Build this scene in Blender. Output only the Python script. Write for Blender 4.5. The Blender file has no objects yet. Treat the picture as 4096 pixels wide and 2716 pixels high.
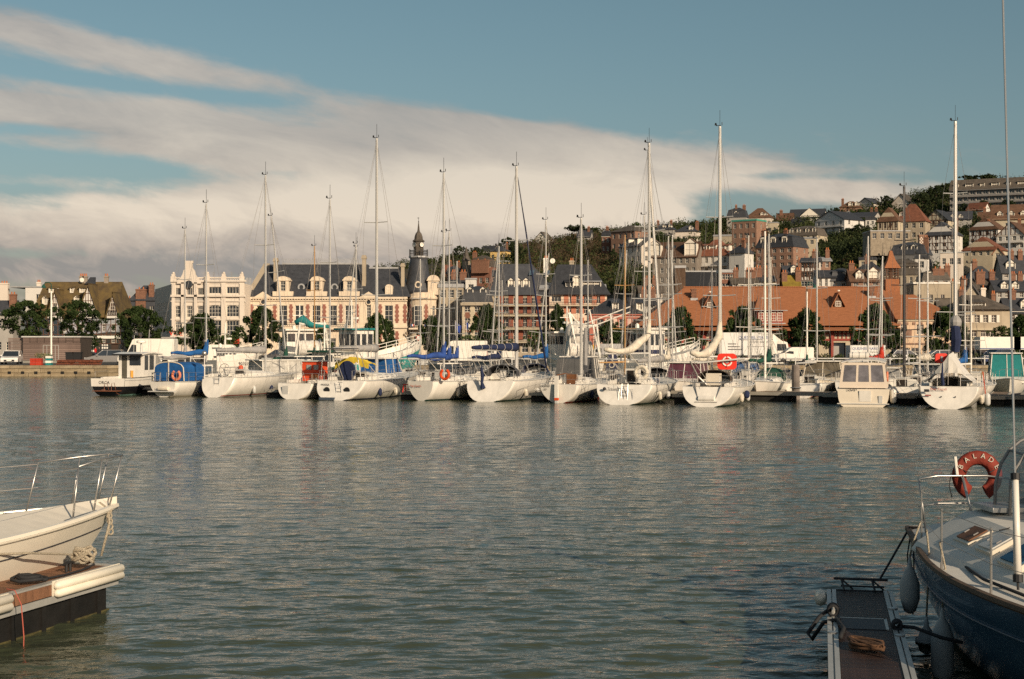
import bpy, math, random
import numpy as np
from mathutils import Vector, Matrix
random.seed(7)
RNG = np.random.default_rng(7)
R = math.radians
scene = bpy.context.scene
COL = scene.collection
# ------------------------------------------------------------------ camera
EYE = 3.4
FPX, CPX, HPY = 5689.0, 2048.0, 1372.0
cam_d = bpy.data.cameras.new('camera'); cam = bpy.data.objects.new('camera', cam_d); COL.objects.link(cam)
cam_d.sensor_width = 36; cam_d.lens = 50; cam_d.clip_start = .1; cam_d.clip_end = 9000
cam.location = (0, 0, EYE); cam.rotation_euler = (R(90.14), 0, 0)
scene.camera = cam
# ------------------------------------------------------------------ sun and sky
SUN_AZ, SUN_EL = 33.0, 22.0          # degrees right of straight behind the camera, degrees up
sd = Vector((math.sin(R(SUN_AZ))*math.cos(R(SUN_EL)), -math.cos(R(SUN_AZ))*math.cos(R(SUN_EL)), math.sin(R(SUN_EL))))
sun_d = bpy.data.lights.new('sun', 'SUN'); sun = bpy.data.objects.new('sun', sun_d); COL.objects.link(sun)
sun_d.energy = 5.0; sun_d.angle = R(.5); sun_d.color = (1.0, .82, .60)
sun.rotation_euler = sd.to_track_quat('Z', 'Y').to_euler()
world = bpy.data.worlds.new('World'); scene.world = world; world.use_nodes = True
def build_sky():
 nt = world.node_tree; N = nt.nodes; L = nt.links; N.clear()
 def val(x):
  if isinstance(x, (int, float)):
   n = N.new('ShaderNodeValue'); n.outputs[0].default_value = x; return n.outputs[0]
  return x
 def m(op, a, b=None, c=None, clamp=False):
  n = N.new('ShaderNodeMath'); n.operation = op; n.use_clamp = clamp
  for i, x in enumerate((a, b, c)):
   if x is None: continue
   if isinstance(x, (int, float)): n.inputs[i].default_value = x
   else: L.new(x, n.inputs[i])
  return n.outputs[0]
 tc = N.new('ShaderNodeTexCoord')
 sep = N.new('ShaderNodeSeparateXYZ'); L.new(tc.outputs['Generated'], sep.inputs[0])
 X, Y, Z = sep.outputs
 az = m('ARCTAN2', X, Y)
 el = m('ARCSINE', Z)
 comb = N.new('ShaderNodeCombineXYZ')
 # direction space stretched so clouds lie flat; slight tilt so bands slope down to the right
 elt = m('ADD', el, m('MULTIPLY', az, .16))
 L.new(az, comb.inputs[0]); L.new(m('MULTIPLY', elt, 3.4), comb.inputs[1])
 def noise(scale, detail, rough, dist=0., off=0., sy=None):
  n = N.new('ShaderNodeTexNoise'); n.inputs['Scale'].default_value = scale
  n.inputs['Detail'].default_value = detail; n.inputs['Roughness'].default_value = rough
  n.inputs['Distortion'].default_value = dist
  mp = N.new('ShaderNodeMapping'); mp.inputs['Location'].default_value = (off, off*.37, 0); mp.inputs['Scale'].default_value = (1, 1 if sy is None else sy/3.4, 1)
  L.new(comb.outputs[0], mp.inputs[0]); L.new(mp.outputs[0], n.inputs['Vector'])
  return n.outputs['Fac']
 n1 = noise(4.5, 10, .60, .6, 3.1)
 n2 = noise(16., 8, .60, .3, 9.7)
 n3 = noise(1.1, 3, .5, 0., 1.3)
 nc = noise(24., 9, .58, .5, 5.7, 1.7)
 def blob(px, py, sx, sy, amp, tilt=0.):
  a0 = math.atan((px-CPX)/FPX); e0 = math.atan((HPY-py)/FPX)
  da = m('SUBTRACT', az, a0); de = m('SUBTRACT', el, e0)
  de2 = m('ADD', de, m('MULTIPLY', da, tilt))
  q = m('ADD', m('POWER', m('ABSOLUTE', m('DIVIDE', da, sx/FPX)), 2.), m('POWER', m('ABSOLUTE', m('DIVIDE', de2, sy/FPX)), 2.))
  return m('MULTIPLY', m('EXPONENT', m('MULTIPLY', q, -1.)), amp)
 blobs = [(150, 200, 1050, 72, .78, .17), (50, 480, 1000, 80, .62, .10), (1200, 560, 1100, 110, .62, .07),
      (2300, 590, 1000, 75, .60, .15), (3250, 770, 650, 75, .52, .16), (1900, 850, 900, 190, .95, .0), (2400, 800, 500, 130, .45, .0), (1150, 800, 500, 120, .30, .0),
      (100, 900, 900, 120, .50, 0.), (700, 1060, 1500, 140, .55, 0.), (1500, 455, 900, 32, .26, .1), (900, 1300, 1500, 60, .3, 0.),
      (3950, 10, 500, 40, .42, 0.), (350, 365, 700, 26, -.40, .10), (950, 395, 450, 30, -.40, .1), (150, 560, 500, 26, -.50, .02),
      (250, 690, 600, 45, -.55, .05), (100, 790, 420, 22, -.30, 0.), (3050, 715, 600, 20, -.40, .04), (3100, 900, 300, 110, -.75, .1),
      (2950, 770, 260, 60, -.35, 0), (3600, 250, 2000, 260, -.40, 0.), (2200, 150, 1700, 230, -.40, .1), (150, 1030, 450, 26, -.45, 0)]
 s = None
 for b in blobs:
  o = blob(*b); s = o if s is None else m('ADD', s, o)
 # general cover that carries on outside the frame, thinning upward
 gen = m('MULTIPLY', m('SUBTRACT', n3, .46), .9)
 low = m('SUBTRACT', 1., m('MULTIPLY', el, 6.5), clamp=True)
 cov = m('ADD', m('ADD', s, gen), m('MULTIPLY', m('SUBTRACT', n1, .5), .95))
 cov = m('ADD', cov, m('MULTIPLY', m('SUBTRACT', n2, .5), .95))
 cov = m('ADD', cov, m('MULTIPLY', m('MULTIPLY', m('SUBTRACT', nc, .5), low), 1.9))
 mr = N.new('ShaderNodeMapRange'); mr.interpolation_type = 'SMOOTHSTEP'
 L.new(cov, mr.inputs[0]); mr.inputs[1].default_value = .0; mr.inputs[2].default_value = .56
 mask = m('MULTIPLY', mr.outputs[0], m('ADD', m('MULTIPLY', low, .32), .70), clamp=True)
 # cloud body tone: soft grey undersides, warm lit tops
 sh = m('ADD', m('MULTIPLY', noise(7., 9, .62, .5, 21.), .95), m('MULTIPLY', cov, .10))
 sh = m('ADD', sh, m('MULTIPLY', m('MULTIPLY', m('SUBTRACT', noise(20., 9, .6, .6, 5.62, 1.9), .45), low), 1.7))
 lit = m('ADD', blob(2050, 790, 1200, 150, .56, 0.), blob(350, 850, 800, 90, .34, 0.))
 lit = m('ADD', lit, blob(900, 1210, 900, 45, .22, 0.))
 dark = m('ADD', blob(500, 1080, 1100, 90, -.30, 0.), blob(1300, 560, 1300, 40, -.06, .1))
 sh = m('ADD', m('ADD', sh, lit), dark)
 ramp = N.new('ShaderNodeValToRGB')
 ramp.color_ramp.elements[0].position = .26; ramp.color_ramp.elements[0].color = (.31, .29, .275, 1)
 ramp.color_ramp.elements[1].position = 1.0; ramp.color_ramp.elements[1].color = (.88, .74, .59, 1)
 e = ramp.color_ramp.elements.new(.52); e.color = (.53, .445, .38, 1)
 L.new(sh, ramp.inputs[0])
 sky = N.new('ShaderNodeTexSky'); sky.sky_type = 'NISHITA'; sky.sun_disc = False
 sky.sun_elevation = R(SUN_EL); sky.sun_rotation = R(180-SUN_AZ); sky.altitude = 10; sky.air_density = 1.0
 sky.dust_density = 1.6; sky.ozone_density = 1.2
 hs = N.new('ShaderNodeHueSaturation'); hs.inputs['Saturation'].default_value = .98; hs.inputs['Hue'].default_value = .468
 L.new(sky.outputs[0], hs.inputs['Color'])
 bg1 = N.new('ShaderNodeBackground'); L.new(hs.outputs[0], bg1.inputs[0]); bg1.inputs[1].default_value = .065
 bg2 = N.new('ShaderNodeBackground'); L.new(ramp.outputs[0], bg2.inputs[0]); bg2.inputs[1].default_value = 1.0
 mix = N.new('ShaderNodeMixShader'); L.new(mask, mix.inputs[0]); L.new(bg1.outputs[0], mix.inputs[1]); L.new(bg2.outputs[0], mix.inputs[2])
 out = N.new('ShaderNodeOutputWorld'); L.new(mix.outputs[0], out.inputs[0])
build_sky()
world.cycles.sampling_method = 'MANUAL'; world.cycles.sample_map_resolution = 512
scene.view_settings.view_transform = 'Standard'; scene.view_settings.look = 'None'
scene.view_settings.exposure = 0.0; scene.view_settings.gamma = 1.0; scene.view_settings.use_curve_mapping = False
scene.cycles.use_denoising = False
scene.cycles.max_bounces = 5; scene.cycles.diffuse_bounces = 2; scene.cycles.glossy_bounces = 3; scene.cycles.transparent_max_bounces = 6
scene.cycles.transmission_bounces = 2; scene.cycles.caustics_reflective = False; scene.cycles.caustics_refractive = False
# ------------------------------------------------------------------ helpers
def px2x(px, D): return (px-CPX)/FPX*D
def py2z(py, D): return EYE+(HPY-py)/FPX*D
def wl(py): return EYE*FPX/(py-HPY)          # distance of a point on the water at that picture height
GZ = 1.1                                      # height of the quay and town ground
def gd(py): return (EYE-GZ)*FPX/(py-HPY)
MATS = {}
def mat(key, col, rough=.6, metal=0., var=.16, vs=1.5, bump=0., bs=20., col2=None, vs2=None, rnd=0., spec=.4, coat=0., alpha=1., emit=None, stretch=None):
 if key in MATS: return MATS[key]
 mt = bpy.data.materials.new(key); mt.use_nodes = True; nt = mt.node_tree; N = nt.nodes; L = nt.links
 b = N['Principled BSDF']; b.inputs['Roughness'].default_value = rough; b.inputs['Metallic'].default_value = metal
 b.inputs['Specular IOR Level'].default_value = spec; b.inputs['Coat Weight'].default_value = coat
 if alpha < 1: b.inputs['Alpha'].default_value = alpha
 tc = N.new('ShaderNodeTexCoord'); src = tc.outputs['Object']
 if stretch:
  mp = N.new('ShaderNodeMapping'); mp.inputs['Scale'].default_value = stretch; L.new(src, mp.inputs[0]); src = mp.outputs[0]
 n = N.new('ShaderNodeTexNoise'); n.inputs['Scale'].default_value = vs; n.inputs['Detail'].default_value = 7; n.inputs['Roughness'].default_value = .62
 L.new(src, n.inputs['Vector'])
 rp = N.new('ShaderNodeValToRGB'); rp.color_ramp.elements[0].position = .32; rp.color_ramp.elements[1].position = .68
 c = Vector(col); a = c*(1-var); z = Vector(col2) if col2 else c*(1+var)
 rp.color_ramp.elements[0].color = (*a, 1); rp.color_ramp.elements[1].color = (*z, 1)
 L.new(n.outputs['Fac'], rp.inputs[0]); last = rp.outputs[0]
 if rnd:
  oi = N.new('ShaderNodeObjectInfo'); mr = N.new('ShaderNodeMapRange'); L.new(oi.outputs['Random'], mr.inputs[0])
  mr.inputs[3].default_value = 1-rnd; mr.inputs[4].default_value = 1+rnd
  hv = N.new('ShaderNodeHueSaturation'); L.new(mr.outputs[0], hv.inputs['Value']); L.new(last, hv.inputs['Color']); last = hv.outputs[0]
 L.new(last, b.inputs['Base Color'])
 if bump:
  n2 = N.new('ShaderNodeTexNoise'); n2.inputs['Scale'].default_value = bs; n2.inputs['Detail'].default_value = 5; L.new(src, n2.inputs['Vector'])
  bp = N.new('ShaderNodeBump'); bp.inputs['Strength'].default_value = bump; bp.inputs['Distance'].default_value = .05
  L.new(n2.outputs['Fac'], bp.inputs['Height']); L.new(bp.outputs[0], b.inputs['Normal'])
 if emit:
  b.inputs['Emission Color'].default_value = (*emit, 1); b.inputs['Emission Strength'].default_value = 1
 MATS[key] = mt; return mt
class MB:
 """collects polygons; build() links them as ONE mesh object"""
 def __init__(s): s.v = []; s.f = []; s.mi = []; s.cur = 0
 def add(s, vs, fs):
  o = len(s.v); s.v.extend([tuple(p) for p in vs])
  for f in fs: s.f.append([i+o for i in f]); s.mi.append(s.cur)
  return s
 def box(s, x0, x1, y0, y1, z0, z1):
  return s.add([(x0,y0,z0),(x1,y0,z0),(x1,y1,z0),(x0,y1,z0),(x0,y0,z1),(x1,y0,z1),(x1,y1,z1),(x0,y1,z1)],
        [(3,2,1,0),(4,5,6,7),(0,1,5,4),(1,2,6,5),(2,3,7,6),(3,0,4,7)])
 def obox(s, p, ax, sx, sy, z0, z1):   # box centred at p (x,y) turned by ax radians
  c, n = math.cos(ax), math.sin(ax); q = []
  for z in (z0, z1):
   for a, b in ((-1,-1),(1,-1),(1,1),(-1,1)):
    u, w = a*sx/2, b*sy/2; q.append((p[0]+u*c-w*n, p[1]+u*n+w*c, z))
  return s.add(q, [(3,2,1,0),(4,5,6,7),(0,1,5,4),(1,2,6,5),(2,3,7,6),(3,0,4,7)])
 def poly(s, pts): return s.add(pts, [tuple(range(len(pts)))])
 def slab(s, pts, t):       # thick polygon: pts counter-clockwise seen from outside
  a = [Vector(p) for p in pts]; n = (a[1]-a[0]).cross(a[2]-a[0]).normalized()*t; k = len(a)
  vs = a+[p-n for p in a]; fs = [tuple(range(k)), tuple(range(2*k-1, k-1, -1))]
  for i in range(k): j = (i+1) % k; fs.append((i, i+k, j+k, j))
  return s.add(vs, fs)
 def prism(s, pts, d):      # extrude a planar polygon by vector d
  a = [Vector(p) for p in pts]; d = Vector(d); k = len(a); vs = a+[p+d for p in a]
  fs = [tuple(range(k-1, -1, -1)), tuple(range(k, 2*k))]
  for i in range(k): j = (i+1) % k; fs.append((i, j, j+k, i+k))
  return s.add(vs, fs)
 def tube(s, a, b, r0, r1=None, n=6, cap=True):
  r1 = r0 if r1 is None else r1; a = Vector(a); b = Vector(b); d = (b-a)
  if d.length < 1e-6: return s
  d.normalize(); u = d.orthogonal().normalized(); w = d.cross(u); vs = []
  for p, r in ((a, r0), (b, r1)):
   for i in range(n):
    t = 2*math.pi*i/n; vs.append(p+u*(math.cos(t)*r)+w*(math.sin(t)*r))
  fs = [(i, (i+1) % n, n+(i+1) % n, n+i) for i in range(n)]
  if cap: fs += [tuple(range(n-1, -1, -1)), tuple(range(n, 2*n))]
  return s.add(vs, fs)
 def path(s, pts, r, n=6):
  pts = [Vector(p) for p in pts]
  rr = r if isinstance(r, (list, tuple)) else [r]*len(pts)
  vs = []; prev = None
  for i, p in enumerate(pts):
   d = (pts[min(i+1, len(pts)-1)]-pts[max(i-1, 0)])
   d = d.normalized() if d.length > 1e-7 else Vector((0, 0, 1))
   if prev is None: u = d.orthogonal().normalized()
   else:
    u = prev-d*prev.dot(d)
    u = u.normalized() if u.length > 1e-6 else d.orthogonal().normalized()
   prev = u; w = d.cross(u)
   for k in range(n):
    t = 2*math.pi*k/n; vs.append(p+u*(math.cos(t)*rr[i])+w*(math.sin(t)*rr[i]))
  fs = []
  for i in range(len(pts)-1):
   for k in range(n):
    fs.append((i*n+k, i*n+(k+1) % n, (i+1)*n+(k+1) % n, (i+1)*n+k))
  fs += [tuple(range(n-1, -1, -1)), tuple((len(pts)-1)*n+k for k in range(n))]
  return s.add(vs, fs)
 def lathe(s, prof, c=(0, 0, 0), n=12, a0=0., a1=2*math.pi, axis='z'):
  full = abs(a1-a0-2*math.pi) < 1e-6; m = n if full else n+1; vs = []
  for r, z in prof:
   for i in range(m):
    t = a0+(a1-a0)*i/n; x, y = math.cos(t)*r, math.sin(t)*r
    q = (x, y, z) if axis == 'z' else ((x, z, y) if axis == 'y' else (z, x, y))
    vs.append((c[0]+q[0], c[1]+q[1], c[2]+q[2]))
  fs = []
  for j in range(len(prof)-1):
   for i in range(n):
    k = (i+1) % m
    fs.append((j*m+i, j*m+k, (j+1)*m+k, (j+1)*m+i))
  if full:
   if prof[0][0] > 1e-4: fs.append(tuple(range(m-1, -1, -1)))
   if prof[-1][0] > 1e-4: fs.append(tuple((len(prof)-1)*m+i for i in range(m)))
  return s.add(vs, fs)
 def torus(s, c, R0, r, n=20, m=8, a0=0., a1=2*math.pi, axis='y'):
  pts = []
  closed = abs(a1-a0-2*math.pi) < 1e-6; k = n if closed else n+1; vs = []
  for i in range(k):
   t = a0+(a1-a0)*i/n
   for j in range(m):
    q = 2*math.pi*j/m; rr = R0+r*math.cos(q); h = r*math.sin(q)
    x, y = rr*math.cos(t), rr*math.sin(t)
    p = (x, h, y) if axis == 'y' else ((x, y, h) if axis == 'z' else (h, x, y))
    vs.append((c[0]+p[0], c[1]+p[1], c[2]+p[2]))
  fs = []
  for i in range(n):
   for j in range(m):
    a = i % k; b = (i+1) % k; fs.append((a*m+j, a*m+(j+1) % m, b*m+(j+1) % m, b*m+j))
  if not closed: fs += [tuple(range(m)), tuple((k-1)*m+j for j in range(m-1, -1, -1))]
  return s.add(vs, fs)
 def sph(s, c, r, n=10, m=6, sc=(1, 1, 1)):
  prof = [(math.sin(math.pi*i/m)*r, -math.cos(math.pi*i/m)*r) for i in range(m+1)]
  o = len(s.v); s.lathe(prof, (0, 0, 0), n)
  for i in range(o, len(s.v)):
   p = s.v[i]; s.v[i] = (c[0]+p[0]*sc[0], c[1]+p[1]*sc[1], c[2]+p[2]*sc[2])
  return s
 def mesh(s, name, mats, smooth=False):
  me = bpy.data.meshes.new(name); me.from_pydata(s.v, [], s.f)
  if not isinstance(mats, (list, tuple)): mats = [mats]
  for m in mats: me.materials.append(m)
  if len(mats) > 1: me.polygons.foreach_set('material_index', s.mi)
  if smooth: me.polygons.foreach_set('use_smooth', [True]*len(me.polygons))
  me.update(); return me
 def build(s, name, mats, parent=None, loc=None, rot=None, smooth=False):
  if not s.f: return None
  return obj(name, s.mesh(name, mats, smooth), parent, loc, rot)
def obj(name, data, parent=None, loc=None, rot=None):
 o = bpy.data.objects.new(name, data); COL.objects.link(o)
 if parent is not None: o.parent = parent
 if loc is not None: o.location = loc
 if rot is not None: o.rotation_euler = rot if isinstance(rot, (tuple, list)) else (0, 0, rot)
 return o
def tag(o, label=None, cat=None, group=None, kind=None):
 if label: o['label'] = label
 if cat: o['category'] = cat
 if group: o['group'] = group
 if kind: o['kind'] = kind
 return o
def thing(name, label, cat, loc=(0, 0, 0), rz=0., group=None, tilt=None):
 o = obj(name, None, None, loc, (0, 0, rz) if tilt is None else (tilt[0], tilt[1], rz)); o.empty_display_size = .2
 return tag(o, label, cat, group)
def children(o): return list(o.children)
def copy_tree(o, parent=None):
 c = o.copy(); COL.objects.link(c); c.parent = parent
 for ch in children(o): copy_tree(ch, c)
 return c
def text(parent, s, size, loc, rot, m, name='lettering', ext=.004, align='CENTER', squash=1., max_w=None):
 cu = bpy.data.curves.new(name, 'FONT'); cu.body = s; cu.size = size; cu.extrude = ext; cu.align_x = align; cu.resolution_u = 2
 to = bpy.data.objects.new(name, cu); COL.objects.link(to)
 bpy.context.view_layer.update()
 me = bpy.data.meshes.new_from_object(to.evaluated_get(bpy.context.evaluated_depsgraph_get()))
 bpy.data.objects.remove(to); me.materials.clear(); me.materials.append(m)
 if squash != 1.:
  for v in me.vertices: v.co.x *= squash
 o = obj(name, me, parent, loc, rot); return o
# common materials
GEL = mat('gelcoat', (.71, .67, .60), .32, var=.11, vs=2.2, coat=.2, stretch=(1, 1, .35))
GELG = mat('gelcoat_grey', (.52, .51, .48), .4, var=.10, vs=2.)
GELC = mat('gelcoat_cream', (.70, .62, .50), .35, var=.08, vs=1.)
DECKW = mat('deck_nonskid', (.60, .57, .51), .65, var=.1, vs=3.)
ALU = mat('mast_alu', (.62, .60, .56), .38, .35, var=.05, vs=1.)
ALUW = mat('mast_white', (.78, .73, .64), .35, var=.04, vs=1.)
WOODM = mat('mast_wood', (.48, .27, .10), .4, var=.1)
DARKM = mat('mast_dark', (.03, .028, .03), .35)
STEEL = mat('stainless', (.50, .48, .45), .38, .85, var=.05)
ROPE = mat('rope_white', (.55, .50, .42), .8, var=.2, vs=40)
ROPED = mat('rope_dark', (.02, .02, .022), .8)
WIRE = mat('rig_wire', (.33, .30, .27), .45, .4)
GLASS = mat('dark_glass', (.025, .032, .04), .08, var=.3, vs=.7, spec=.7)
GLASSB = mat('blue_glass', (.06, .09, .12), .08, var=.3, vs=.7, spec=.7)
BLACK = mat('black_rubber', (.015, .015, .016), .6)
NAVY = mat('canvas_navy', (.012, .020, .060), .85, bump=.5, bs=6)
BLUEC = mat('canvas_blue', (.010, .085, .26), .8, bump=.5, bs=5, var=.2)
BLUE2 = mat('canvas_royal', (.02, .06, .24), .8, bump=.6, bs=5, var=.3)
TEALC = mat('canvas_teal', (.01, .17, .17), .8, bump=.5, bs=5)
GREENC = mat('canvas_green', (.008, .055, .035), .85, bump=.5, bs=5)
YELLC = mat('canvas_yellow', (.62, .45, .04), .8, bump=.5, bs=5)
CREAMC = mat('sailcloth', (.60, .54, .44), .85, bump=1., bs=5, var=.16, vs=4)
GREYC = mat('canvas_grey', (.28, .27, .26), .85, bump=.5, bs=5)
CHARC = mat('canvas_charcoal', (.045, .045, .05), .85, bump=.5, bs=5)
VINYL = mat('clear_vinyl', (.30, .29, .27), .25, var=.25, vs=3)
ORANGE = mat('lifebuoy_orange', (.62, .07, .012), .55, var=.12)
PINKO = mat('faded_orange', (.62, .20, .11), .65, var=.12)
REDF = mat('red_foam', (.72, .03, .012), .6, var=.1)
REDP = mat('red_paint', (.42, .035, .015), .45, var=.1)
WHITEP = mat('white_paint', (.78, .74, .66), .45, var=.06)
TEAK = mat('teak', (.16, .065, .025), .6, var=.3, vs=3)
# ------------------------------------------------------------------ water
def build_water():
 mt = bpy.data.materials.new('harbour_water'); mt.use_nodes = True; nt = mt.node_tree; N = nt.nodes; L = nt.links
 b = N['Principled BSDF']; b.inputs['Roughness'].default_value = .06; b.inputs['IOR'].default_value = 1.33
 b.inputs['Base Color'].default_value = (.050, .060, .034, 1)
 g = N.new('ShaderNodeNewGeometry')
 mp0 = N.new('ShaderNodeMapping'); mp0.inputs['Scale'].default_value = (.035, .06, 1); mp0.inputs['Rotation'].default_value = (0, 0, .3); L.new(g.outputs['Position'], mp0.inputs[0])
 gn = N.new('ShaderNodeTexNoise'); gn.inputs['Scale'].default_value = 1.; gn.inputs['Detail'].default_value = 4; L.new(mp0.outputs[0], gn.inputs['Vector'])
 def bumpn(scale, stretch, detail, dist, strength, prev, rot):
  mp = N.new('ShaderNodeMapping'); mp.inputs['Scale'].default_value = stretch; mp.inputs['Rotation'].default_value = (0, 0, rot)
  L.new(g.outputs['Position'], mp.inputs[0])
  n = N.new('ShaderNodeTexNoise'); n.inputs['Scale'].default_value = scale; n.inputs['Detail'].default_value = detail
  n.inputs['Roughness'].default_value = .55; n.inputs['Distortion'].default_value = .4
  L.new(mp.outputs[0], n.inputs['Vector'])
  bp = N.new('ShaderNodeBump'); mg = N.new('ShaderNodeMapRange'); L.new(gn.outputs['Fac'], mg.inputs[0]); mg.inputs[1].default_value = .36; mg.inputs[2].default_value = .62; mg.inputs[3].default_value = strength*.45; mg.inputs[4].default_value = strength*1.05; L.new(mg.outputs[0], bp.inputs['Strength']); bp.inputs['Distance'].default_value = dist
  L.new(n.outputs['Fac'], bp.inputs['Height'])
  if prev is not None: L.new(prev, bp.inputs['Normal'])
  return bp.outputs[0]
 a = bumpn(1.5, (.6, 1.35, 1), 4, .10, .85, None, .2)
 a = bumpn(5., (.7, 1.25, 1), 4, .034, .9, a, -.2)
 sp = N.new('ShaderNodeSeparateXYZ'); L.new(g.outputs['Position'], sp.inputs[0])
 mr = N.new('ShaderNodeMapRange'); mr.interpolation_type = 'SMOOTHSTEP'; L.new(sp.outputs[1], mr.inputs[0])
 mr.inputs[1].default_value = 25; mr.inputs[2].default_value = 110; mr.inputs[3].default_value = .04; mr.inputs[4].default_value = .13
 L.new(mr.outputs[0], b.inputs['Roughness'])
 L.new(a, b.inputs['Normal'])
 # real waves near the camera: sum of directional sines on a mesh that coarsens with distance
 rs = [0.0, 2., 4., 6., 8., 10., 11.5]
 r = 12.5
 while r < 150:
  rs.append(r); r += max(.05, r*r/EYE/FPX*4*.36)
 rs += [165, 190, 230, 300, 420, 650, 1000]
 rs = np.array(rs)
 th = np.concatenate([np.linspace(-180, -34, 30), np.linspace(-26, 26, 430), np.linspace(34, 180, 30)[:-1]])
 T, RR = np.meshgrid(np.radians(th), rs, indexing='xy')
 X = RR*np.sin(T); Y = RR*np.cos(T)
 Zz = np.zeros_like(X)
 rng = np.random.default_rng(3)
 dr = np.gradient(rs)[:, None]
 for i in range(38):
  lam = .14*(1.07**i)
  ang = rng.normal(R(103 if i % 3 else 72), R(16)); k = 2*math.pi/lam
  amp = .032*min(1, .5/lam)*lam/6.283*rng.uniform(.6, 1.3)
  ph = rng.uniform(0, 6.28)
  att = np.clip((lam/(dr*2.2)-1)*1.2, 0, 1)
  Zz += att*amp*np.sin(k*(X*math.cos(ang)+Y*math.sin(ang))+ph)
 # gusts: patches of livelier and calmer water
 gust = .75+.45*np.sin(X*.11+Y*.05+1.)*np.sin(Y*.13-X*.04)
 Zz *= gust
 Zz *= np.clip((rs[:, None]-11)/3, 0, 1)
 nr, nth = X.shape
 V = np.stack([X, Y, Zz], -1).reshape(-1, 3)
 idx = np.arange(nr*nth).reshape(nr, nth); nxt = np.roll(idx, -1, axis=1)
 a_, b_, c_, d_ = idx[:-1, :], nxt[:-1, :], nxt[1:, :], idx[1:, :]
 Q = np.stack([a_, d_, c_, b_], -1).reshape(-1, 4)
 me = bpy.data.meshes.new('water'); me.vertices.add(len(V)); me.vertices.foreach_set('co', V.ravel())
 me.loops.add(Q.size); me.loops.foreach_set('vertex_index', Q.ravel().astype(np.int32))
 me.polygons.add(len(Q)); me.polygons.foreach_set('loop_start', np.arange(0, Q.size, 4, dtype=np.int32))
 me.polygons.foreach_set('use_smooth', np.ones(len(Q), dtype=bool))
 me.materials.append(mt); me.update(calc_edges=True); me.validate()
 o = obj('water', me); tag(o, kind='structure')
build_water()
# ------------------------------------------------------------------ town ground and hill
CREST = np.array([(-4000, 1352), (0, 1352), (600, 1325), (900, 1290), (1100, 1210), (1300, 1140), (1500, 1085), (1800, 1040), (2000, 1005), (2300, 955), (2500, 928),
       (2800, 905), (3100, 884), (3300, 872), (3500, 832), (3700, 792), (3900, 745), (4096, 735), (4600, 700), (6000, 760), (9000, 1100)], float)
Y0, Y1 = 275., 600.
def crest_h(x, y):
 px = CPX+FPX*np.asarray(x)/np.maximum(np.asarray(y), 1.)
 cy = np.interp(px, CREST[:, 0], CREST[:, 1])
 return np.maximum((HPY-cy)/FPX*Y1+EYE-GZ, 0)
def terrain(x, y):
 s = crest_h(x, y); u = np.clip((np.asarray(y, float)-Y0)/(Y1-Y0), 0, 1.0)
 return GZ+s*u
def hill_D(px, py):
 s = float(crest_h((px-CPX)/FPX*500., 500.)); a = (HPY-py)/FPX
 den = s/(Y1-Y0)-a
 if den <= 1e-5: return Y1
 return min(max((EYE-GZ+s*Y0/(Y1-Y0))/den, 262.), 640.)
def build_ground():
 xs = np.arange(-900, 1301, 10.); ys = np.concatenate([np.arange(265, 700, 6.), np.arange(700, 1500, 50.)])
 X, Y = np.meshgrid(xs, ys)
 rng = np.random.default_rng(1)
 Zz = terrain(X, Y) + np.where(Y > 285, .5*np.sin(X*.21+Y*.13)*np.sin(Y*.17-X*.09), 0)
 Zz = np.where(Y <= 268, GZ-.02, Zz); Zz = np.where(Y > 1100, Zz*.3-20, Zz)
 V = np.stack([X, Y, Zz], -1).reshape(-1, 3).tolist(); ny, nx = X.shape
 F = [(j*nx+i, j*nx+i+1, (j+1)*nx+i+1, (j+1)*nx+i) for j in range(ny-1) for i in range(nx-1)]
 gm = mat('hill_ground', (.035, .040, .014), .95, var=.35, vs=.05, col2=(.075, .050, .025), bump=.6, bs=1.)
 me = bpy.data.meshes.new('hillside'); me.from_pydata(V, [], F); me.materials.append(gm)
 me.polygons.foreach_set('use_smooth', [True]*len(me.polygons))
 tag(obj('hillside', me), kind='structure')
 asph = mat('quay_asphalt', (.075, .070, .062), .9, var=.25, vs=.25, bump=.3, bs=8)
 mb = MB(); mb.add([(-900, 147, GZ), (900, 147, GZ), (900, 272, GZ), (-900, 272, GZ)], [(0, 1, 2, 3)])
 tag(mb.build('quay_road', asph), kind='structure')
 far = mat('far_land', (.06, .06, .035), .95)
 mb = MB(); mb.add([(-6000, 265, -3), (6000, 265, -3), (6000, 6000, -3), (-6000, 6000, -3)], [(0, 1, 2, 3)])
 tag(mb.build('land', far), kind='structure')
 # low near quay under the camera
 con = mat('near_concrete', (.25, .235, .20), .85, var=.2, vs=1.)
 mb = MB(); mb.box(-60, 60, -60, 4., -1, 1.75)
 tag(mb.build('near_quay', con), kind='structure')
build_ground()
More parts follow.
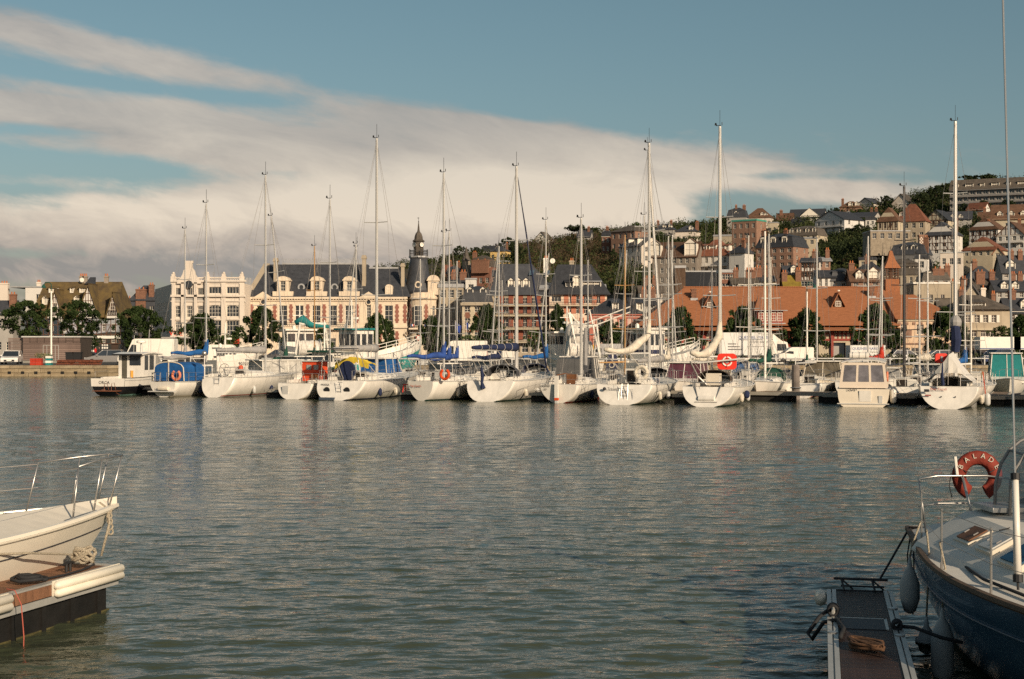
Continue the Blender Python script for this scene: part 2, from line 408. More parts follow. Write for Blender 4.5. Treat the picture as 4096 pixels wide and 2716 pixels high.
def build_quay_wall():
 st = mat('quay_stone', (.30, .22, .125), .9, var=.35, vs=1.2, col2=(.36, .29, .19), bump=.7, bs=12, rnd=.22)
 core = mat('quay_joint', (.085, .07, .05), .95)
 wallr = tag(obj('quay_wall', MB().box(-420, 420, 145.35, 147.2, -2, GZ-.30).mesh('quay_wall', core)), kind='structure')
 random.seed(11)
 # coping and two courses of blocks; blocks one by one where they show
 variants = {}
 def block(w, h):
  k = (round(w, 1), round(h, 2))
  if k not in variants:
   mb = MB(); e = .03
   w2, h2 = k[0]/2-.012, k[1]/2-.012
   mb.add([(-w2, 0, -h2), (w2, 0, -h2), (w2, 0, h2), (-w2, 0, h2), (-w2+e, -e, -h2+e), (w2-e, -e, -h2+e), (w2-e, -e, h2-e), (-w2+e, -e, h2-e),
     (-w2, .3, -h2), (w2, .3, -h2), (w2, .3, h2), (-w2, .3, h2)],
       [(4, 5, 6, 7), (0, 1, 5, 4), (1, 2, 6, 5), (2, 3, 7, 6), (3, 0, 4, 7), (1, 0, 8, 9), (2, 1, 9, 10), (3, 2, 10, 11), (0, 3, 11, 8)])
   variants[k] = mb.mesh('stone', st)
  return variants[k]
 n = 0; z = GZ-.30
 cop = MB()
 for row, h in enumerate((.46, .44, .44)):
  zc = GZ-.30-h/2-sum((.46, .44, .44)[:row]); x = -54.+(.7 if row % 2 else 0)
  while x < 52:
   w = random.choice([1.1, 1.3, 1.5, 1.8, 2.2]) if x < -14 else random.choice([2.2, 2.6, 3.0])
   if x < -34 or row < 1 or n < 270:
    obj('stone', block(w, h), wallr, (x+w/2, 145.3+random.uniform(-.03, .02), zc)); n += 1
   x += w
 x = -70.
 while x < 70:
  w = random.choice([1.4, 1.7, 2.0]);
  if n < 298 and x > -52 and x < -10:
   mb = MB();
   k = ('cope', w)
   if k not in variants: variants[k] = MB().box(-w/2+.01, w/2-.01, -.12, 1.7, -.30, .004).mesh('coping_stone', st)
   obj('coping_stone', variants[k], wallr, (x+w/2, 145.3, GZ)); n += 1
  else: cop.box(x+.01, x+w-.01, 145.18, 147.0, GZ-.30, GZ+.004)
  x += w
 c = cop.build('coping', st, wallr); tag(c, kind='stuff')
 cop2 = MB().box(-420, -70, 145.18, 147., GZ-.3, GZ+.004).box(70.5, 420, 145.18, 147., GZ-.3, GZ+.004)
 tag(cop2.build('coping', st, wallr), kind='stuff')
 # drain openings near the water at the left
 for px in (95, 230, 355, 470, 590, 710, 832)[:7]:
  x = -51+ (px-95)*.0245*1.0
 dk = mat('drain_dark', (.01, .01, .01), .9)
 for i in range(7):
  x = px2x(38+i*53, 145.3)
  MB().box(x-.17, x+.17, 145.235, 145.4, .22, .50).build('drain_opening', dk, wallr)
build_quay_wall()
# ------------------------------------------------------------------ building kit
CREAM = mat('wall_cream', (.46, .39, .28), .85, var=.10, vs=.6, bump=.2, bs=15)
IVORY = mat('wall_ivory', (.62, .545, .46), .85, var=.07, vs=.5, bump=.15, bs=15)
WHITE = mat('wall_white', (.60, .57, .52), .85, var=.05, vs=.5)
GREYW = mat('wall_grey', (.34, .32, .29), .9, var=.10, vs=.5)
BEIGE = mat('wall_beige', (.36, .30, .22), .9, var=.13, vs=.6)
STONE = mat('wall_stone', (.28, .23, .17), .9, var=.25, vs=1.2, bump=.5, bs=6)
BRICK = mat('wall_brick', (.19, .085, .055), .9, var=.22, vs=2., bump=.3, bs=10)
BRICKP = mat('wall_pink_brick', (.25, .145, .10), .9, var=.2, vs=2.)
YELLOW = mat('wall_yellow', (.62, .42, .16), .85, var=.08)
PINK = mat('wall_pink', (.66, .46, .38), .85, var=.06)
SLATE = mat('roof_slate', (.040, .042, .048), .55, var=.25, vs=1.5, bump=.4, bs=6, rnd=.2)
SLATE2 = mat('roof_slate_warm', (.085, .070, .055), .7, var=.3, vs=1.2, bump=.4, bs=6, rnd=.2)
TILE = mat('roof_brown_tile', (.105, .055, .032), .85, var=.3, vs=1.2, bump=.4, bs=6, rnd=.25)
TILER = mat('roof_red_tile', (.18, .068, .038), .85, var=.25, vs=1.2, bump=.4, bs=6, rnd=.2)
ORT = mat('roof_orange_tile', (.29, .108, .045), .85, var=.2, vs=4., bump=.6, bs=9, col2=(.36, .140, .060), stretch=(.4, 1, 3.5))
MOSS = mat('roof_mossy_tile', (.075, .052, .032), .9, var=.2, vs=.5, col2=(.155, .105, .034), bump=.6, bs=5)
MOSSY = mat('roof_moss_yellow', (.20, .14, .02), .9, var=.3, vs=1.)
TIMBER = mat('timber_brown', (.095, .045, .025), .8, var=.2)
TIMBR = mat('timber_red', (.27, .045, .028), .7, var=.15)
FRAMEW = mat('frame_white', (.72, .66, .56), .6, var=.04)
CHIMB = mat('chimney_brick', (.19, .095, .06), .9, var=.25, vs=3)
POT = mat('chimney_pot', (.42, .14, .05), .85, var=.2)
ZINC = mat('zinc', (.34, .34, .34), .5, .2, var=.15)
SHUTW = mat('shutter_white', (.70, .64, .55), .7, var=.04)
IRON = mat('iron_rail', (.03, .03, .032), .6)
_wc = {}
def window_mesh(w, h, cols, rows, fm, gm, fw, arch):
 k = (round(w, 2), round(h, 2), cols, rows, fm.name, gm.name, fw, arch)
 if k in _wc: return _wc[k]
 w, h = k[0], k[1]; mb = MB()
 for a, b, c, d in ((0, fw, 0, h), (w-fw, w, 0, h), (fw, w-fw, 0, fw), (fw, w-fw, h-fw, h)): mb.box(a, b, 0, .06, c, d)
 m2 = fw*.6
 for i in range(1, cols): x = w*i/cols; mb.box(x-m2/2, x+m2/2, .01, .05, fw, h-fw)
 for j in range(1, rows): z = h*j/rows; mb.box(fw, w-fw, .012, .048, z-m2/2, z+m2/2)
 if arch:
  n = 6; r = h*.16
  for s in (0, 1):
   pts = [(0, 0, h-r), (0, 0, h)]+[(w/2*i/n, 0, h-r*(1-math.sin(math.pi/2*i/n))**1.3) for i in range(n, -1, -1)]
   if s: pts = [(w-x, y, z) for x, y, z in pts][::-1]
   mb.prism(pts[::-1], (0, .02, 0))
 f = mb.mesh('window', fm); p = MB().box(.02, w-.02, .052, .07, .02, h-.02).mesh('pane', gm)
 _wc[k] = (f, p); return _wc[k]
def add_window(root, x, y, z, ang, w, h, cols=2, rows=2, fm=None, gm=None, fw=.07, inset=.14, arch=False, name='window'):
 f, p = window_mesh(w, h, cols, rows, fm or FRAMEW, gm or GLASS, fw, arch)
 c, s = math.cos(ang), math.sin(ang)
 o = obj(name, f, root, (x-s*inset, y+c*inset, z), ang); obj('pane', p, o); return o
class Bld:
 def __init__(s, root, wallm):
  s.root = root; s.mb = MB(); s.m = wallm
 def wall(s, p0, p1, z0, z1, ops=(), depth=.25):
  """wall along p0->p1, outside on the right-hand side; ops: (u, z, w, h, kind, cols, rows)"""
  dx, dy = p1[0]-p0[0], p1[1]-p0[1]; L = math.hypot(dx, dy); ux, uy = dx/L, dy/L; ang = math.atan2(dy, dx)
  nx, ny = -uy, ux      # inward
  us = sorted({0., L}|{round(o[0], 4) for o in ops}|{round(o[0]+o[2], 4) for o in ops})
  zs = sorted({z0, z1}|{round(o[1], 4) for o in ops}|{round(o[1]+o[3], 4) for o in ops})
  P = lambda u, z, d=0.: (p0[0]+ux*u+nx*d, p0[1]+uy*u+ny*d, z)
  for j in range(len(zs)-1):
   run = None
   for i in range(len(us)-1):
    uc, zc = (us[i]+us[i+1])/2, (zs[j]+zs[j+1])/2
    hole = any(o[0] < uc < o[0]+o[2] and o[1] < zc < o[1]+o[3] for o in ops)
    if hole:
     if run is not None: s.mb.poly([P(run, zs[j]), P(us[i], zs[j]), P(us[i], zs[j+1]), P(run, zs[j+1])]); run = None
    elif run is None: run = us[i]
   if run is not None: s.mb.poly([P(run, zs[j]), P(L, zs[j]), P(L, zs[j+1]), P(run, zs[j+1])])
  for o in ops:
   u, z, w, h = o[:4]; kind = o[4] if len(o) > 4 else 'w'
   a, b = (u, z), (u+w, z+h)
   s.mb.poly([P(a[0], a[1]), P(a[0], b[1]), P(a[0], b[1], depth), P(a[0], a[1], depth)][::-1])
   s.mb.poly([P(b[0], a[1]), P(b[0], b[1]), P(b[0], b[1], depth), P(b[0], a[1], depth)])
   s.mb.poly([P(a[0], b[1]), P(b[0], b[1]), P(b[0], b[1], depth), P(a[0], b[1], depth)][::-1])
   s.mb.poly([P(a[0], a[1]), P(b[0], a[1]), P(b[0], a[1], depth), P(a[0], a[1], depth)])
   cols = o[5] if len(o) > 5 else 2; rows = o[6] if len(o) > 6 else 2
   x, y, _ = P(u, z)
   if kind == 'w': add_window(s.root, x, y, z, ang, w, h, cols, rows)
   elif kind == 'arch': add_window(s.root, x, y, z, ang, w, h, cols, rows, arch=True, fm=FRAMEW)
   elif kind == 's': add_window(s.root, x, y, z, ang, w, h, 2, 1, gm=SHUTW, inset=.05)
   elif kind == 'd':
    q = MB().box(0, w, depth*.8, depth, 0, h).build('door', mat('door_dark', (.05, .03, .02), .6), s.root, P(u, z), ang)
   elif kind == 'dark':
    MB().box(0, w, depth*.9, depth*1.5, 0, h).build('opening', GLASS, s.root, P(u, z), ang)
   elif kind == 'dw': add_window(s.root, x, y, z, ang, w, h, 2, 4, name='door')
 def done(s, name='wall'):
  return s.mb.build(name, s.m, s.root)
def grid_ops(L, n, floors, z0, fh, ww, wh, kind='w', margin=0., skip=(), cols=2, rows=2, sill=.9):
 ops = []; cell = (L-2*margin)/n
 for f in range(floors):
  for i in range(n):
   if (i, f) in skip: continue
   ops.append((margin+cell*(i+.5)-ww/2, z0+f*fh+sill, ww, wh, kind, cols, rows))
 return ops
def roof_gx(mb, x0, x1, y0, y1, z, h, ov=.4, t=.18):
 ym = (y0+y1)/2; k = h/(ym-y0); e = ov*k
 mb.slab([(x0-ov, y0-ov, z-e), (x1+ov, y0-ov, z-e), (x1+ov, ym, z+h), (x0-ov, ym, z+h)], t)
 mb.slab([(x1+ov, y1+ov, z-e), (x0-ov, y1+ov, z-e), (x0-ov, ym, z+h), (x1+ov, ym, z+h)], t)
def roof_gy(mb, x0, x1, y0, y1, z, h, ov=.4, t=.18):
 xm = (x0+x1)/2; k = h/(xm-x0); e = ov*k
 mb.slab([(x0-ov, y1+ov, z-e), (x0-ov, y0-ov, z-e), (xm, y0-ov, z+h), (xm, y1+ov, z+h)], t)
 mb.slab([(x1+ov, y0-ov, z-e), (x1+ov, y1+ov, z-e), (xm, y1+ov, z+h), (xm, y0-ov, z+h)], t)
def roof_hip(mb, x0, x1, y0, y1, z, h, ov=.4, fx=None, fy=None):
 x0 -= ov; x1 += ov; y0 -= ov; y1 += ov
 W, D = x1-x0, y1-y0
 if fx is None: fx = min(D/2, W*.42)
 if fy is None: fy = D/2 if W >= D else D*.42
 a = [(x0, y0, z), (x1, y0, z), (x1, y1, z), (x0, y1, z)]
 b = [(x0+fx, y0+fy, z+h), (x1-fx, y0+fy, z+h), (x1-fx, y1-fy, z+h), (x0+fx, y1-fy, z+h)]
 c = [(x, y, z-.15) for x, y, z in a]
 mb.add(a+b+c, [(0, 1, 5, 4), (1, 2, 6, 5), (2, 3, 7, 6), (3, 0, 4, 7), (4, 5, 6, 7), (11, 10, 9, 8), (8, 9, 1, 0), (9, 10, 2, 1), (10, 11, 3, 2), (11, 8, 0, 3)])
def chimney(root, x, y, z, w, h, m=None, pots=2, d=None):
 d = d or w*.6
 mb = MB().box(x-w/2, x+w/2, y-d/2, y+d/2, z-2.2, z+h).box(x-w/2-.08, x+w/2+.08, y-d/2-.08, y+d/2+.08, z+h-.28, z+h-.1)
 c = mb.build('chimney', m or CHIMB, root)
 for i in range(pots):
  px = x+(i-(pots-1)/2)*w/max(pots, 1)*.85
  MB().lathe([(.14, 0), (.11, .28), (.13, .42)], (px, y, z+h), 8).build('chimney_pot', POT, c)
def dormer(root, x, y, z, w, h, d, rm, wm=None, kind='g', cols=2, rows=2):
 """box dormer whose face stands at y and runs back d"""
 wm = wm or FRAMEW; mb = MB(); t = .12
 mb.box(x-w/2, x-w/2+t, y, y+d, z, z+h).box(x+w/2-t, x+w/2, y, y+d, z, z+h).box(x-w/2+t, x+w/2-t, y, y+.15, z, z+t).box(x-w/2+t, x+w/2-t, y+.3, y+d, z, z+h)
 if kind == 'g': mb.prism([(x-w/2, y, z+h), (x+w/2, y, z+h), (x, y, z+h+w*.42)], (0, d*.3, 0))
 if kind == 'arch': mb.prism([(x+w/2*1.1*math.cos(a), y-.05, z+h+w*.38*math.sin(a)) for a in [math.pi*i/8 for i in range(9)]], (0, .4, 0))
 o = mb.build('dormer', wm, root)
 r = MB()
 if kind == 'g':
  hh = w*.42; ov = .12
  r.slab([(x-w/2-ov, y+d, z+h-ov*.84), (x-w/2-ov, y-ov, z+h-ov*.84), (x, y-ov, z+h+hh), (x, y+d, z+h+hh)], .08)
  r.slab([(x+w/2+ov, y-ov, z+h-ov*.84), (x+w/2+ov, y+d, z+h-ov*.84), (x, y+d, z+h+hh), (x, y-ov, z+h+hh)], .08)
 elif kind == 'shed': r.slab([(x-w/2-.15, y-.2, z+h+.02), (x+w/2+.15, y-.2, z+h+.02), (x+w/2+.15, y+d, z+h+.5), (x-w/2-.15, y+d, z+h+.5)], .1)
 else: r.lathe([(w*.62, 0), (w*.62, d*.8)], (x, y+.05, z+h), 8, 0, math.pi, axis='y')
 r.build('roof', rm, o)
 f, p = window_mesh(w-2*t, h-t, cols, rows, FRAMEW, GLASS, .07, False)
 wo = obj('window', f, o, (x-w/2+t, y+.1, z+t));
 return o
def timbers(root, x0, x1, y, z0, z1, n, m=None, t=.14, rows=2, diag=True, seed=0, tri=None):
 rr = random.Random(seed); mb = MB(); m = m or TIMBER; d = .035
 def top(x):
  if not tri: return z1
  return z0+(z1-z0)*(1-abs(x-(x0+x1)/2)/((x1-x0)/2))
 for i in range(n+1):
  x = x0+(x1-x0)*i/n
  if top(x)-z0 > .3: mb.box(max(x-t/2, x0), min(x+t/2, x1), y-d, y+.02, z0, top(x)-.05)
 for j in range(rows+1):
  z = z0+(z1-z0)*j/rows
  xa, xb = x0, x1
  if tri: hw = (x1-x0)/2*(1-(z-z0)/(z1-z0)); xa, xb = (x0+x1)/2-hw, (x0+x1)/2+hw
  if xb-xa > .4: mb.box(xa, xb, y-d-.004, y+.016, z-t/2, z+t/2)
 if diag and not tri:
  for i in range(n):
   if rr.random() < .5:
    xa, xb = x0+(x1-x0)*i/n, x0+(x1-x0)*(i+1)/n
    if rr.random() < .5: xa, xb = xb, xa
    j = rr.randrange(rows); za, zb = z0+(z1-z0)*j/rows, z0+(z1-z0)*(j+1)/rows
    mb.prism([(xa-t*.6, y-.028, za), (xa+t*.6, y-.028, za), (xb+t*.6, y-.028, zb), (xb-t*.6, y-.028, zb)], (0, .04, 0))
 return mb.build('timber_frame', m, root)
def railing(root, x0, x1, y, z, h=1., m=None, step=.35, name='balcony_rail'):
 mb = MB(); mb.box(x0, x1, y-.03, y+.03, z+h-.05, z+h); mb.box(x0, x1, y-.02, y+.02, z+.1, z+.14)
 n = max(2, int((x1-x0)/step))
 for i in range(n+1): x = x0+(x1-x0)*i/n; mb.box(x-.015, x+.015, y-.015, y+.015, z, z+h-.05)
 return mb.build(name, m or IRON, root)
def house(label, x0, x1, yb, ye, yr, roof='gx', wall=None, rm=None, nx=3, nf=2, D=None, depth=.8, yaw=0., ch=(), tim=None, dorm=(), name='house',
     cat='house', wk='w', side=True, ww=None, group=None, base=4., fronty=None, balc=0, chm=None, dk='g', sky_=0, gtim=None, rows=2):
 wall = wall or CREAM; rm = rm or SLATE
 if D and yb < 1200: D = min(D, hill_D((x0+x1)/2, yb)+8)
 D = D or hill_D((x0+x1)/2, yb)
 if name.startswith('hill'): yaw -= 20
 s = D/FPX; W = (x1-x0)*s/max(math.cos(R(yaw)), .6)*(1 if not side else 1-.25*abs(math.sin(R(yaw)))); Hh = (yb-ye)*s; hr = (ye-yr)*s
 dp = max(depth*W, 4.) if depth < 3 else depth
 root = thing(name, label, cat, (px2x((x0+x1)/2, D), D, py2z(yb, D)), R(yaw), group)
 B = Bld(root, wall); a, b = -W/2, W/2
 fh = Hh/max(nf, 1); wh = min(1.5, fh*.56); cw = W/max(nx, 1); w_ = ww or min(1.1, cw*.5)
 ops = grid_ops(W, nx, nf, 0, fh, w_, wh, wk, rows=rows, sill=fh*.27) if nx and nf else []
 B.wall((a, 0), (b, 0), -base, Hh, ops)
 ns = max(1, int(dp/4)); sops = grid_ops(dp, ns, nf, 0, fh, min(w_, 1.), wh, wk, sill=fh*.27) if nf and nx else []
 B.wall((b, 0), (b, dp), -base, Hh, sops if yaw < -5 else ())
 B.wall((b, dp), (a, dp), -base, Hh); B.wall((a, dp), (a, 0), -base, Hh, sops if yaw > 5 else ())
 rf = MB(); ov = .35
 if roof == 'gx':
  for x, sgn in ((a, -1), (b, 1)): B.mb.poly([(x, 0, Hh), (x, dp, Hh), (x, dp/2, Hh+hr-.1)][::-sgn])
  roof_gx(rf, a, b, 0, dp, Hh, hr, ov)
 elif roof == 'gy':
  B.mb.poly([(a, 0, Hh), (b, 0, Hh), (0, 0, Hh+hr-.1)]); B.mb.poly([(b, dp, Hh), (a, dp, Hh), (0, dp, Hh+hr-.1)])
  roof_gy(rf, a, b, 0, dp, Hh, hr, ov)
  if hr > 2.2:
   add_window(root, -.4, -.0, Hh+hr*.18, 0, .8, min(1.2, hr*.35), 2, 2, inset=-.05)
  if gtim: timbers(root, a+.1, b-.1, -.02, Hh, Hh+hr-.3, 6, rows=2, tri=True, t=.16)
 elif roof == 'hip': roof_hip(rf, a, b, 0, dp, Hh, hr, ov)
 elif roof == 'jerk':     # gable with a clipped hip end
  B.mb.poly([(a, 0, Hh), (b, 0, Hh), (W*.2, 0, Hh+hr*.6), (-W*.2, 0, Hh+hr*.6)])
  roof_hip(rf, a, b, 0, dp, Hh, hr, ov, fx=W/2+ov-.01, fy=dp*.22)
 elif roof == 'mans':
  k = .72; i1 = min(.9, W*.08)
  c = [(a-.2, -.2, Hh), (b+.2, -.2, Hh), (b+.2, dp+.2, Hh), (a-.2, dp+.2, Hh)]
  d = [(a+i1, i1, Hh+hr*k), (b-i1, i1, Hh+hr*k), (b-i1, dp-i1, Hh+hr*k), (a+i1, dp-i1, Hh+hr*k)]
  rf.add(c+d, [(0, 1, 5, 4), (1, 2, 6, 5), (2, 3, 7, 6), (3, 0, 4, 7), (3, 2, 1, 0)])
  roof_hip(rf, a+i1, b-i1, i1, dp-i1, Hh+hr*k, hr*(1-k), .12)
 elif roof == 'flat':
  rf.box(a-.12, b+.12, -.12, dp+.12, Hh, Hh+max(hr, .25))
 rf.build('roof', rm, root); B.done()
 if Hh > 3 and roof != 'flat': MB().box(a-.06, b+.06, -.08, -.004, Hh-.22, Hh-.02).build('cornice', FRAMEW if wall in (WHITE, IVORY, BRICK) else wall, root)
 if tim:
  timbers(root, a+.02, b-.02, -.006, Hh*tim[0]+.05, Hh-.25, max(nx*2, 4), rows=tim[1], seed=len(label), t=.15)
 for q in ch: chimney(root, q[0]*W, dp*q[1] if len(q) > 1 else dp*.5, Hh+hr*(q[3] if len(q) > 3 else .8), q[2] if len(q) > 2 else .9, 1.6 if hr < 5 else 1.2, chm)
 for q in dorm:
  dw = q[1] if len(q) > 1 else 1.3; dh = q[2] if len(q) > 2 else 1.4; zz = Hh+hr*(q[3] if len(q) > 3 else .15)
  yy = dp/2*(zz-Hh)/hr+.1 if roof in ('gx', 'hip') else .25
  dormer(root, q[0]*W, yy, zz, dw, dh, 2.2, rm, kind=dk)
 for i in range(sky_):
  f = (i+.5)/sky_-.5; zz = .55
  if roof == 'gx':
   yy = dp/2*zz; v = Vector((0, dp/2, hr)).normalized(); p = Vector((f*W*.7, yy, Hh+hr*zz+.03))
   MB().slab([p, p+Vector((.7, 0, 0)), p+Vector((.7, 0, 0))+v*1.1, p+v*1.1], -.05).build('skylight', GLASS, root)
 if balc:
  for f in range(1, nf):
   MB().box(a+.3, b-.3, -1.1, -.003, f*fh-.15, f*fh).build('balcony', wall, root); railing(root, a+.3, b-.3, -1.05, f*fh, .95, GREYW if balc == 2 else None)
 return root
# ------------------------------------------------------------------ half-timbered house at the left
def half_timbered():
 D = 258.; s = D/FPX; X0 = px2x(128, D)
 root = thing('half_timbered_house', 'tall white half-timbered house under a mossy brown tiled roof, behind the slatted hut', 'house', (X0, D, GZ))
 W = (482-128)*s; T = lambda px: (px-128)*s; Z = lambda py: py2z(py, D)-GZ
 B = Bld(root, WHITE); ez = Z(1262)
 ops = []
 for px, w in ((205, 16), (262, 14), (325, 16), (370, 12), (415, 12), (455, 18)):
  for zb, zt in ((1325, 1295), (1372, 1338)):
   ops.append((T(px)-w*s/2, Z(zb), w*s, (zb-zt)*s, 'w', 2, 3))
 # shop front at street level
 for px, w in ((352, 45), (418, 32)): ops.append((T(px)-w*s/2, .5, w*s, 1.9, 'dark'))
 ops.append((T(457)-.6, .1, 1.3, 2.2, 'd'))
 B.wall((0, 0), (W, 0), -1, ez, ops); B.wall((W, 0), (W, 11), -1, ez); B.wall((W, 11), (0, 11), -1, ez); B.wall((0, 11), (0, 0), -1, ez)
 timbers(root, T(135), T(482), -.006, Z(1375), ez, 18, rows=3, seed=3, t=.12)
 MB().box(T(300), W, -.25, -.005, 3.1, 3.6).build('shop_fascia', WHITEP, root)
 # notices in the shop windows
 mb = MB()
 for cx, w in ((352, 45), (418, 32)):
  for i in range(int(w/9)):
   for j in range(3): x = T(cx)-w*s/2+.2+i*.42; mb.box(x, x+.28, .10, .12, .7+j*.55, 1.05+j*.55)
 tag(mb.build('notice_sheets', WHITEP, root), kind='stuff')
 r = MB(); rz = Z(1122); yr = 5.5
 r.slab([(-.2, -.5, ez-.3), (W-.6, -.5, ez-.3), (W-1.2, yr, rz), (T(140), yr, rz)], .2)
 r.slab([(W, 11.4, ez-.3), (-.2, 11.4, ez-.3), (T(140), yr, rz), (W-1.2, yr, rz)], .2)
 r.slab([(W-.6, -.5, ez-.3), (W, 11.4, ez-.3), (W-1.2, yr, rz)], .2)
 r.slab([(-.2, 11.4, ez-.3), (-.2, -.5, ez-.3), (T(140), yr, rz)], .2)
 r.build('roof', MOSS, root)
 k = (rz-ez)/(yr+.5)
 # cross gables with steep roofs
 for i, (pc, pb, pt, hw) in enumerate(((225, 1262, 1160, 30), (357, 1262, 1138, 42), (455, 1262, 1172, 24))):
  x = T(pc); zb, zt, h = Z(pb), Z(pt), hw*s; y = -.62; g = MB()
  g.prism([(x-h, y, zb-.5), (x+h, y, zb-.5), (x+h, y, zb), (x, y, zt), (x-h, y, zb)], (0, .3, 0))
  go = g.build('gable', WHITE, root)
  timbers(go, x-h+.1, x+h-.1, y-.004, zb, zt-.3, 8, rows=4, tri=True, t=.11)
  add_window(go, x-.42, y-.02, zb+.4, 0, .84, 1.9, 2, 3, inset=-.06)
  railing(go, x-.8, x+.8, y-.35, zb+.1, .8, step=.16)
  q = MB(); yb = (zt-ez)/k+1.
  q.slab([(x-h-.35, yb, zb-.7), (x-h-.35, y-.35, zb-.7), (x, y-.35, zt+.25), (x, yb, zt+.25)], .16)
  q.slab([(x+h+.35, y-.35, zb-.7), (x+h+.35, yb, zb-.7), (x, yb, zt+.25), (x, y-.35, zt+.25)], .16)
  q.build('roof', MOSS, go)
 for pc, w, n, py in ((187, 36, 4, 1166), (262, 14, 2, 1166), (312, 38, 4, 1166)):
  z = Z(py); y = (z-ez)/k-.5; dormer(root, T(pc), y-.1, z-.1, w*s, .95, 2.5, MOSS, kind='shed', cols=n, rows=2)
 for pc, py in ((168, 1218), (295, 1216)):
  z = Z(py); y = (z-ez)/k-.5; dormer(root, T(pc), y-.2, z, 18*s, 1.3, 2.2, MOSS, kind='g', cols=2, rows=1)
 for pc, py in ((290, 1120), (305, 1112), (391, 1130)): chimney(root, T(pc), yr, Z(1124)-.5, .8, (1124-1100)*s+.6, mat('chimney_grey', (.26, .22, .18), .9), 2)
 MB().slab([(T(308), 4.6, rz-.4), (T(352), 4.6, rz-.4), (T(352)-.5, 6.5, rz+.9), (T(318), 6.5, rz+.9)], .2).build('rear_roof', SLATE, root)
 MB().lathe([(.42, 0), (.35, .12), (.0, .16)], (T(298), 4.4, rz+.3), 12, axis='y').build('satellite_dish', WHITEP, root)
half_timbered()
house('grey house with a slate roof and cream chimney at the far left end', -60, 52, 1424, 1250, 1200, 'gx', GREYW, SLATE, 3, 2, D=262, ch=((.42, .3, 1.2),), name='town_house', rows=3)
def slate_sided():
 D = 275.; s = D/FPX
 root = thing('apartment_block', 'block with a dark slate flank and white end wall left of the half-timbered house', 'building', (px2x(60, D), D, GZ), R(0))
 W = 100*s; B = Bld(root, WHITE); z = py2z(1150, D)-GZ
 B.wall((2., 0), (W+2, 0), -1, z, [((W)*.42, z-3.2, .9, 1.9, 'w', 2, 2), (W*.42, z-7, .9, 1.9, 'w', 2, 2)]); B.wall((W+2, 0), (W+2, 9), -1, z); B.wall((W+2, 9), (-.8, 9), -1, z)
 B.done()
 MB().slab([(-.8, 8.9, -1), (1.95, .02, -1), (1.95, .02, z-.1), (-.8, 8.9, z-1.4)], .1).build('slate_cladding', SLATE, root)
 MB().box(-1, W+2.2, -.15, 9.2, z, z+.25).build('roof', ZINC, root)
 chimney(root, W*.75, 3, z, .8, 1.2, IVORY, 2); chimney(root, -2.4, 1, z-.6, 1.6, 1.5, IVORY, 3)
slate_sided()
house('dark slate block with red brick chimney between the pine and the pale hotel', 522, 625, 1424, 1200, 1140, 'hip', mat('slate_wall', (.05, .052, .06), .7, var=.2), SLATE, 3, 3, D=285, ch=((-.1, .1, 2.0, .2), (.3, .1, 1.0, .5)), name='town_house', rows=2)
house('low brick house peeping out between the half-timbered house and the dark slate block', 478, 530, 1424, 1245, 1215, 'gx', GREYW, SLATE2, 2, 2, D=292, ch=((.0, .5, 1.0),), name='town_house')
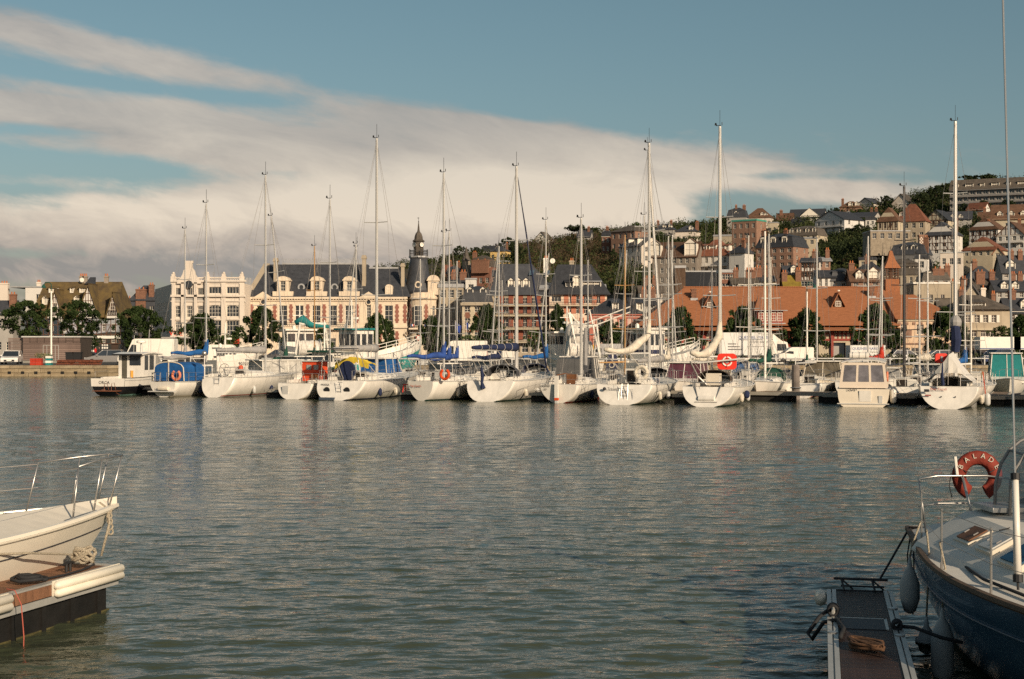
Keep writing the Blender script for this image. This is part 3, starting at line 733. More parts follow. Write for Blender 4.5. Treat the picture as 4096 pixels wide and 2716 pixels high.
# ------------------------------------------------------------------ long pale building with balustrade
def hotel():
 D = 230.; s = D/FPX; X0 = px2x(691, D)
 root = thing('corner_building', 'pale stone building with balustrade, scrolled gable and a shaded left flank', 'building', (X0, D, GZ))
 T = lambda px: (px-691)*s; Z = lambda py: py2z(py, D)-GZ
 W = T(980); top = Z(1135); B = Bld(root, IVORY)
 xs = T(826)
 opsA = []
 for pc, w in ((714, 24), (758, 22), (803, 25)):
  opsA.append((T(pc)-w*s/2, Z(1180), w*s, 28*s, 'w', 3, 1)); opsA.append((T(pc)-w*s/2, Z(1269), w*s, 46*s, 'arch', 3, 3)); opsA.append((T(pc)-w*s/2, Z(1325), w*s, 40*s, 'w', 3, 3))
 B.wall((0, 0), (xs, 0), -1, top, opsA, depth=.55)
 opsB = []
 for pc in (862, 933):
  u = T(pc)-24*s-xs
  opsB += [(u, Z(1175), 48*s, 27*s, 'w', 4, 1), (u, Z(1267), 48*s, 46*s, 'arch', 4, 3), (u, Z(1343), 48*s, 60*s, 'w', 4, 3)]
 B.wall((xs, -.5), (W, -.5), -1, top, opsB, depth=.35)
 B.wall((xs, 0), (xs, -.5), -1, top); B.wall((W, -.5), (W, 22), -1, top)
 sx, sy = px2x(620, 254)-X0, 24.
 B.wall((sx, sy), (0, 0), -1, top, [(4+i*2.6, z, 1.1, 1.5, 'w', 2, 2) for i in range(7) for z in (top-4.2, top-7.4, 6., 2.)] )
 B.wall((W, 22), (sx, sy), -1, top); B.done()
 MB().add([(sx, sy, top-.1), (0, 0, top-.1), (W, 0, top-.1), (W, 22, top-.1)], [(0, 1, 2, 3)]).build('roof', ZINC, root)
 # string courses and cornices
 mb = MB()
 for py, h, d in ((1188, .35, .45), (1128, .3, .4), (1207, .18, .2), (1280, .2, .18), (1350, .3, .5)):
  z = Z(py); mb.box(xs-.05, W+.3, -.5-d, -.503, z, z+h); mb.box(-.3, xs-.05, -d, -.003, z, z+h)
 mb.build('cornice', IVORY, root)
 mb = MB()
 for px in (694, 735, 782, 826): mb.box(T(px)-.25, T(px)+.25, -.22, -.002, 0, top)
 for px in (832, 897, 970): mb.box(T(px)-.35, T(px)+.35, -.72, -.503, 0, top)
 mb.build('pilaster', IVORY, root)
 # dark frieze over the first three bays
 MB().box(.3, xs-.3, -.06, -.001, Z(1205), Z(1188)).build('frieze', GREYW, root)
 # parapet piers and balusters
 pr = MB(); pz = top
 pr.box(-.1, xs, -.1, .25, pz, pz+.25).box(xs, W, -.6, -.25, pz, pz+.25).box(xs, W, -.6, -.25, pz+.85, pz+1.05).box(-.1, xs, -.1, .25, pz+.85, pz+1.05)
 pr.build('parapet', IVORY, root)
 for px in (693, 832, 897, 969):
  y = -.65 if px > 826 else -.15
  MB().box(T(px)-.4, T(px)+.4, y, y+.6, pz+.002, pz+1.2).box(T(px)-.28, T(px)+.28, y+.1, y+.5, pz+1.2, pz+1.6).sph((T(px), y+.3, pz+1.72), .22, 8, 5).build('pier', IVORY, root)
 bal = MB().lathe([(.06, 0), (.09, .1), (.05, .3), (.06, .6)], (0, 0, 0), 6).mesh('baluster', IVORY)
 for a, b, y in ((840, 890, -.42), (904, 962, -.42), (700, 730, .08), (786, 822, .08)):
  n = int((b-a)*s/.28)
  for i in range(n): obj('baluster', bal, root, (T(a)+(b-a)*s*(i+.5)/n, y, pz+.25))
 # scrolled gable with round window
 g = []; cx = T(758)
 prof = [(1.9, 0), (1.75, .5), (1.35, .9), (1.0, 1.5), (.85, 2.1), (.55, 2.5), (.5, 3.3), (.62, 3.35), (.62, 3.7)]
 pts = [(cx+a*1.05, -.45, top+b) for a, b in prof]+[(cx-a*1.05, -.45, top+b) for a, b in prof[::-1]]
 MB().prism(pts[::-1], (0, .5, 0)).build('scrolled_gable', IVORY, root)
 MB().lathe([(.62, 0), (.62, .03)], (cx, -.49, top-.1), 16, axis='y').build('arched_window', GLASS, root)
 mb = MB()
 for sgn in (-1, 1):
  mb.box(cx+sgn*1.05-.25, cx+sgn*1.05+.25, -.45, -.225, Z(1290), top+.2)
 mb.build('column', IVORY, root)
 # shop canopy and red lettering that shows between masts
 MB().box(-2.5, T(800), -1.6, -.002, Z(1353), Z(1348)).build('canopy', GREYW, root)
 sg = mat('red_sign', (.6, .06, .02), .5)
 text(root, 'VUE', 1.25, (T(705)+.0, -.25, Z(1343)), (R(90), 0, 0), sg)
 MB().box(T(935), T(965), -.56, -.504, .1, 2.6).build('shop_front', GLASS, root)
 MB().box(T(938), T(962), -1.1, -.51, 2.2, 3.0).build('red_awning', REDP, root)
 # roof aerials
 mb = MB()
 for px in (800, 838, 872, 912, 955): x = T(px); mb.tube((x, 3, top), (x, 3, top+2.1), .03, n=4).tube((x-.4, 3, top+1.9), (x+.4, 3, top+1.9), .02, n=4).tube((x-.3, 3, top+1.6), (x+.3, 3, top+1.6), .02, n=4)
 mb.build('aerial', WIRE, root)
 # telephone mast at the right end
 t = thing('antenna_mast', 'grey phone antenna cluster rising between the pale building and the town hall', 'antenna', (px2x(993, 236), 236., py2z(1200, 236)))
 m2 = MB().tube((0, 0, -3), (0, 0, 3.6), .08); m2.build('pole', ZINC, t)
 for a in range(3): MB().box(-.14+.35*math.cos(a*2.1), .14+.35*math.cos(a*2.1), -.1+.3*math.sin(a*2.1), .06+.3*math.sin(a*2.1), 1.9, 3.7).build('antenna_panel', ZINC, t)
 MB().box(-.22, .22, -.4, -.05, -1.4, .9).build('antenna_cabinet', WHITEP, t)
hotel()
# ------------------------------------------------------------------ town hall
THST = mat('townhall_stone', (.66, .545, .41), .85, var=.09, vs=.8, bump=.3, bs=9)
def town_hall():
 D = 235.; s = D/FPX; X0 = px2x(985, D)
 root = thing('town_hall', 'long cream stone town hall with brick panels, steep slate roof and clock turret', 'town hall', (X0, D, GZ))
 T = lambda px: (px-985)*s; Z = lambda py: py2z(py, D)-GZ
 W = T(1628); ez = Z(1190); B = Bld(root, THST)
 ops = []
 for pc in (1132, 1197, 1265, 1331, 1397, 1555):
  ops.append((T(pc)-.68, Z(1303), 1.36, 81*s, 'w', 2, 4)); ops.append((T(pc)-.5, Z(1408), 1.0, 55*s, 'w', 2, 4))
 for pc in (1053, 1475): ops.append((T(pc)-.35, Z(1280), .7, 62*s, 'w', 2, 5))
 B.wall((0, 0), (W, 0), -1, ez, ops, depth=.3); B.wall((0, 14), (0, 0), -1, ez); B.wall((W, 14), (0, 14), -1, ez)
 # channelled stone: thin recessed-looking courses as raised bands
 B.done()
 mb = MB()
 for py, h, d in ((1196, .34, .42), (1205, .16, .2), (1312, .28, .3), (1420, .5, .12)):
  mb.box(-.1, W+.1, -d, -.002, Z(py), Z(py)+h)
 mb.build('cornice', THST, root)
 md = MB().box(-.11, .11, -.36, -.003, 0, .2).mesh('modillion', THST)
 for i in range(58): obj('modillion', md, root, (.3+i*(W-.6)/57, 0, Z(1199)))
 bp = MB()
 k = 9
 for j in range(k): w = .34 if j % 2 else .22; bp.box(-w, w, -.05, -.002, j*.345, j*.345+.34)
 bpm = bp.mesh('brick_panel', mat('brick_panel_red', (.27, .11, .08), .9, var=.2))
 for px in (1007, 1099, 1164, 1231, 1297, 1363, 1428, 1521, 1588, 1620): obj('brick_panel', bpm, root, (T(px), 0, Z(1292)))
 for px in (1521, 1588): obj('brick_panel', bpm, root, (T(px), 0, Z(1400)))
 railing(root, T(1110), T(1418), -.75, Z(1312)+.1, .85, step=.3)
 MB().box(T(1108), T(1420), -.9, -.301, Z(1318), Z(1312)+.1).build('balcony', THST, root)
 for pc in (1053, 1475):    # small pedimented bays with a round window
  x = T(pc)
  MB().prism([(x-1.7, -.5, ez-.1), (x+1.7, -.5, ez-.1), (x, -.5, ez+.95)], (0, .7, 0)).build('pediment', THST, root)
  MB().lathe([(.52, 0), (.52, .14), (.34, .16)], (x, -.16, Z(1208)), 14, axis='y').build('round_surround', THST, root)
  MB().lathe([(.34, 0), (.34, .03)], (x, -.20, Z(1208)), 12, axis='y').build('round_window', GLASS, root)
 # main roof: truncated hip
 r = MB(); rz = Z(1050); y1 = 14.; x0, x1 = -.2, T(1462)
 sl = 6.0
 a = [(x0, -.35, ez+.1), (x1+1.2, -.35, ez+.1), (x1+1.2, y1, ez+.1), (x0, y1, ez+.1)]
 b = [(T(1040), sl, rz), (x1-.2, sl, rz), (x1-.2, y1-sl, rz), (T(1040), y1-sl, rz)]
 r.add(a+b, [(0, 1, 5, 4), (1, 2, 6, 5), (2, 3, 7, 6), (3, 0, 4, 7), (4, 5, 6, 7), (3, 2, 1, 0)]); r.build('roof', SLATE, root)
 r = MB(); rz2 = Z(1060)-.3; x0b, x1b = T(1455), W+.6
 a = [(x0b, -.35, ez+.1), (x1b, -.35, ez+.1), (x1b, y1, ez+.1), (x0b, y1, ez+.1)]
 b = [(x0b, sl, rz2), (T(1590), sl, rz2), (T(1590), y1-sl, rz2), (x0b, y1-sl, rz2)]
 r.add(a+b, [(0, 1, 5, 4), (1, 2, 6, 5), (2, 3, 7, 6), (3, 0, 4, 7), (4, 5, 6, 7), (3, 2, 1, 0)]); r.build('roof', SLATE, root)
 MB().box(T(1105), x1-.2, sl-.12, sl+.12, rz, rz+.28).box(T(1462), T(1588), sl-.12, sl+.12, rz2, rz2+.28).build('ridge_capping', ZINC, root)
 mb = MB(); n = 46
 for i in range(n): x = T(1108)+(T(1440)-T(1108))*i/(n-1); mb.box(x-.03, x+.03, sl-.03, sl+.03, rz+.28, rz+1.0)
 mb.box(T(1108), T(1440), sl-.02, sl+.02, rz+.62, rz+.66).box(T(1108), T(1440), sl-.02, sl+.02, rz+.9, rz+.94).build('roof_cresting', ZINC, root)
 MB().slab([(-.3, -.4, ez), (.5, -.4, ez), (T(1040)+.6, sl, rz+.2), (T(1040)-.4, sl, rz+.2)], .3).build('gable_coping', BEIGE, root)
 # stone dormers
 def sdormer(pc):
  x = T(pc); y = -.2; z = ez+.25; g = MB()
  g.box(x-1.7, x+1.7, y, y+1.4, z-.1, z+.75)
  g.box(x-.95, x-.42, y+.05, y+2.6, z+.75, z+2.5).box(x+.42, x+.95, y+.05, y+2.6, z+.75, z+2.5).box(x-.42, x+.42, y+.3, y+2.6, z+.75, z+2.5).box(x-1.12, x+1.12, y-.1, y+2.6, z+2.5, z+2.72)
  g.prism([(x+.98*math.cos(a), y-.02, z+2.72+.55*math.sin(a)) for a in [math.pi*i/8 for i in range(9)]], (0, 2.8, 0))
  o = g.build('dormer', THST, root); add_window(o, x-.40, y+.22, z+.8, 0, .8, 1.6, 2, 3, inset=0)
 for pc in (1132, 1267, 1397): sdormer(pc)
 kk = sl/(rz-ez)
 for pc in (1200, 1334):    # zinc bull's-eye windows in the slates
  z = Z(1148); y = kk*(z-ez)-.35; x = T(pc)
  q = MB().torus((x, y-.15, z), .48, .17, 16, 6, axis='y').lathe([(.55, 0), (.5, 1.2)], (x, y-.1, z), 12, axis='y'); o = q.build('round_dormer', ZINC, root)
  MB().lathe([(.33, 0), (.33, .04)], (x, y-.16, z), 12, axis='y').build('pane', GLASS, o)
 x = T(1555); z = ez+.4; y = .2
 g = MB().box(x-.62, x+.62, y, y+1.8, z-.3, z+1.25); g.prism([(x+.62*math.cos(a), y, z+1.25+.55*math.sin(a)) for a in [math.pi*i/8 for i in range(9)]], (0, 2., 0))
 o = g.build('arched_dormer', THST, root); add_window(o, x-.4, y-.05, z+.05, 0, .8, 1.5, 2, 3, inset=0)
 for pc, yt, yb, w in ((1091, 1040, 1125, .62), (1451, 1030, 1145, .62), (1607, 1062, 1140, .55)):
  x = T(pc); y = kk*(Z(yb)-ez)-.2
  m_ = MB().box(x-w/2, x+w/2, y, y+.9, Z(yb)-1, Z(yt)).box(x-w/2-.12, x+w/2+.12, y-.1, y+1., Z(yt)-.1, Z(yt)+.25).box(x-w/2-.02, x+w/2+.02, y, y+.9, Z(yt)+.25, Z(yt)+.5)
  m_.build('chimney', BEIGE, root)
 # ---- rounded corner pavilion with the tall conical slate roof
 cx, cy = T(1688), 3.0; rad = (1750-1626)/2*s*1.02
 seg = []
 Bp = Bld(root, THST); n = 14
 pts = [(cx+rad*math.cos(a), cy+rad*math.sin(a)*1.0) for a in [math.pi+math.pi*i/n for i in range(n+1)]]
 for i in range(n):
  p, q = pts[i], pts[i+1]; L = math.hypot(q[0]-p[0], q[1]-p[1]); o = []
  if i in (2, 3, 6, 7, 10, 11) and i % 2 == 0 or i in (5, 8):
   if i in (2, 6, 10): o = [((L-.5)/2-.0, Z(1303), .52, 80*s, 'w', 1, 4)]
  Bp.wall(p, q, -1, ez, o, depth=.2)
 Bp.wall(pts[-1], (pts[-1][0], 14), -1, ez); Bp.done()
 fx = T(1672)
 add_window(root, fx-.65, cy-rad*.985, Z(1303), 0, 1.3, 81*s, 2, 4, inset=-.06)
 add_window(root, T(1733)-.2, cy-rad*.66, Z(1303), R(38), .9, 81*s, 2, 4, inset=-.1)
 MB().lathe([(rad+.02, Z(1200)), (rad+.35, Z(1195)), (rad+.4, Z(1190)), (rad+.1, Z(1185)), (rad+.1, Z(1170)), (rad-.3, Z(1168))], (cx, cy, 0), 24).build('cornice', THST, root)
 for px, yy in ((1639, .5), (1704, .08)): obj('brick_panel', bpm, root, (T(px), cy-rad*math.cos(math.asin(max(-1, min(1, (T(px)-cx)/rad))))-.01, Z(1292)), (0, 0, math.asin((T(px)-cx)/rad)))
 railing(root, T(1640), T(1700), cy-rad-.75, Z(1312), .85, step=.2)
 MB().box(T(1636), T(1704), cy-rad-.9, cy-rad+.4, Z(1318), Z(1312)).build('balcony', THST, root)
 # tricolour cockades left out of the railing; cone roof
 tx = T(1669)
 prof = [(2.7, Z(1172)), (2.3, Z(1150)), (2.05, Z(1125)), (1.85, Z(1100)), (1.68, Z(1075)), (1.5, Z(1045)), (1.42, Z(1030))]
 MB().lathe(prof, (tx, cy+.3, 0), 20).build('tower_roof', SLATE, root, smooth=True)
 MB().lathe([(1.4, Z(1030)), (1.66, Z(1026)), (1.66, Z(1020)), (0.01, Z(1020))], (tx, cy+.3, 0), 8).build('tower_platform', ZINC, root)
 mb = MB()
 for i in range(8):
  a = math.pi/8+i*math.pi/4; b = a+math.pi/4
  p, q = Vector((tx+1.58*math.cos(a), cy+.3+1.58*math.sin(a), Z(1020))), Vector((tx+1.58*math.cos(b), cy+.3+1.58*math.sin(b), Z(1020)))
  up = Vector((0, 0, .9)); mb.tube(p+up, q+up, .05, n=4); mb.tube(p, p+up*1.25, .09, n=4)
  for j in range(1, 4): w = p.lerp(q, j/4); mb.tube(w, w+up, .03, n=4)
  mb.tube(p+up*.5, q+up*.5, .03, n=4)
 mb.build('tower_railing', IRON, root)
 # octagonal belfry
 o8 = MB(); bf = MB().lathe([(.86, Z(1020)), (.86, Z(960))], (tx, cy+.3, 0), 8, R(22.5), R(382.5)); bl = bf.build('belfry', SLATE2, root)
 mb = MB()
 for i in range(6): mb.lathe([(.88, 0), (.93, .04), (.88, .08)], (tx, cy+.3, Z(1012)+i*.2), 8, R(22.5), R(382.5))
 mb.build('louvre', SLATE2, bl)
 for a in (-50, -140):     # clock faces
  c = MB().lathe([(.43, 0), (.43, .08)], (0, 0, 0), 16, axis='y'); dx, dy = math.cos(R(a)), math.sin(R(a))
  co = c.build('clock_face', WHITEP, bl, (tx+dx*.92, cy+.3+dy*.92, Z(974)), R(a+90))
  MB().box(-.025, .025, -.03, -.01, 0, .33).add([(-.02, -.02, 0), (.02, -.02, -.02), (.22, -.02, .14), (.2, -.02, .17)], [(0, 1, 2, 3)]).build('clock_hand', BLACK, co)
  MB().torus((0, -.0, 0), .43, .05, 16, 5, axis='y').build('clock_rim', IRON, co)
 MB().lathe([(1.04, Z(961)), (1.08, Z(958)), (.76, Z(952)), (.70, Z(940)), (.52, Z(928)), (.27, Z(921)), (.2, Z(915)), (.14, Z(900)), (.07, Z(885)), (.03, Z(878))], (tx, cy+.3, 0), 8, R(22.5), R(382.5)).build('tower_cap', SLATE2, root)
 mb = MB().tube((tx, cy+.3, Z(882)), (tx, cy+.3, Z(862)), .035, n=5).sph((tx, cy+.3, Z(880)), .1, 6, 4).box(tx-.22, tx+.1, cy+.28, cy+.32, Z(866), Z(864)); mb.build('weathervane', IRON, root)
 x = T(1670); z = Z(1138)     # bull's eye in the cone
 q = MB().torus((x, cy-1.85, z), .46, .16, 14, 6, axis='y').lathe([(.5, 0), (.5, 1.)], (x, cy-1.8, z), 12, axis='y'); o = q.build('round_dormer', THST, root)
 MB().lathe([(.32, 0), (.32, .04)], (x, cy-1.9, z), 12, axis='y').build('pane', GLASS, o)
 g = MB(); x = T(1733)        # stone aedicule at the corner
 g.box(x-.95, x+.85, cy-1.9, cy-.9, Z(1178), Z(1122)).box(x-1.15, x+1.05, cy-2.1, cy-.8, Z(1122), Z(1118))
 g.prism([(x-.05+1.0*math.cos(a), cy-2.05, Z(1118)+.8*math.sin(a)) for a in [math.pi*i/8 for i in range(9)]], (0, 1.1, 0))
 g.build('corner_aedicule', THST, root)
 # tricolour rosette banners on the balcony
 for px in (1645, 1698):
  for k_, c in enumerate(('flag_blue', 'flag_white', 'flag_red')):
   mm = mat(c, {'flag_blue': (.02, .05, .25), 'flag_white': (.75, .72, .66), 'flag_red': (.55, .02, .02)}[c], .8)
   MB().box(T(px)+k_*.17, T(px)+k_*.17+.168, cy-rad-.83, cy-rad-.8, Z(1305), Z(1297)).build('banner_stripe', mm, root)
town_hall()
# ------------------------------------------------------------------ buildings between town hall and fish market
house('narrow pale stone building with dark windows right of the clock turret', 1755, 1852, 1430, 1150, 1135, 'flat', BEIGE, ZINC, 3, 5, D=236, name='town_building', cat='building', rows=3, ww=1.0)
def brick_mansard():
 D = 226.; s = D/FPX
 r = house('brick building with cream window surrounds and two white dormers in a black mansard', 1850, 1968, 1430, 1208, 1140, 'mans', BRICK, SLATE, 3, 4, D=D, depth=10., name='town_building', cat='building', ch=(), dorm=((-.24, 1.0, 1.9, .08), (.2, 1.0, 1.9, .08)), dk='g', rows=3, ww=.95)
 W = (1968-1850)*s; mb = MB(); Hh = (1430-1208)*s
 for i in range(4):
  x = -W/2+W*i/3
  for j in range(24):
   w = .42 if j % 2 else .3; mb.box(max(x-w, -W/2-.05), min(x+w, W/2+.05), -.06, -.003, j*.36, j*.36+.35)
 tag(mb.build('quoins', CREAM, r), kind='stuff')
 MB().box(-W/2-.3, W/2+.3, -.5, -.07, Hh-.55, Hh-.1).build('cornice', BEIGE, r)
 for k in (1, 2): MB().box(-W/2, W/2, -.12, -.062, k*Hh/4, k*Hh/4+.2).build('string_course', CREAM, r)
brick_mansard()
def long_slate():
 D = 240.; s = D/FPX; X0 = px2x(1966, D)
 root = thing('apartment_building', 'long building with balconies and brick panels under a huge dark slate roof', 'building', (X0, D, GZ))
 T = lambda px: (px-1966)*s; Z = lambda py: py2z(py, D)-GZ
 ez = Z(1180); B = Bld(root, BEIGE); W1 = T(2196); ops = []
 for f, py in enumerate((1410, 1360, 1308, 1255, 1215)):
  for i, pc in enumerate((1990, 2022, 2066, 2100, 2136, 2172)):
   ops.append((T(pc)-.55, Z(py), 1.1, 1.5 if f < 4 else 1.0, 'w', 2, 2))
 B.wall((0, 0), (W1, 0), -1, ez, ops); B.wall((0, 12), (0, 0), -1, ez); B.wall((T(2425), 12), (0, 12), -1, ez); B.done()
 B2 = Bld(root, mat('wall_pinkish', (.66, .52, .40), .85, var=.08)); ops = []
 for f, py in enumerate((1408, 1362, 1315, 1255, 1215)):
  for pc, w in ((2282, .55), (2304, .9), (2340, .8), (2362, .8), (2392, .8)):
   if f < 4 or pc > 2200: ops.append((T(pc)-w/2-W1, Z(py), w, 1.35, 'w', 2, 2))
 ops.append((T(2205)-W1, Z(1208), 38*s, 26*s, 'w', 3, 1))
 B2.wall((W1, -1.5), (T(2425), -1.5), -1, ez, ops); B2.wall((W1, 0), (W1, -1.5), -1, ez); B2.wall((T(2425), -1.5), (T(2425), 12), -1, ez); B2.done()
 bpm = MB().box(-.4, .4, -.05, -.003, 0, 1.55).mesh('brick_panel', mat('brick_panel_brown', (.24, .075, .045), .9, var=.2))
 bpm2 = bpm.copy(); bpm2.materials[0] = mat('brick_panel_pink', (.45, .17, .10), .9, var=.15)
 for py in (1360, 1308, 1255, 1215):
  for pc in (2006, 2044, 2083, 2118, 2154, 2187): obj('brick_panel', bpm, root, (T(pc), 0, Z(py)))
  for pc in (2264, 2293, 2325, 2376, 2408): obj('brick_panel', bpm2, root, (T(pc), -1.5, Z(py)))
 for py in (1368, 1315, 1262, 1222):
  MB().box(T(1985), W1-.2, -1.2, -.06, Z(py)-.16, Z(py)).build('balcony', CREAM, root); railing(root, T(1985), W1-.2, -1.15, Z(py), .95, step=.25)
 MB().box(T(2200), T(2425), -2.4, -1.56, Z(1222)-.16, Z(1222)).build('balcony', CREAM, root); railing(root, T(2200), T(2425), -2.35, Z(1222), .95, step=.25)
 # roofs
 r = MB(); rz = Z(1052)
 def mans(x0, x1, y0, y1, z0, z1, i0, i1, iy=3.2):
  a = [(x0, y0, z0), (x1, y0, z0), (x1, y1, z0), (x0, y1, z0)]; b = [(x0+i0, y0+iy, z1), (x1-i1, y0+iy, z1), (x1-i1, y1-iy, z1), (x0+i0, y1-iy, z1)]
  r.add(a+b, [(0, 1, 5, 4), (1, 2, 6, 5), (2, 3, 7, 6), (3, 0, 4, 7), (4, 5, 6, 7), (3, 2, 1, 0)])
 mans(-.4, T(2235), -.5, 12.5, ez, rz, 1.5, 4.5); r.build('roof', SLATE, root)
 r = MB(); mans(T(2190), T(2440), -2.2, 12.5, ez+.0, Z(1055), 1.8, 3., 4.5); r.build('roof', SLATE, root)
 for pc in (2045, 2075, 2105): dormer(root, T(pc), .3, Z(1160), 1.15, 1.7, 2.5, SLATE, kind='g')
 dormer(root, T(2305), -1.2, Z(1155), 1.3, 1.9, 2.5, SLATE, kind='g')
 for pc in (2266, 2284): dormer(root, T(pc), -1.2, Z(1150), .6, .9, 1.6, SLATE, wm=SLATE, kind='shed', cols=1, rows=1)
 dormer(root, T(2365), -1.0, Z(1160), 3.2, 1.4, 2.5, ZINC, kind='shed', cols=3, rows=1)
 MB().slab([(T(2155), -.6, Z(1155)), (T(2255), -.9, Z(1155)), (T(2240), 1.2, Z(1130)), (T(2165), 1.2, Z(1130))], .3).build('terrace_roof', ZINC, root)
 for pc in (2115, 2178): MB().slab([(T(pc), 1.2, Z(1100)), (T(pc)+.8, 1.2, Z(1100)), (T(pc)+1., 2., Z(1080)), (T(pc)+.2, 2., Z(1080))], -.08).build('skylight', GLASSB, root)
 MB().lathe([(.45, 0), (.4, .12), (.0, .18)], (T(2212), 2.5, rz+.5), 12, axis='y').build('satellite_dish', WHITEP, root)
 chimney(root, T(2185), 3, rz, .8, 1., WHITEP, 2); chimney(root, T(2290), 3, rz, .8, .6, BEIGE, 2)
long_slate()
def pink_house():
 D = 207.; s = D/FPX; X0 = px2x(2361, D)
 root = thing('pink_house', 'pink rendered house with brick window surrounds above a striped yellow and red awning', 'house', (X0, D, GZ))
 T = lambda px: (px-2361)*s; Z = lambda py: py2z(py, D)-GZ
 W = T(2566); ez = Z(1252); B = Bld(root, PINK); ops = []
 trim = MB()
 for pc in (2401, 2490, 2545):
  for zb in (1322, 1370):
   ops.append((T(pc)-.5, Z(zb), 1.0, 1.65, 'w', 2, 3)); x = T(pc)
   trim.box(x-.72, x-.51, -.07, -.002, Z(zb), Z(zb)+1.66).box(x+.51, x+.72, -.07, -.002, Z(zb), Z(zb)+1.66).box(x-.75, x+.75, -.07, -.002, Z(zb)+1.66, Z(zb)+1.95)
 ops.append((.6, .2, W-1.2, 1.9, 'dark'))
 B.wall((0, 0), (W, 0), -1, ez, ops); B.wall((W, 0), (W, 9), -1, ez); B.wall((W, 9), (0, 9), -1, ez); B.wall((0, 9), (0, 0), -1, ez); B.done()
 pr = mat('pink_brick_trim', (.42, .14, .10), .85)
 trim.build('window_surround', pr, root)
 MB().box(-.12, .42, -.10, -.004, 0, ez).box(-.15, W+.1, -.16, -.006, Z(1272), Z(1268)).box(-.15, W+.1, -.3, -.008, ez-.35, ez-.02).box(0, W, -.1, -.005, Z(1342), Z(1337)).build('brick_band', pr, root)
 r = MB(); roof_hip(r, 0, W, 0, 9, ez, Z(1190)-ez, .35, fx=3.4, fy=4.2); r.build('roof', SLATE, root)
 for pc in (2463, 2560): dormer(root, T(pc), .7, Z(1248)+.2, .95, 1.2, 2., SLATE, kind='shed')
 railing(root, T(2372), T(2425), -.5, Z(1372), .8, step=.15)
 # striped awning, each stripe a strip of cloth
 yl, rd = mat('awning_yellow', (.75, .42, .06), .8), mat('awning_red', (.55, .09, .02), .8)
 aw = obj('awning', None, root); n = 15; x0, x1 = .3, W-.4
 for i in range(n):
  a, b = x0+(x1-x0)*i/n, x0+(x1-x0)*(i+1)/n
  MB().slab([(a, -2.0, Z(1398)), (b, -2.0, Z(1398)), (b, -.01, Z(1379)), (a, -.01, Z(1379))], .03).build('stripe', rd if i % 2 else yl, aw)
 MB().box(x0, x1, -2.03, -2.0, Z(1406), Z(1398)).build('valance', mat('awning_orange', (.7, .3, .04), .8), aw)
 for pc, z in ((2372, 1275), (2432, 1275), (2500, 1275)): MB().tube((T(pc), -.2, Z(z)-.05), (T(pc), -.02, Z(z)-.05), .05, n=5).build('wall_anchor', IRON, root)
pink_house()
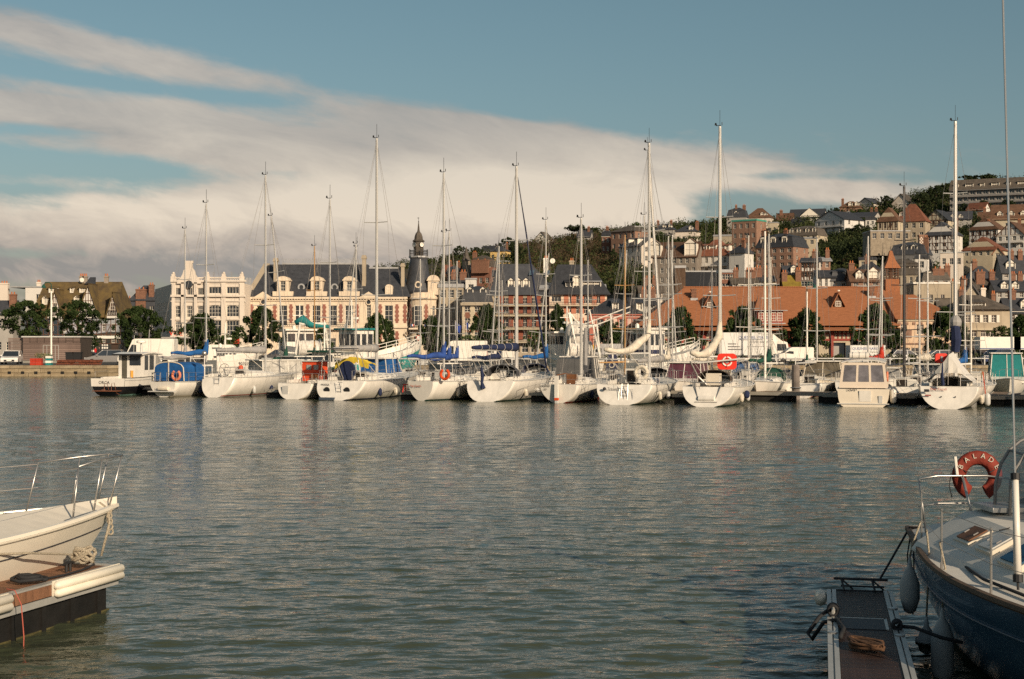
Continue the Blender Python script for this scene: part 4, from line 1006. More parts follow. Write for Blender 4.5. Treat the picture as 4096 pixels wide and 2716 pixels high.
# ------------------------------------------------------------------ fish market
def fish_market():
 D = 190.; s = D/FPX; X0 = px2x(2560, D)
 root = thing('fish_market_hall', 'long half-timbered fish market hall under a huge orange tiled roof', 'market hall', (X0, D, GZ))
 T = lambda px: (px-2560)*s; Z = lambda py, d=D: py2z(py, d)-GZ
 ez = Z(1316); W = T(3590); Dr = 199.; rz = Z(1149, Dr); yr = Dr-D
 TR = lambda px: px2x(px, Dr)-X0
 B = Bld(root, CREAM); ops = []
 gw = [(2765, 60), (2710, 40), (3250, 60), (3440, 60), (3170, 40), (2860, 50)]
 ops = [(T(pc)-w*s/2, .5, w*s, 2.0, 'w', int(w*s/.32), 5) for pc, w in gw]+[(T(3320), .05, 68*s, 2.3, 'dark'), (T(2960), .05, 40*s, 2.2, 'dark'), (T(3080), .05, 40*s, 2.2, 'dark'), (T(2600), .05, 40*s, 2.2, 'dark')]
 B.wall((0, .8), (W, .8), -1, ez, ops); B.wall((W, 18), (0, 18), -1, ez); B.wall((0, 18), (0, .8), -1, ez); B.wall((W, .8), (W, 18), -1, ez); B.done()
 mb = MB(); zt = ez; zm = 2.75
 n = 62
 for i in range(n+1):
  x = W*i/n; mb.box(max(0, x-.075), x+.075, .72, .797, zm, zt)
 mb.box(0, W, .70, .796, zm-.15, zm+.12).box(0, W, .71, .796, (zm+zt)/2, (zm+zt)/2+.14).build('timber_frame', TIMBR, root)
 for i in range(13):
  x = W*i/12; MB().box(x-.16, x+.16, .45, .70, 0, zt-.3).build('timber_post', TIMBR, root)
 MB().box(T(3322), T(3362), .85, .9, .1, 1.9).build('shutter', GREYW, root)
 # plinth brick
 MB().box(0, T(3318), .71, .795, 0, .48).box(T(3392), W, .71, .795, 0, .48).build('plinth', BRICKP, root)
 r = MB()
 xl, xr = -.6, W+.4
 lx = TR(2738)
 a = [(xl, -.15, ez+.45), (xr, -.15, ez+.45), (xr, 18.2, ez+.45), (xl, 18.2, ez+.45)]; b = [(lx, yr, rz), (TR(3600), yr, rz)]
 r.add(a+b, [(0, 1, 5, 4), (2, 3, 4, 5), (3, 0, 4), (1, 2, 5), (3, 2, 1, 0)])
 r.build('roof', ORT, root)
 r = MB(); r.slab([(xl, -.9, ez-.12), (xr, -.9, ez-.12), (xr, .5, ez+.30), (xl, .5, ez+.30)], .12); r.build('eave_skirt', ORT, root)
 # ridge tiles
 rt = MB().box(-.16, .16, -.12, .12, 0, .14).mesh('ridge_tile', ORT)
 k = 90
 for i in range(k): obj('ridge_tile', rt, root, (lx+(TR(3598)-lx)*i/(k-1), yr, rz-.02))
 pitch = (rz-ez-.45)/(yr+.15)
 def roofpt(px, py):   # intersection of the picture ray with the roof plane, found once to lay things on the slope
  # z = ez+.25+pitch*(y+.15); ray z = (EYE-GZ)+(HPY-py)/FPX*(D+y)
  kk = (HPY-py)/FPX; y = ((EYE-GZ)+kk*D-(ez+.45)-pitch*.15)/(pitch-kk); z = ez+.45+pitch*(y+.15)
  return px2x(px, D+y)-X0, y, z
 def small_dormer(px, py):
  x, y, z = roofpt(px, py); w, h = 1.5, 1.9
  g = MB(); g.prism([(x-w/2+.2, y, z), (x+w/2-.2, y, z), (x+w/2-.2, y, z+.7), (x, y, z+h-.1), (x-w/2+.2, y, z+.7)], (0, 1.6, 0)); o = g.build('dormer', TIMBER, root)
  add_window(o, x-.38, y-.05, z+.1, 0, .76, .75, 3, 2, inset=0)
  q = MB(); q.slab([(x-w/2-.25, y+2., z+.1), (x-w/2-.25, y-.3, z+.1), (x, y-.3, z+h+.15), (x, y+2., z+h+.15)], .1).slab([(x+w/2+.25, y-.3, z+.1), (x+w/2+.25, y+2., z+.1), (x, y+2., z+h+.15), (x, y-.3, z+h+.15)], .1)
  q.build('roof', ORT, o)
  MB().sph((x, y-.3, z+h+.35), .12, 6, 4, (1.6, .7, 1)).build('finial', FRAMEW, o)
 small_dormer(2840, 1234); small_dormer(3353, 1229)
 # broad hipped dormer
 x, y, z = roofpt(3082, 1292); w = 3.4; h = 1.65
 g = MB().box(x-w/2, x+w/2, y, y+3, z, z+h); o = g.build('dormer', TIMBR, root)
 for dx in (-1.25, -.42, .42, 1.25): add_window(o, x+dx-.34, y-.05, z+.25, 0, .68, 1.15, 2, 3, inset=0)
 MB().box(x-w/2-.3, x+w/2+.3, y-.2, y+.1, z-.15, z-.002).build('sill', ZINC, o)
 MB().add([(x-w/2-.55, y-.45, z+h), (x+w/2+.55, y-.45, z+h), (x+1., y+3.4, z+h+2.2), (x-1., y+3.4, z+h+2.2), (x+w/2+.55, y+2.2, z+h), (x-w/2-.55, y+2.2, z+h)], [(0, 1, 2, 3), (1, 4, 2), (0, 3, 5), (5, 4, 1, 0)]).build('roof', ORT, o)
 MB().box(x-w/2-.5, x+w/2+.5, y-.5, y-.44, z+h-.02, z+h+.06).build('gutter', ZINC, o)
 for px, pyb, pyt in ((2776, 1198, 1155), (3488, 1190, 1142)):
  x, y, z = roofpt(px, pyb); mbc = MB().box(x-.34, x+.34, y, y+.7, z-.2, z+1.5)
  for q in range(3): mbc.box(x-.42, x+.42, y-.08, y+.78, z+.5+q*.42, z+.62+q*.42)
  mbc.build('chimney', CHIMB, root); MB().box(x-.5, x+.5, y-.2, y-.002, z-.12, z+.2).build('flashing', ZINC, root)
 # bell turret on the ridge
 cx = TR(3563); tz = Z(1172, Dr); cy = yr
 tb = MB().box(cx-.95, cx+.95, cy-.95, cy+.95, tz-2, Z(1117, Dr)).build('turret_base', ORT, root)
 z0, z1 = Z(1117, Dr), Z(1074, Dr); mb = MB()
 for sx in (-.8, .8):
  for sy in (-.8, .8): mb.box(cx+sx-.09, cx+sx+.09, cy+sy-.09, cy+sy+.09, z0, z1)
 for q in range(4): zz = z0+(z1-z0)*(q+.3)/4.2; mb.box(cx-.95, cx+.95, cy-.95, cy-.85, zz, zz+.09).box(cx-.95, cx-.85, cy-.85, cy+.85, zz, zz+.09).box(cx+.85, cx+.95, cy-.85, cy+.85, zz, zz+.09)
 mb.box(cx-.25, cx+.25, cy-.25, cy+.25, z0, z1).build('bell_stage', TIMBER, root)
 MB().add([(cx-1.15, cy-1.15, z1), (cx+1.15, cy-1.15, z1), (cx+1.15, cy+1.15, z1), (cx-1.15, cy+1.15, z1), (cx-.55, cy-.55, z1+1.1), (cx+.55, cy-.55, z1+1.1), (cx+.55, cy+.55, z1+1.1), (cx-.55, cy+.55, z1+1.1), (cx-.17, cy-.17, Z(1003, Dr)), (cx+.17, cy-.17, Z(1003, Dr)), (cx+.17, cy+.17, Z(1003, Dr)), (cx-.17, cy+.17, Z(1003, Dr))],
  [(0, 1, 5, 4), (1, 2, 6, 5), (2, 3, 7, 6), (3, 0, 4, 7), (4, 5, 9, 8), (5, 6, 10, 9), (6, 7, 11, 10), (7, 4, 8, 11), (8, 9, 10, 11), (3, 2, 1, 0)]).build('spire', ORT, root)
 MB().tube((cx, cy, Z(1003, Dr)), (cx, cy, Z(985, Dr)), .05, n=4).build('finial', IRON, root)
 # sign over the doors
 MB().box(T(3052), T(3128), .58, .71, Z(1350), Z(1336)).build('sign_board', CREAM, root)
 text(root, 'LA POISSONNERIE', .34, (T(3090), .57, Z(1348)), (R(90), 0, 0), TIMBR, name='sign_lettering')
 # masonry pavilion at the right end
 pv = Bld(root, mat('wall_salmon', (.60, .43, .29), .85, var=.08)); xa, xb = T(3592), T(3835); pz = Z(1277)
 ops = [(T(3605)-xa, Z(1352), .8, 1.85, 'w', 3, 6), (T(3668)-xa, Z(1338), .95, 1.35, 'w', 3, 4), (T(3760)-xa, Z(1338), .95, 1.35, 'w', 3, 4),
     (T(3582+15)-xa, .05, .6, 1.7, 'dark'), (T(3606+2)-xa, .05, 1.1, 1.6, 'arch', 2, 3), (T(3646)-xa, .05, 1.2, 1.6, 'arch', 2, 3), (T(3690)-xa, .7, .5, .7, 'w', 2, 3)]
 pv.wall((xa, .2), (xb, .2), -1, pz, ops); pv.wall((xb, .2), (xb, 12), -1, pz); pv.wall((xb, 12), (xa, 12), -1, pz); pv.wall((xa, 12), (xa, .2), -1, pz); pv.done('pavilion_wall')
 r = MB(); a = [(xa-.3, -.1, pz), (xb+.3, -.1, pz), (xb+.3, 12.3, pz), (xa-.3, 12.3, pz)]; b = [(xa-.3, 6.5, Z(1178, 196)), (T(3712), 6.5, Z(1178, 196))]
 r.add(a+b, [(0, 1, 5, 4), (2, 3, 4, 5), (3, 0, 4), (1, 2, 5), (3, 2, 1, 0)]); r.build('pavilion_roof', ORT, root)
 br = MB();
 for i in range(9): x = xa+.3+i*(xb-xa-.6)/8; br.box(x-.2, x+.2, .13, .198, pz-.75, pz-.4)
 br.box(xa, xb, .10, .197, Z(1378), Z(1372)).box(T(3668)-.1, T(3668)+1.1, .13, .198, Z(1349), Z(1341)).box(T(3635)-.45, T(3635)+.45, .13, .198, Z(1352), Z(1318)).build('brick_band', BRICKP, root)
 MB().box(xa, xb, .05, .19, pz-.25, pz-.01).build('cornice', CREAM, root)
fish_market()
house('slate-roofed house with two white dormers above the pine, right of the market hall', 3765, 3868, 1432, 1272, 1190, 'gx', CREAM, SLATE2, 3, 3, D=214, ch=((.46, .5, 1.0, .9),), dorm=((-.32, 1.0, 1.3, .12), (.28, 1.0, 1.3, .12)), name='town_house', dk='shed', rows=3)
def louis():
 D = 206.; s = D/FPX; X0 = px2x(3856, D)
 root = thing('corner_shop_building', 'beige corner house with white shutters over a black shop front, hipped slate roof', 'building', (X0, D, GZ))
 T = lambda px: (px-3856)*s; Z = lambda py: py2z(py, D)-GZ
 W = T(4008); ez = Z(1238); B = Bld(root, BEIGE); ops = []
 for pc in (3872, 3908, 3942, 3975): ops.append((T(pc)-.32, Z(1290), .68, 30*s, 'w', 2, 3))
 for pc, w, c in ((3874, .9, 2), (3896, .8, 2), (3938, 1.1, 3), (3968, 1.1, 3)): ops.append((T(pc)-w/2, Z(1347), w, 1.15, 'w', c, 2))
 ops += [(T(3866), .15, 1.3, 1.6, 'dark'), (T(3912), .15, 1.5, 1.6, 'dark'), (T(3962), .15, 1.3, 1.6, 'dark')]
 B.wall((0, 0), (W, 0), -1, ez, ops); B.wall((W, 0), (W+1.8, 1.2), -1, ez); B.wall((W+1.8, 1.2), (W+3.2, 10), -1, ez); B.wall((W+3.2, 10), (0, 10), -1, ez); B.wall((0, 10), (0, 0), -1, ez); B.done()
 sh = MB().box(0, .42, -.08, -.01, 0, 30*s); shm = sh.mesh('shutter', SHUTW)
 for pc in (3872, 3908, 3942, 3975): obj('shutter', shm, root, (T(pc)+.4, 0, Z(1290)))
 MB().box(-.1, W+.05, -.4, -.006, Z(1318)-.1, Z(1314)).build('string_course', CREAM, root)
 MB().box(-.1, W+.05, -.45, -.012, Z(1392), Z(1362)).box(-.02, .3, -.3, -.012, 0, Z(1392)).box(T(3905), T(3910), -.3, -.012, 0, Z(1392)).box(T(3955), T(3960), -.3, -.012, 0, Z(1392)).box(W-.3, W, -.3, -.012, 0, Z(1392)).build('shop_front', mat('shop_black', (.02, .018, .018), .5), root)
 text(root, 'LOUIS', .42, (T(3922), -.47, Z(1380)), (R(90), 0, 0), CREAM, name='sign_lettering')
 r = MB(); a = [(-.5, -.6, ez), (W+.3, -.6, ez), (W+2.3, .8, ez), (W+3.6, 10.5, ez), (-.5, 10.5, ez)]; b = [(T(3886), 4.4, Z(1176)), (T(3962), 4.4, Z(1176))]
 r.add(a+b, [(0, 1, 6, 5), (1, 2, 6), (2, 3, 6), (3, 4, 5, 6), (4, 0, 5), (4, 3, 2, 1, 0)]); r.build('roof', SLATE2, root)
 dormer(root, T(3920), .6, Z(1231), 58*s, .8, 2.2, SLATE2, kind='shed', cols=4, rows=1)
 chimney(root, T(3858), 5, Z(1180), .7, 2.2, BEIGE, 2); chimney(root, T(3978), 5, Z(1190), .7, 1.6, IVORY, 1); chimney(root, T(4010), 4, Z(1220), .6, 1.8, CHIMB, 2)
louis()
house('white-walled house with a slate roof at the right edge behind the trees', 4030, 4150, 1432, 1245, 1190, 'gx', WHITE, SLATE, 3, 3, D=212, ch=((-.2, .5, 1.),), dorm=((.1, 1.1, 1.2, .15),), name='town_house', rows=3)
# ------------------------------------------------------------------ houses on the hill: (px left, px right, base, eave, ridge)
H = house
# left shoulder, above and right of the town hall
H('small red-roofed villa on the slope right of the clock turret', 1768, 1800, 1120, 1082, 1058, 'gx', BRICKP, TILER, 2, 1, ch=((.3,),), name='hill_house')
H('brick house with banded walls half hidden by masts above the pale stone building', 1782, 1835, 1170, 1095, 1062, 'mans', BRICKP, SLATE, 3, 2, name='hill_house', ch=((.35, .5, .8),))
H('brick villa with a slim pointed slate turret', 1835, 1882, 1175, 1080, 1045, 'gy', BRICK, SLATE, 2, 3, name='hill_house', ch=((-.3, .5, .8),), gtim=True)
def turret():
 D = hill_D(1865, 1175); s = D/FPX
 r = thing('slate_turret', 'pencil-thin slate spire on a stone turret beside the brick villas', 'turret', (px2x(1866, D), D-2., py2z(1175, D)))
 MB().lathe([(1.2, -3), (1.2, (1175-1045)*s)], n=8).build('wall', STONE, r); MB().lathe([(1.45, (1175-1045)*s), (.9, (1175-1030)*s), (.06, (1175-988)*s)], n=8).build('roof', SLATE2, r)
turret()
H('tall brick villa with a massive central chimney and slate mansard', 1880, 1966, 1180, 1067, 1020, 'mans', BRICK, SLATE2, 3, 3, name='hill_house', ch=((.02, .06, 5.0, .1), (-.4, .3, 1.2, .8)), dorm=((-.28, 1.3, 1.2, .05), (.3, 1.3, 1.2, .05)), dk='shed')
H('low brick gabled outbuilding in front of the tall brick villa', 1912, 1972, 1175, 1112, 1080, 'gy', BRICK, SLATE, 1, 1, name='hill_house', yaw=-14)
H('yellow villa with a dark hipped roof on the crest left of the tallest masts', 1958, 2028, 1045, 1004, 984, 'hip', YELLOW, SLATE, 3, 1, name='hill_house', ch=((.4, .5, .7),))
H('grey slate-roofed house tucked behind the yellow villa', 1925, 1975, 1040, 1000, 982, 'gx', GREYW, SLATE, 2, 1, D=590, name='hill_house')
H('cream and brick banded pavilion below the yellow villa', 1990, 2030, 1075, 1050, 1042, 'flat', YELLOW, ZINC, 3, 1, name='hill_house')
H('white house gable standing alone on the crest among bare trees', 2135, 2195, 985, 955, 926, 'gy', WHITE, SLATE2, 1, 1, name='hill_house', yaw=-8)
H('slate-roofed house on the crest right of the spreading cedar', 2308, 2362, 985, 945, 918, 'gx', GREYW, SLATE, 2, 1, name='hill_house', ch=((.3, .4, .9),))
# villas around px 2400-2900
H('tall pink and cream villa with a wide hipped slate roof on the skyline', 2438, 2546, 1040, 925, 899, 'hip', BRICKP, SLATE2, 4, 3, name='hill_villa', cat='villa', yaw=-24, ch=(), D=470)
H('narrow brown villa against the left side of the pink villa', 2405, 2440, 1045, 945, 920, 'mans', BRICK, SLATE, 2, 3, name='hill_villa', cat='villa', D=480, ch=((0,),))
H('cream gabled villa with black slate roof and two tall skylight dormers', 2470, 2572, 1055, 984, 948, 'gx', IVORY, SLATE, 4, 2, name='hill_villa', cat='villa', yaw=-34, D=430, dorm=((-.2, 1.4, 1.8, .1), (.2, 1.4, 1.8, .1)), dk='shed')
H('small white terrace house low on the slope under the cream gabled villa', 2448, 2500, 1118, 1098, 1090, 'flat', WHITE, ZINC, 2, 1, name='hill_house')
H('dark slate villa with chimneys on the crest behind the leaning mast', 2615, 2695, 960, 918, 892, 'hip', GREYW, SLATE, 4, 1, name='hill_villa', cat='villa', ch=((.3,), (-.4,)), dorm=((.0, 1.2, 1.2, .2), (.3, 1.2, 1.2, .2)))
H('slate mansion with an arched dormer on the crest right of the bare poplar', 2700, 2790, 975, 925, 899, 'hip', IVORY, SLATE, 4, 1, name='hill_villa', cat='villa', ch=((.45, .3, 1.2),), dorm=((.2, 1.4, 1.4, .1),))
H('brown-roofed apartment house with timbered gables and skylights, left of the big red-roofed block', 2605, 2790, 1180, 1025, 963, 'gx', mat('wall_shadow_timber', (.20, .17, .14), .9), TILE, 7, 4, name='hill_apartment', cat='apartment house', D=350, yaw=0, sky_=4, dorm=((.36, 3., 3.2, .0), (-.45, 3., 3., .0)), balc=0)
H('large white apartment house with red tiled roof, balconies and dormers', 2785, 2915, 1105, 1022, 955, 'hip', WHITE, TILER, 5, 2, name='hill_apartment', cat='apartment house', D=352, yaw=-10, dorm=((-.36, 1.9, 1.5, .28), (-.05, 1.9, 1.5, .28), (.27, 1.3, 1.3, .28), (.42, 1.0, 1.3, .28)), dk='shed', balc=2)
H('white rendered house with a black slate hip and blank sunlit wall', 2915, 2980, 1110, 1012, 978, 'hip', WHITE, SLATE, 1, 1, name='hill_house', D=345, yaw=-22, ch=((.2, .4, .9),))
H('beige flat-roofed block behind the red tiled apartment house', 2852, 2940, 1010, 945, 938, 'flat', BEIGE, ZINC, 2, 1, name='hill_house', D=480, ww=.8)
H('banded brick and stone villa with a green copper roof terrace', 2925, 3028, 1000, 885, 878, 'flat', BRICKP, mat('copper_green', (.06, .27, .20), .7), 4, 3, name='hill_villa', cat='villa', D=455, yaw=-16, ww=1.0)
H('dark slate chateau roof with chimneys behind the copper-topped villa', 2905, 2985, 940, 870, 828, 'mans', GREYW, SLATE, 4, 1, name='hill_villa', cat='villa', D=560, ch=((.35, .4, 1.2), (-.05, .3, .8)), dorm=((.0, 1.4, 1.6, .15),))
H('broad brown-roofed villa on the skyline right of the slate chateau', 2982, 3085, 920, 870, 829, 'hip', IVORY, TILE, 5, 1, name='hill_villa', cat='villa', D=570, dorm=((.15, 1.4, 1.4, .1), (.3, 1.2, 1.2, .1)))
H('small cream pavilion below the broad brown-roofed villa', 3070, 3110, 940, 892, 888, 'flat', CREAM, ZINC, 2, 1, name='hill_house')
H('ornate brick villa with a dark mansard and arched white dormers', 3020, 3175, 1075, 990, 930, 'mans', BRICKP, SLATE, 5, 3, name='hill_villa', cat='villa', D=355, yaw=-18, dorm=((-.32, 1.3, 1.8, .12), (-.05, 1.3, 1.8, .12), (.25, 1.3, 1.8, .12)), dk='arch', ch=((-.4, .3, 1.2), (.1, .5, 1.)))
H('slate-roofed annex with a white triangular dormer under the ornate brick villa', 3005, 3075, 1120, 1080, 1045, 'gx', BEIGE, SLATE, 3, 1, name='hill_house', dorm=((-.05, 2.4, 1.1, .1),), ch=((.35, .5, 1.2),))
H('stone villa with slate mansard and pointed cream dormers left of the white chalet', 3145, 3270, 960, 943, 900, 'mans', CREAM, SLATE2, 5, 1, name='hill_villa', cat='villa', D=470, yaw=-15, dorm=((-.36, 1.2, 1.9, .1), (-.12, 1.2, 1.9, .1), (.16, 1.2, 1.9, .1), (.38, 1.2, 1.9, .1)))
H('long low slate-roofed house with a white pediment on the skyline', 3155, 3295, 890, 868, 831, 'gx', WHITE, SLATE, 5, 1, name='hill_house', D=575, dorm=((.1, 7.5, .6, .0),))
H('dark roofed cottage with a cream chimney left of the white pediment house', 3105, 3170, 905, 878, 850, 'gx', GREYW, TILE, 3, 1, name='hill_house', ch=((-.25, .4, 1.2),))
H('white walled house with a shallow grey roof above the pointed cream dormers', 3165, 3225, 912, 893, 872, 'gx', IVORY, SLATE, 3, 1, name='hill_house')
H('grey and white chalet with a big slate gable and sunlit end wall', 3262, 3375, 938, 880, 842, 'gy', mat('wall_chalet_grey', (.55, .53, .50), .85), SLATE, 4, 2, name='hill_villa', cat='villa', D=500, yaw=-33, balc=2)
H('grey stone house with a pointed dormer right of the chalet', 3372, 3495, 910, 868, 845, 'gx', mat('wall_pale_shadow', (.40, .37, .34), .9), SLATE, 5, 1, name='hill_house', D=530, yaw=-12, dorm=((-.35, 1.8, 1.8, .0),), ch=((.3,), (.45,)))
H('brown-roofed manor with a tall brick chimney on the skyline', 3358, 3445, 870, 828, 802, 'hip', BRICKP, TILE, 4, 1, name='hill_villa', cat='villa', D=590, ch=((-.4, .5, 1.),), dorm=((0, 1.6, 1.6, .05), (.3, 1.6, 1.6, .05)))
H('white gable with a long dark roof on the skyline beside the bare trees', 3428, 3492, 850, 815, 790, 'gy', IVORY, SLATE, 2, 1, name='hill_house', D=595, yaw=-30)
H('white walled house high on the slope with two white chimneys', 3462, 3500, 905, 880, 868, 'flat', WHITE, SLATE, 2, 1, name='hill_house', D=500)
H('pale flaking gable rising behind the twin brown-roofed villa', 3565, 3640, 860, 815, 774, 'gy', IVORY, SLATE2, 2, 1, name='hill_house', D=560, yaw=-20)
H('left wing of the half-timbered villa with a clipped brown gable roof', 3510, 3592, 960, 885, 828, 'jerk', CREAM, TILE, 4, 2, name='hill_villa', cat='villa', D=415, yaw=-12, tim=(.1, 2))
H('right wing of the half-timbered villa with the tallest pyramidal red-brown roof', 3580, 3700, 960, 885, 812, 'hip', BEIGE, TILER, 4, 2, name='hill_villa', cat='villa', D=425, yaw=-8, dorm=((-.3, 1.2, 1.5, .2),))
H('long stone terrace wall building under the twin brown-roofed villa', 3482, 3640, 965, 925, 923, 'flat', STONE, ZINC, 5, 1, name='terrace_building', cat='building', D=395)
H('half-timbered cottage with a sagging slate roof at the wood edge', 3700, 3790, 905, 880, 838, 'gy', CREAM, SLATE, 4, 1, name='hill_house', D=450, tim=(.1, 2), yaw=-20, gtim=True)
H('low slate-roofed house stretching right of the sagging cottage', 3780, 3885, 890, 875, 842, 'gx', GREYW, SLATE, 4, 1, name='hill_house', D=460, dorm=((-.2, 1.3, .9, .1), (.1, 1.3, .9, .1)))
H('villa with dark timbered balconies and a steep blue-grey slate roof', 3700, 3822, 1020, 940, 885, 'jerk', WHITE, SLATE, 4, 3, name='hill_villa', cat='villa', D=375, yaw=-12, tim=(.25, 2), dorm=((.2, 1.4, 1.4, .2),), ch=((.4,),))
H('black slate house with white windows below the half-timbered villa', 3560, 3700, 1075, 1018, 965, 'mans', mat('wall_darkgrey', (.17, .165, .16), .9), SLATE, 5, 1, name='hill_house', D=340, dorm=((-.1, 1.5, 1.6, .12), (.18, 1.5, 1.6, .12)), ch=((.46, .3, 1.1),), yaw=-10)
def checker_chimney():
 D = 352.; s = D/FPX; r = thing('chequered_chimney', 'tall chimney in a chequerboard of brick and cream stone', 'chimney', (px2x(3690, D), D, py2z(1030, D)))
 MB().box(-.9, .9, -.6, .6, -4, 5.2).build('wall', BRICKP, r); q = MB().box(-.13, .13, -.04, 0, -.2, .2).mesh('stone', IVORY)
 for j in range(13):
  for i in range(6):
   if (i+j) % 2: obj('stone', q, r, (-.75+i*.3, -.602, .3+j*.38))
 MB().box(-1.05, 1.05, -.72, .72, 5.2, 5.6).build('cap', BRICKP, r)
checker_chimney()
H('grey zinc-dormered house directly behind the market hall turret', 3535, 3680, 1150, 1100, 1032, 'mans', BEIGE, SLATE2, 6, 1, name='hill_house', D=305, dorm=((-.25, 1.0, 1.5, .1), (-.05, 1.0, 1.5, .1), (.15, 1.0, 1.5, .1), (.38, 1.0, 1.5, .1)), dk='shed')
H('white sunlit gable with a dark roof right of the chequered chimney', 3660, 3712, 1085, 1035, 1020, 'flat', WHITE, SLATE, 1, 1, name='hill_house', D=325)
# right edge
def modern_block():
 D = hill_D(3955, 872); s = D/FPX
 r = thing('modern_apartment_block', 'long modern apartment block with dark balconies on the wooded crest', 'apartment block', (px2x(3955, D), D, py2z(860, D)), R(-26))
 W = 300*s; Hh = 105*s; B = Bld(r, mat('wall_darkgrey', (.17, .165, .16), .9)); ops = grid_ops(W, 12, 4, 0, Hh/4, 1.6, 1.5, rows=1, sill=.5)
 B.wall((-W/2, 0), (W/2, 0), -6, Hh, ops, depth=.6); B.wall((W/2, 0), (W/2, 12), -6, Hh); B.wall((W/2, 12), (-W/2, 12), -6, Hh); B.wall((-W/2, 12), (-W/2, 0), -6, Hh); B.done()
 for f in range(1, 5): MB().box(-W/2, W/2, -.9, -.003, f*Hh/4-.35, f*Hh/4-.1).build('balcony', MATS['wall_darkgrey'], r)
 rr = MB(); rr.add([(-W/2-.3, -.6, Hh), (W/2+.3, -.6, Hh), (W/2+.3, 12, Hh), (-W/2-.3, 12, Hh), (-W/2, 2.5, Hh+3.8), (W/2, 2.5, Hh+3.8), (W/2, 9, Hh+3.8), (-W/2, 9, Hh+3.8)], [(0, 1, 5, 4), (1, 2, 6, 5), (2, 3, 7, 6), (3, 0, 4, 7), (4, 5, 6, 7), (3, 2, 1, 0)]); rr.build('roof', SLATE2, r)
 for i in range(6): dormer(r, -W/2+W*(i+.5)/6, .2, Hh+.6, 2.6 if i % 2 else 1.4, 1.5, 2.5, SLATE2, kind='shed', cols=3, rows=1)
modern_block()
H('white villa with a red-brown roof just under the modern apartment block', 3870, 3932, 880, 838, 808, 'gx', WHITE, TILER, 3, 1, name='hill_villa', cat='villa', D=480, yaw=-25)
H('long brown-roofed villa with three white gabled dormers near the right edge', 3970, 4130, 925, 874, 812, 'gx', CREAM, TILE, 4, 1, name='hill_villa', cat='villa', D=430, dorm=((-.3, 1.7, 1.1, .18), (-.02, 1.7, 1.1, .18), (.27, 1.7, 1.1, .18)))
H('small brown-roofed cottage between the white villa and the three-dormer villa', 3915, 3962, 900, 872, 845, 'gx', CREAM, TILE, 2, 1, name='hill_house', D=460, ch=((.0,),))
H('half-timbered villa with a great sweeping brown tiled roof', 3880, 3988, 980, 918, 868, 'jerk', WHITE, TILE, 4, 2, name='hill_villa', cat='villa', D=385, yaw=-20, tim=(.3, 2), ch=((.15, .1, .9, .2),))
H('white gabled villa with loggias and steep brown roofs at the right edge', 3990, 4096, 1000, 940, 885, 'gy', WHITE, TILE, 4, 2, name='hill_villa', cat='villa', D=372, yaw=-18, balc=2, gtim=True)
H('white flank of a tall villa running off the right edge', 4070, 4160, 1010, 935, 890, 'gx', WHITE, TILE, 3, 2, name='hill_villa', cat='villa', D=385, ch=((-.4,),))
H('red-brown steep roofed house below the sweeping half-timbered villa', 3855, 3990, 1030, 1000, 945, 'jerk', CREAM, TILER, 5, 1, name='hill_house', D=345, yaw=-16, dorm=((-.1, 1.8, 1.0, .15),))
H('pinkish cream gable end peeping out of the shrubs near the right edge', 3972, 4012, 1048, 1010, 985, 'gy', CREAM, TILER, 1, 2, name='hill_house', D=335)
H('white wall house half hidden by the dark pine right of the tallest mast', 3762, 3850, 1075, 1012, 1008, 'flat', IVORY, ZINC, 3, 1, name='hill_house', D=335)
H('big dark slate roof with cream chimney rising at the right edge', 4010, 4130, 1120, 1085, 1018, 'gx', GREYW, SLATE, 4, 1, name='town_house', D=300, ch=((-.1, .4, 1.), (.2, .4, 1.)), dorm=((-.2, 2., 1.4, .12),))
H('slate hipped roof house with a thin ridge line above the corner shop', 3880, 3985, 1140, 1115, 1062, 'hip', GREYW, SLATE, 3, 1, name='town_house', D=290, ch=((-.2, .5, 1.),))
H('slate roof with a skylight and brick chimney between the corner shop and the hill', 3900, 3995, 1180, 1150, 1112, 'gx', BEIGE, SLATE2, 3, 1, name='town_house', D=262, sky_=2, ch=((-.2, .3, 1.6), (.3, .3, 1.)))
H('row of zinc and slate roofs with white skylights at the right edge', 3985, 4130, 1200, 1160, 1118, 'gx', GREYW, SLATE, 5, 1, name='town_house', D=258, ch=((.1,), (.3,)), dorm=((-.25, 1.3, 1., .1), (.05, 1.3, 1., .1)))
H('beige rendered wall house with flat white coping behind the pine', 3655, 3840, 1240, 1135, 1130, 'flat', BEIGE, WHITEP, 4, 1, name='town_building', cat='building', D=256, ww=.7)
H('slate mansard with a big brick chimney above the beige rendered wall', 3690, 3800, 1140, 1120, 1078, 'mans', GREYW, SLATE2, 3, 1, name='town_house', D=270, ch=((.1, .2, 2.2, .3), (.45, .2, 1., .6)), dorm=((-.2, 1.0, 1.2, .1),))
H('beige gable end with a broad chimney left of the corner shop roof', 3850, 3920, 1230, 1180, 1130, 'gy', BEIGE, SLATE, 1, 2, name='town_house', D=240, ch=((-.35, .2, 1.0, .6),))
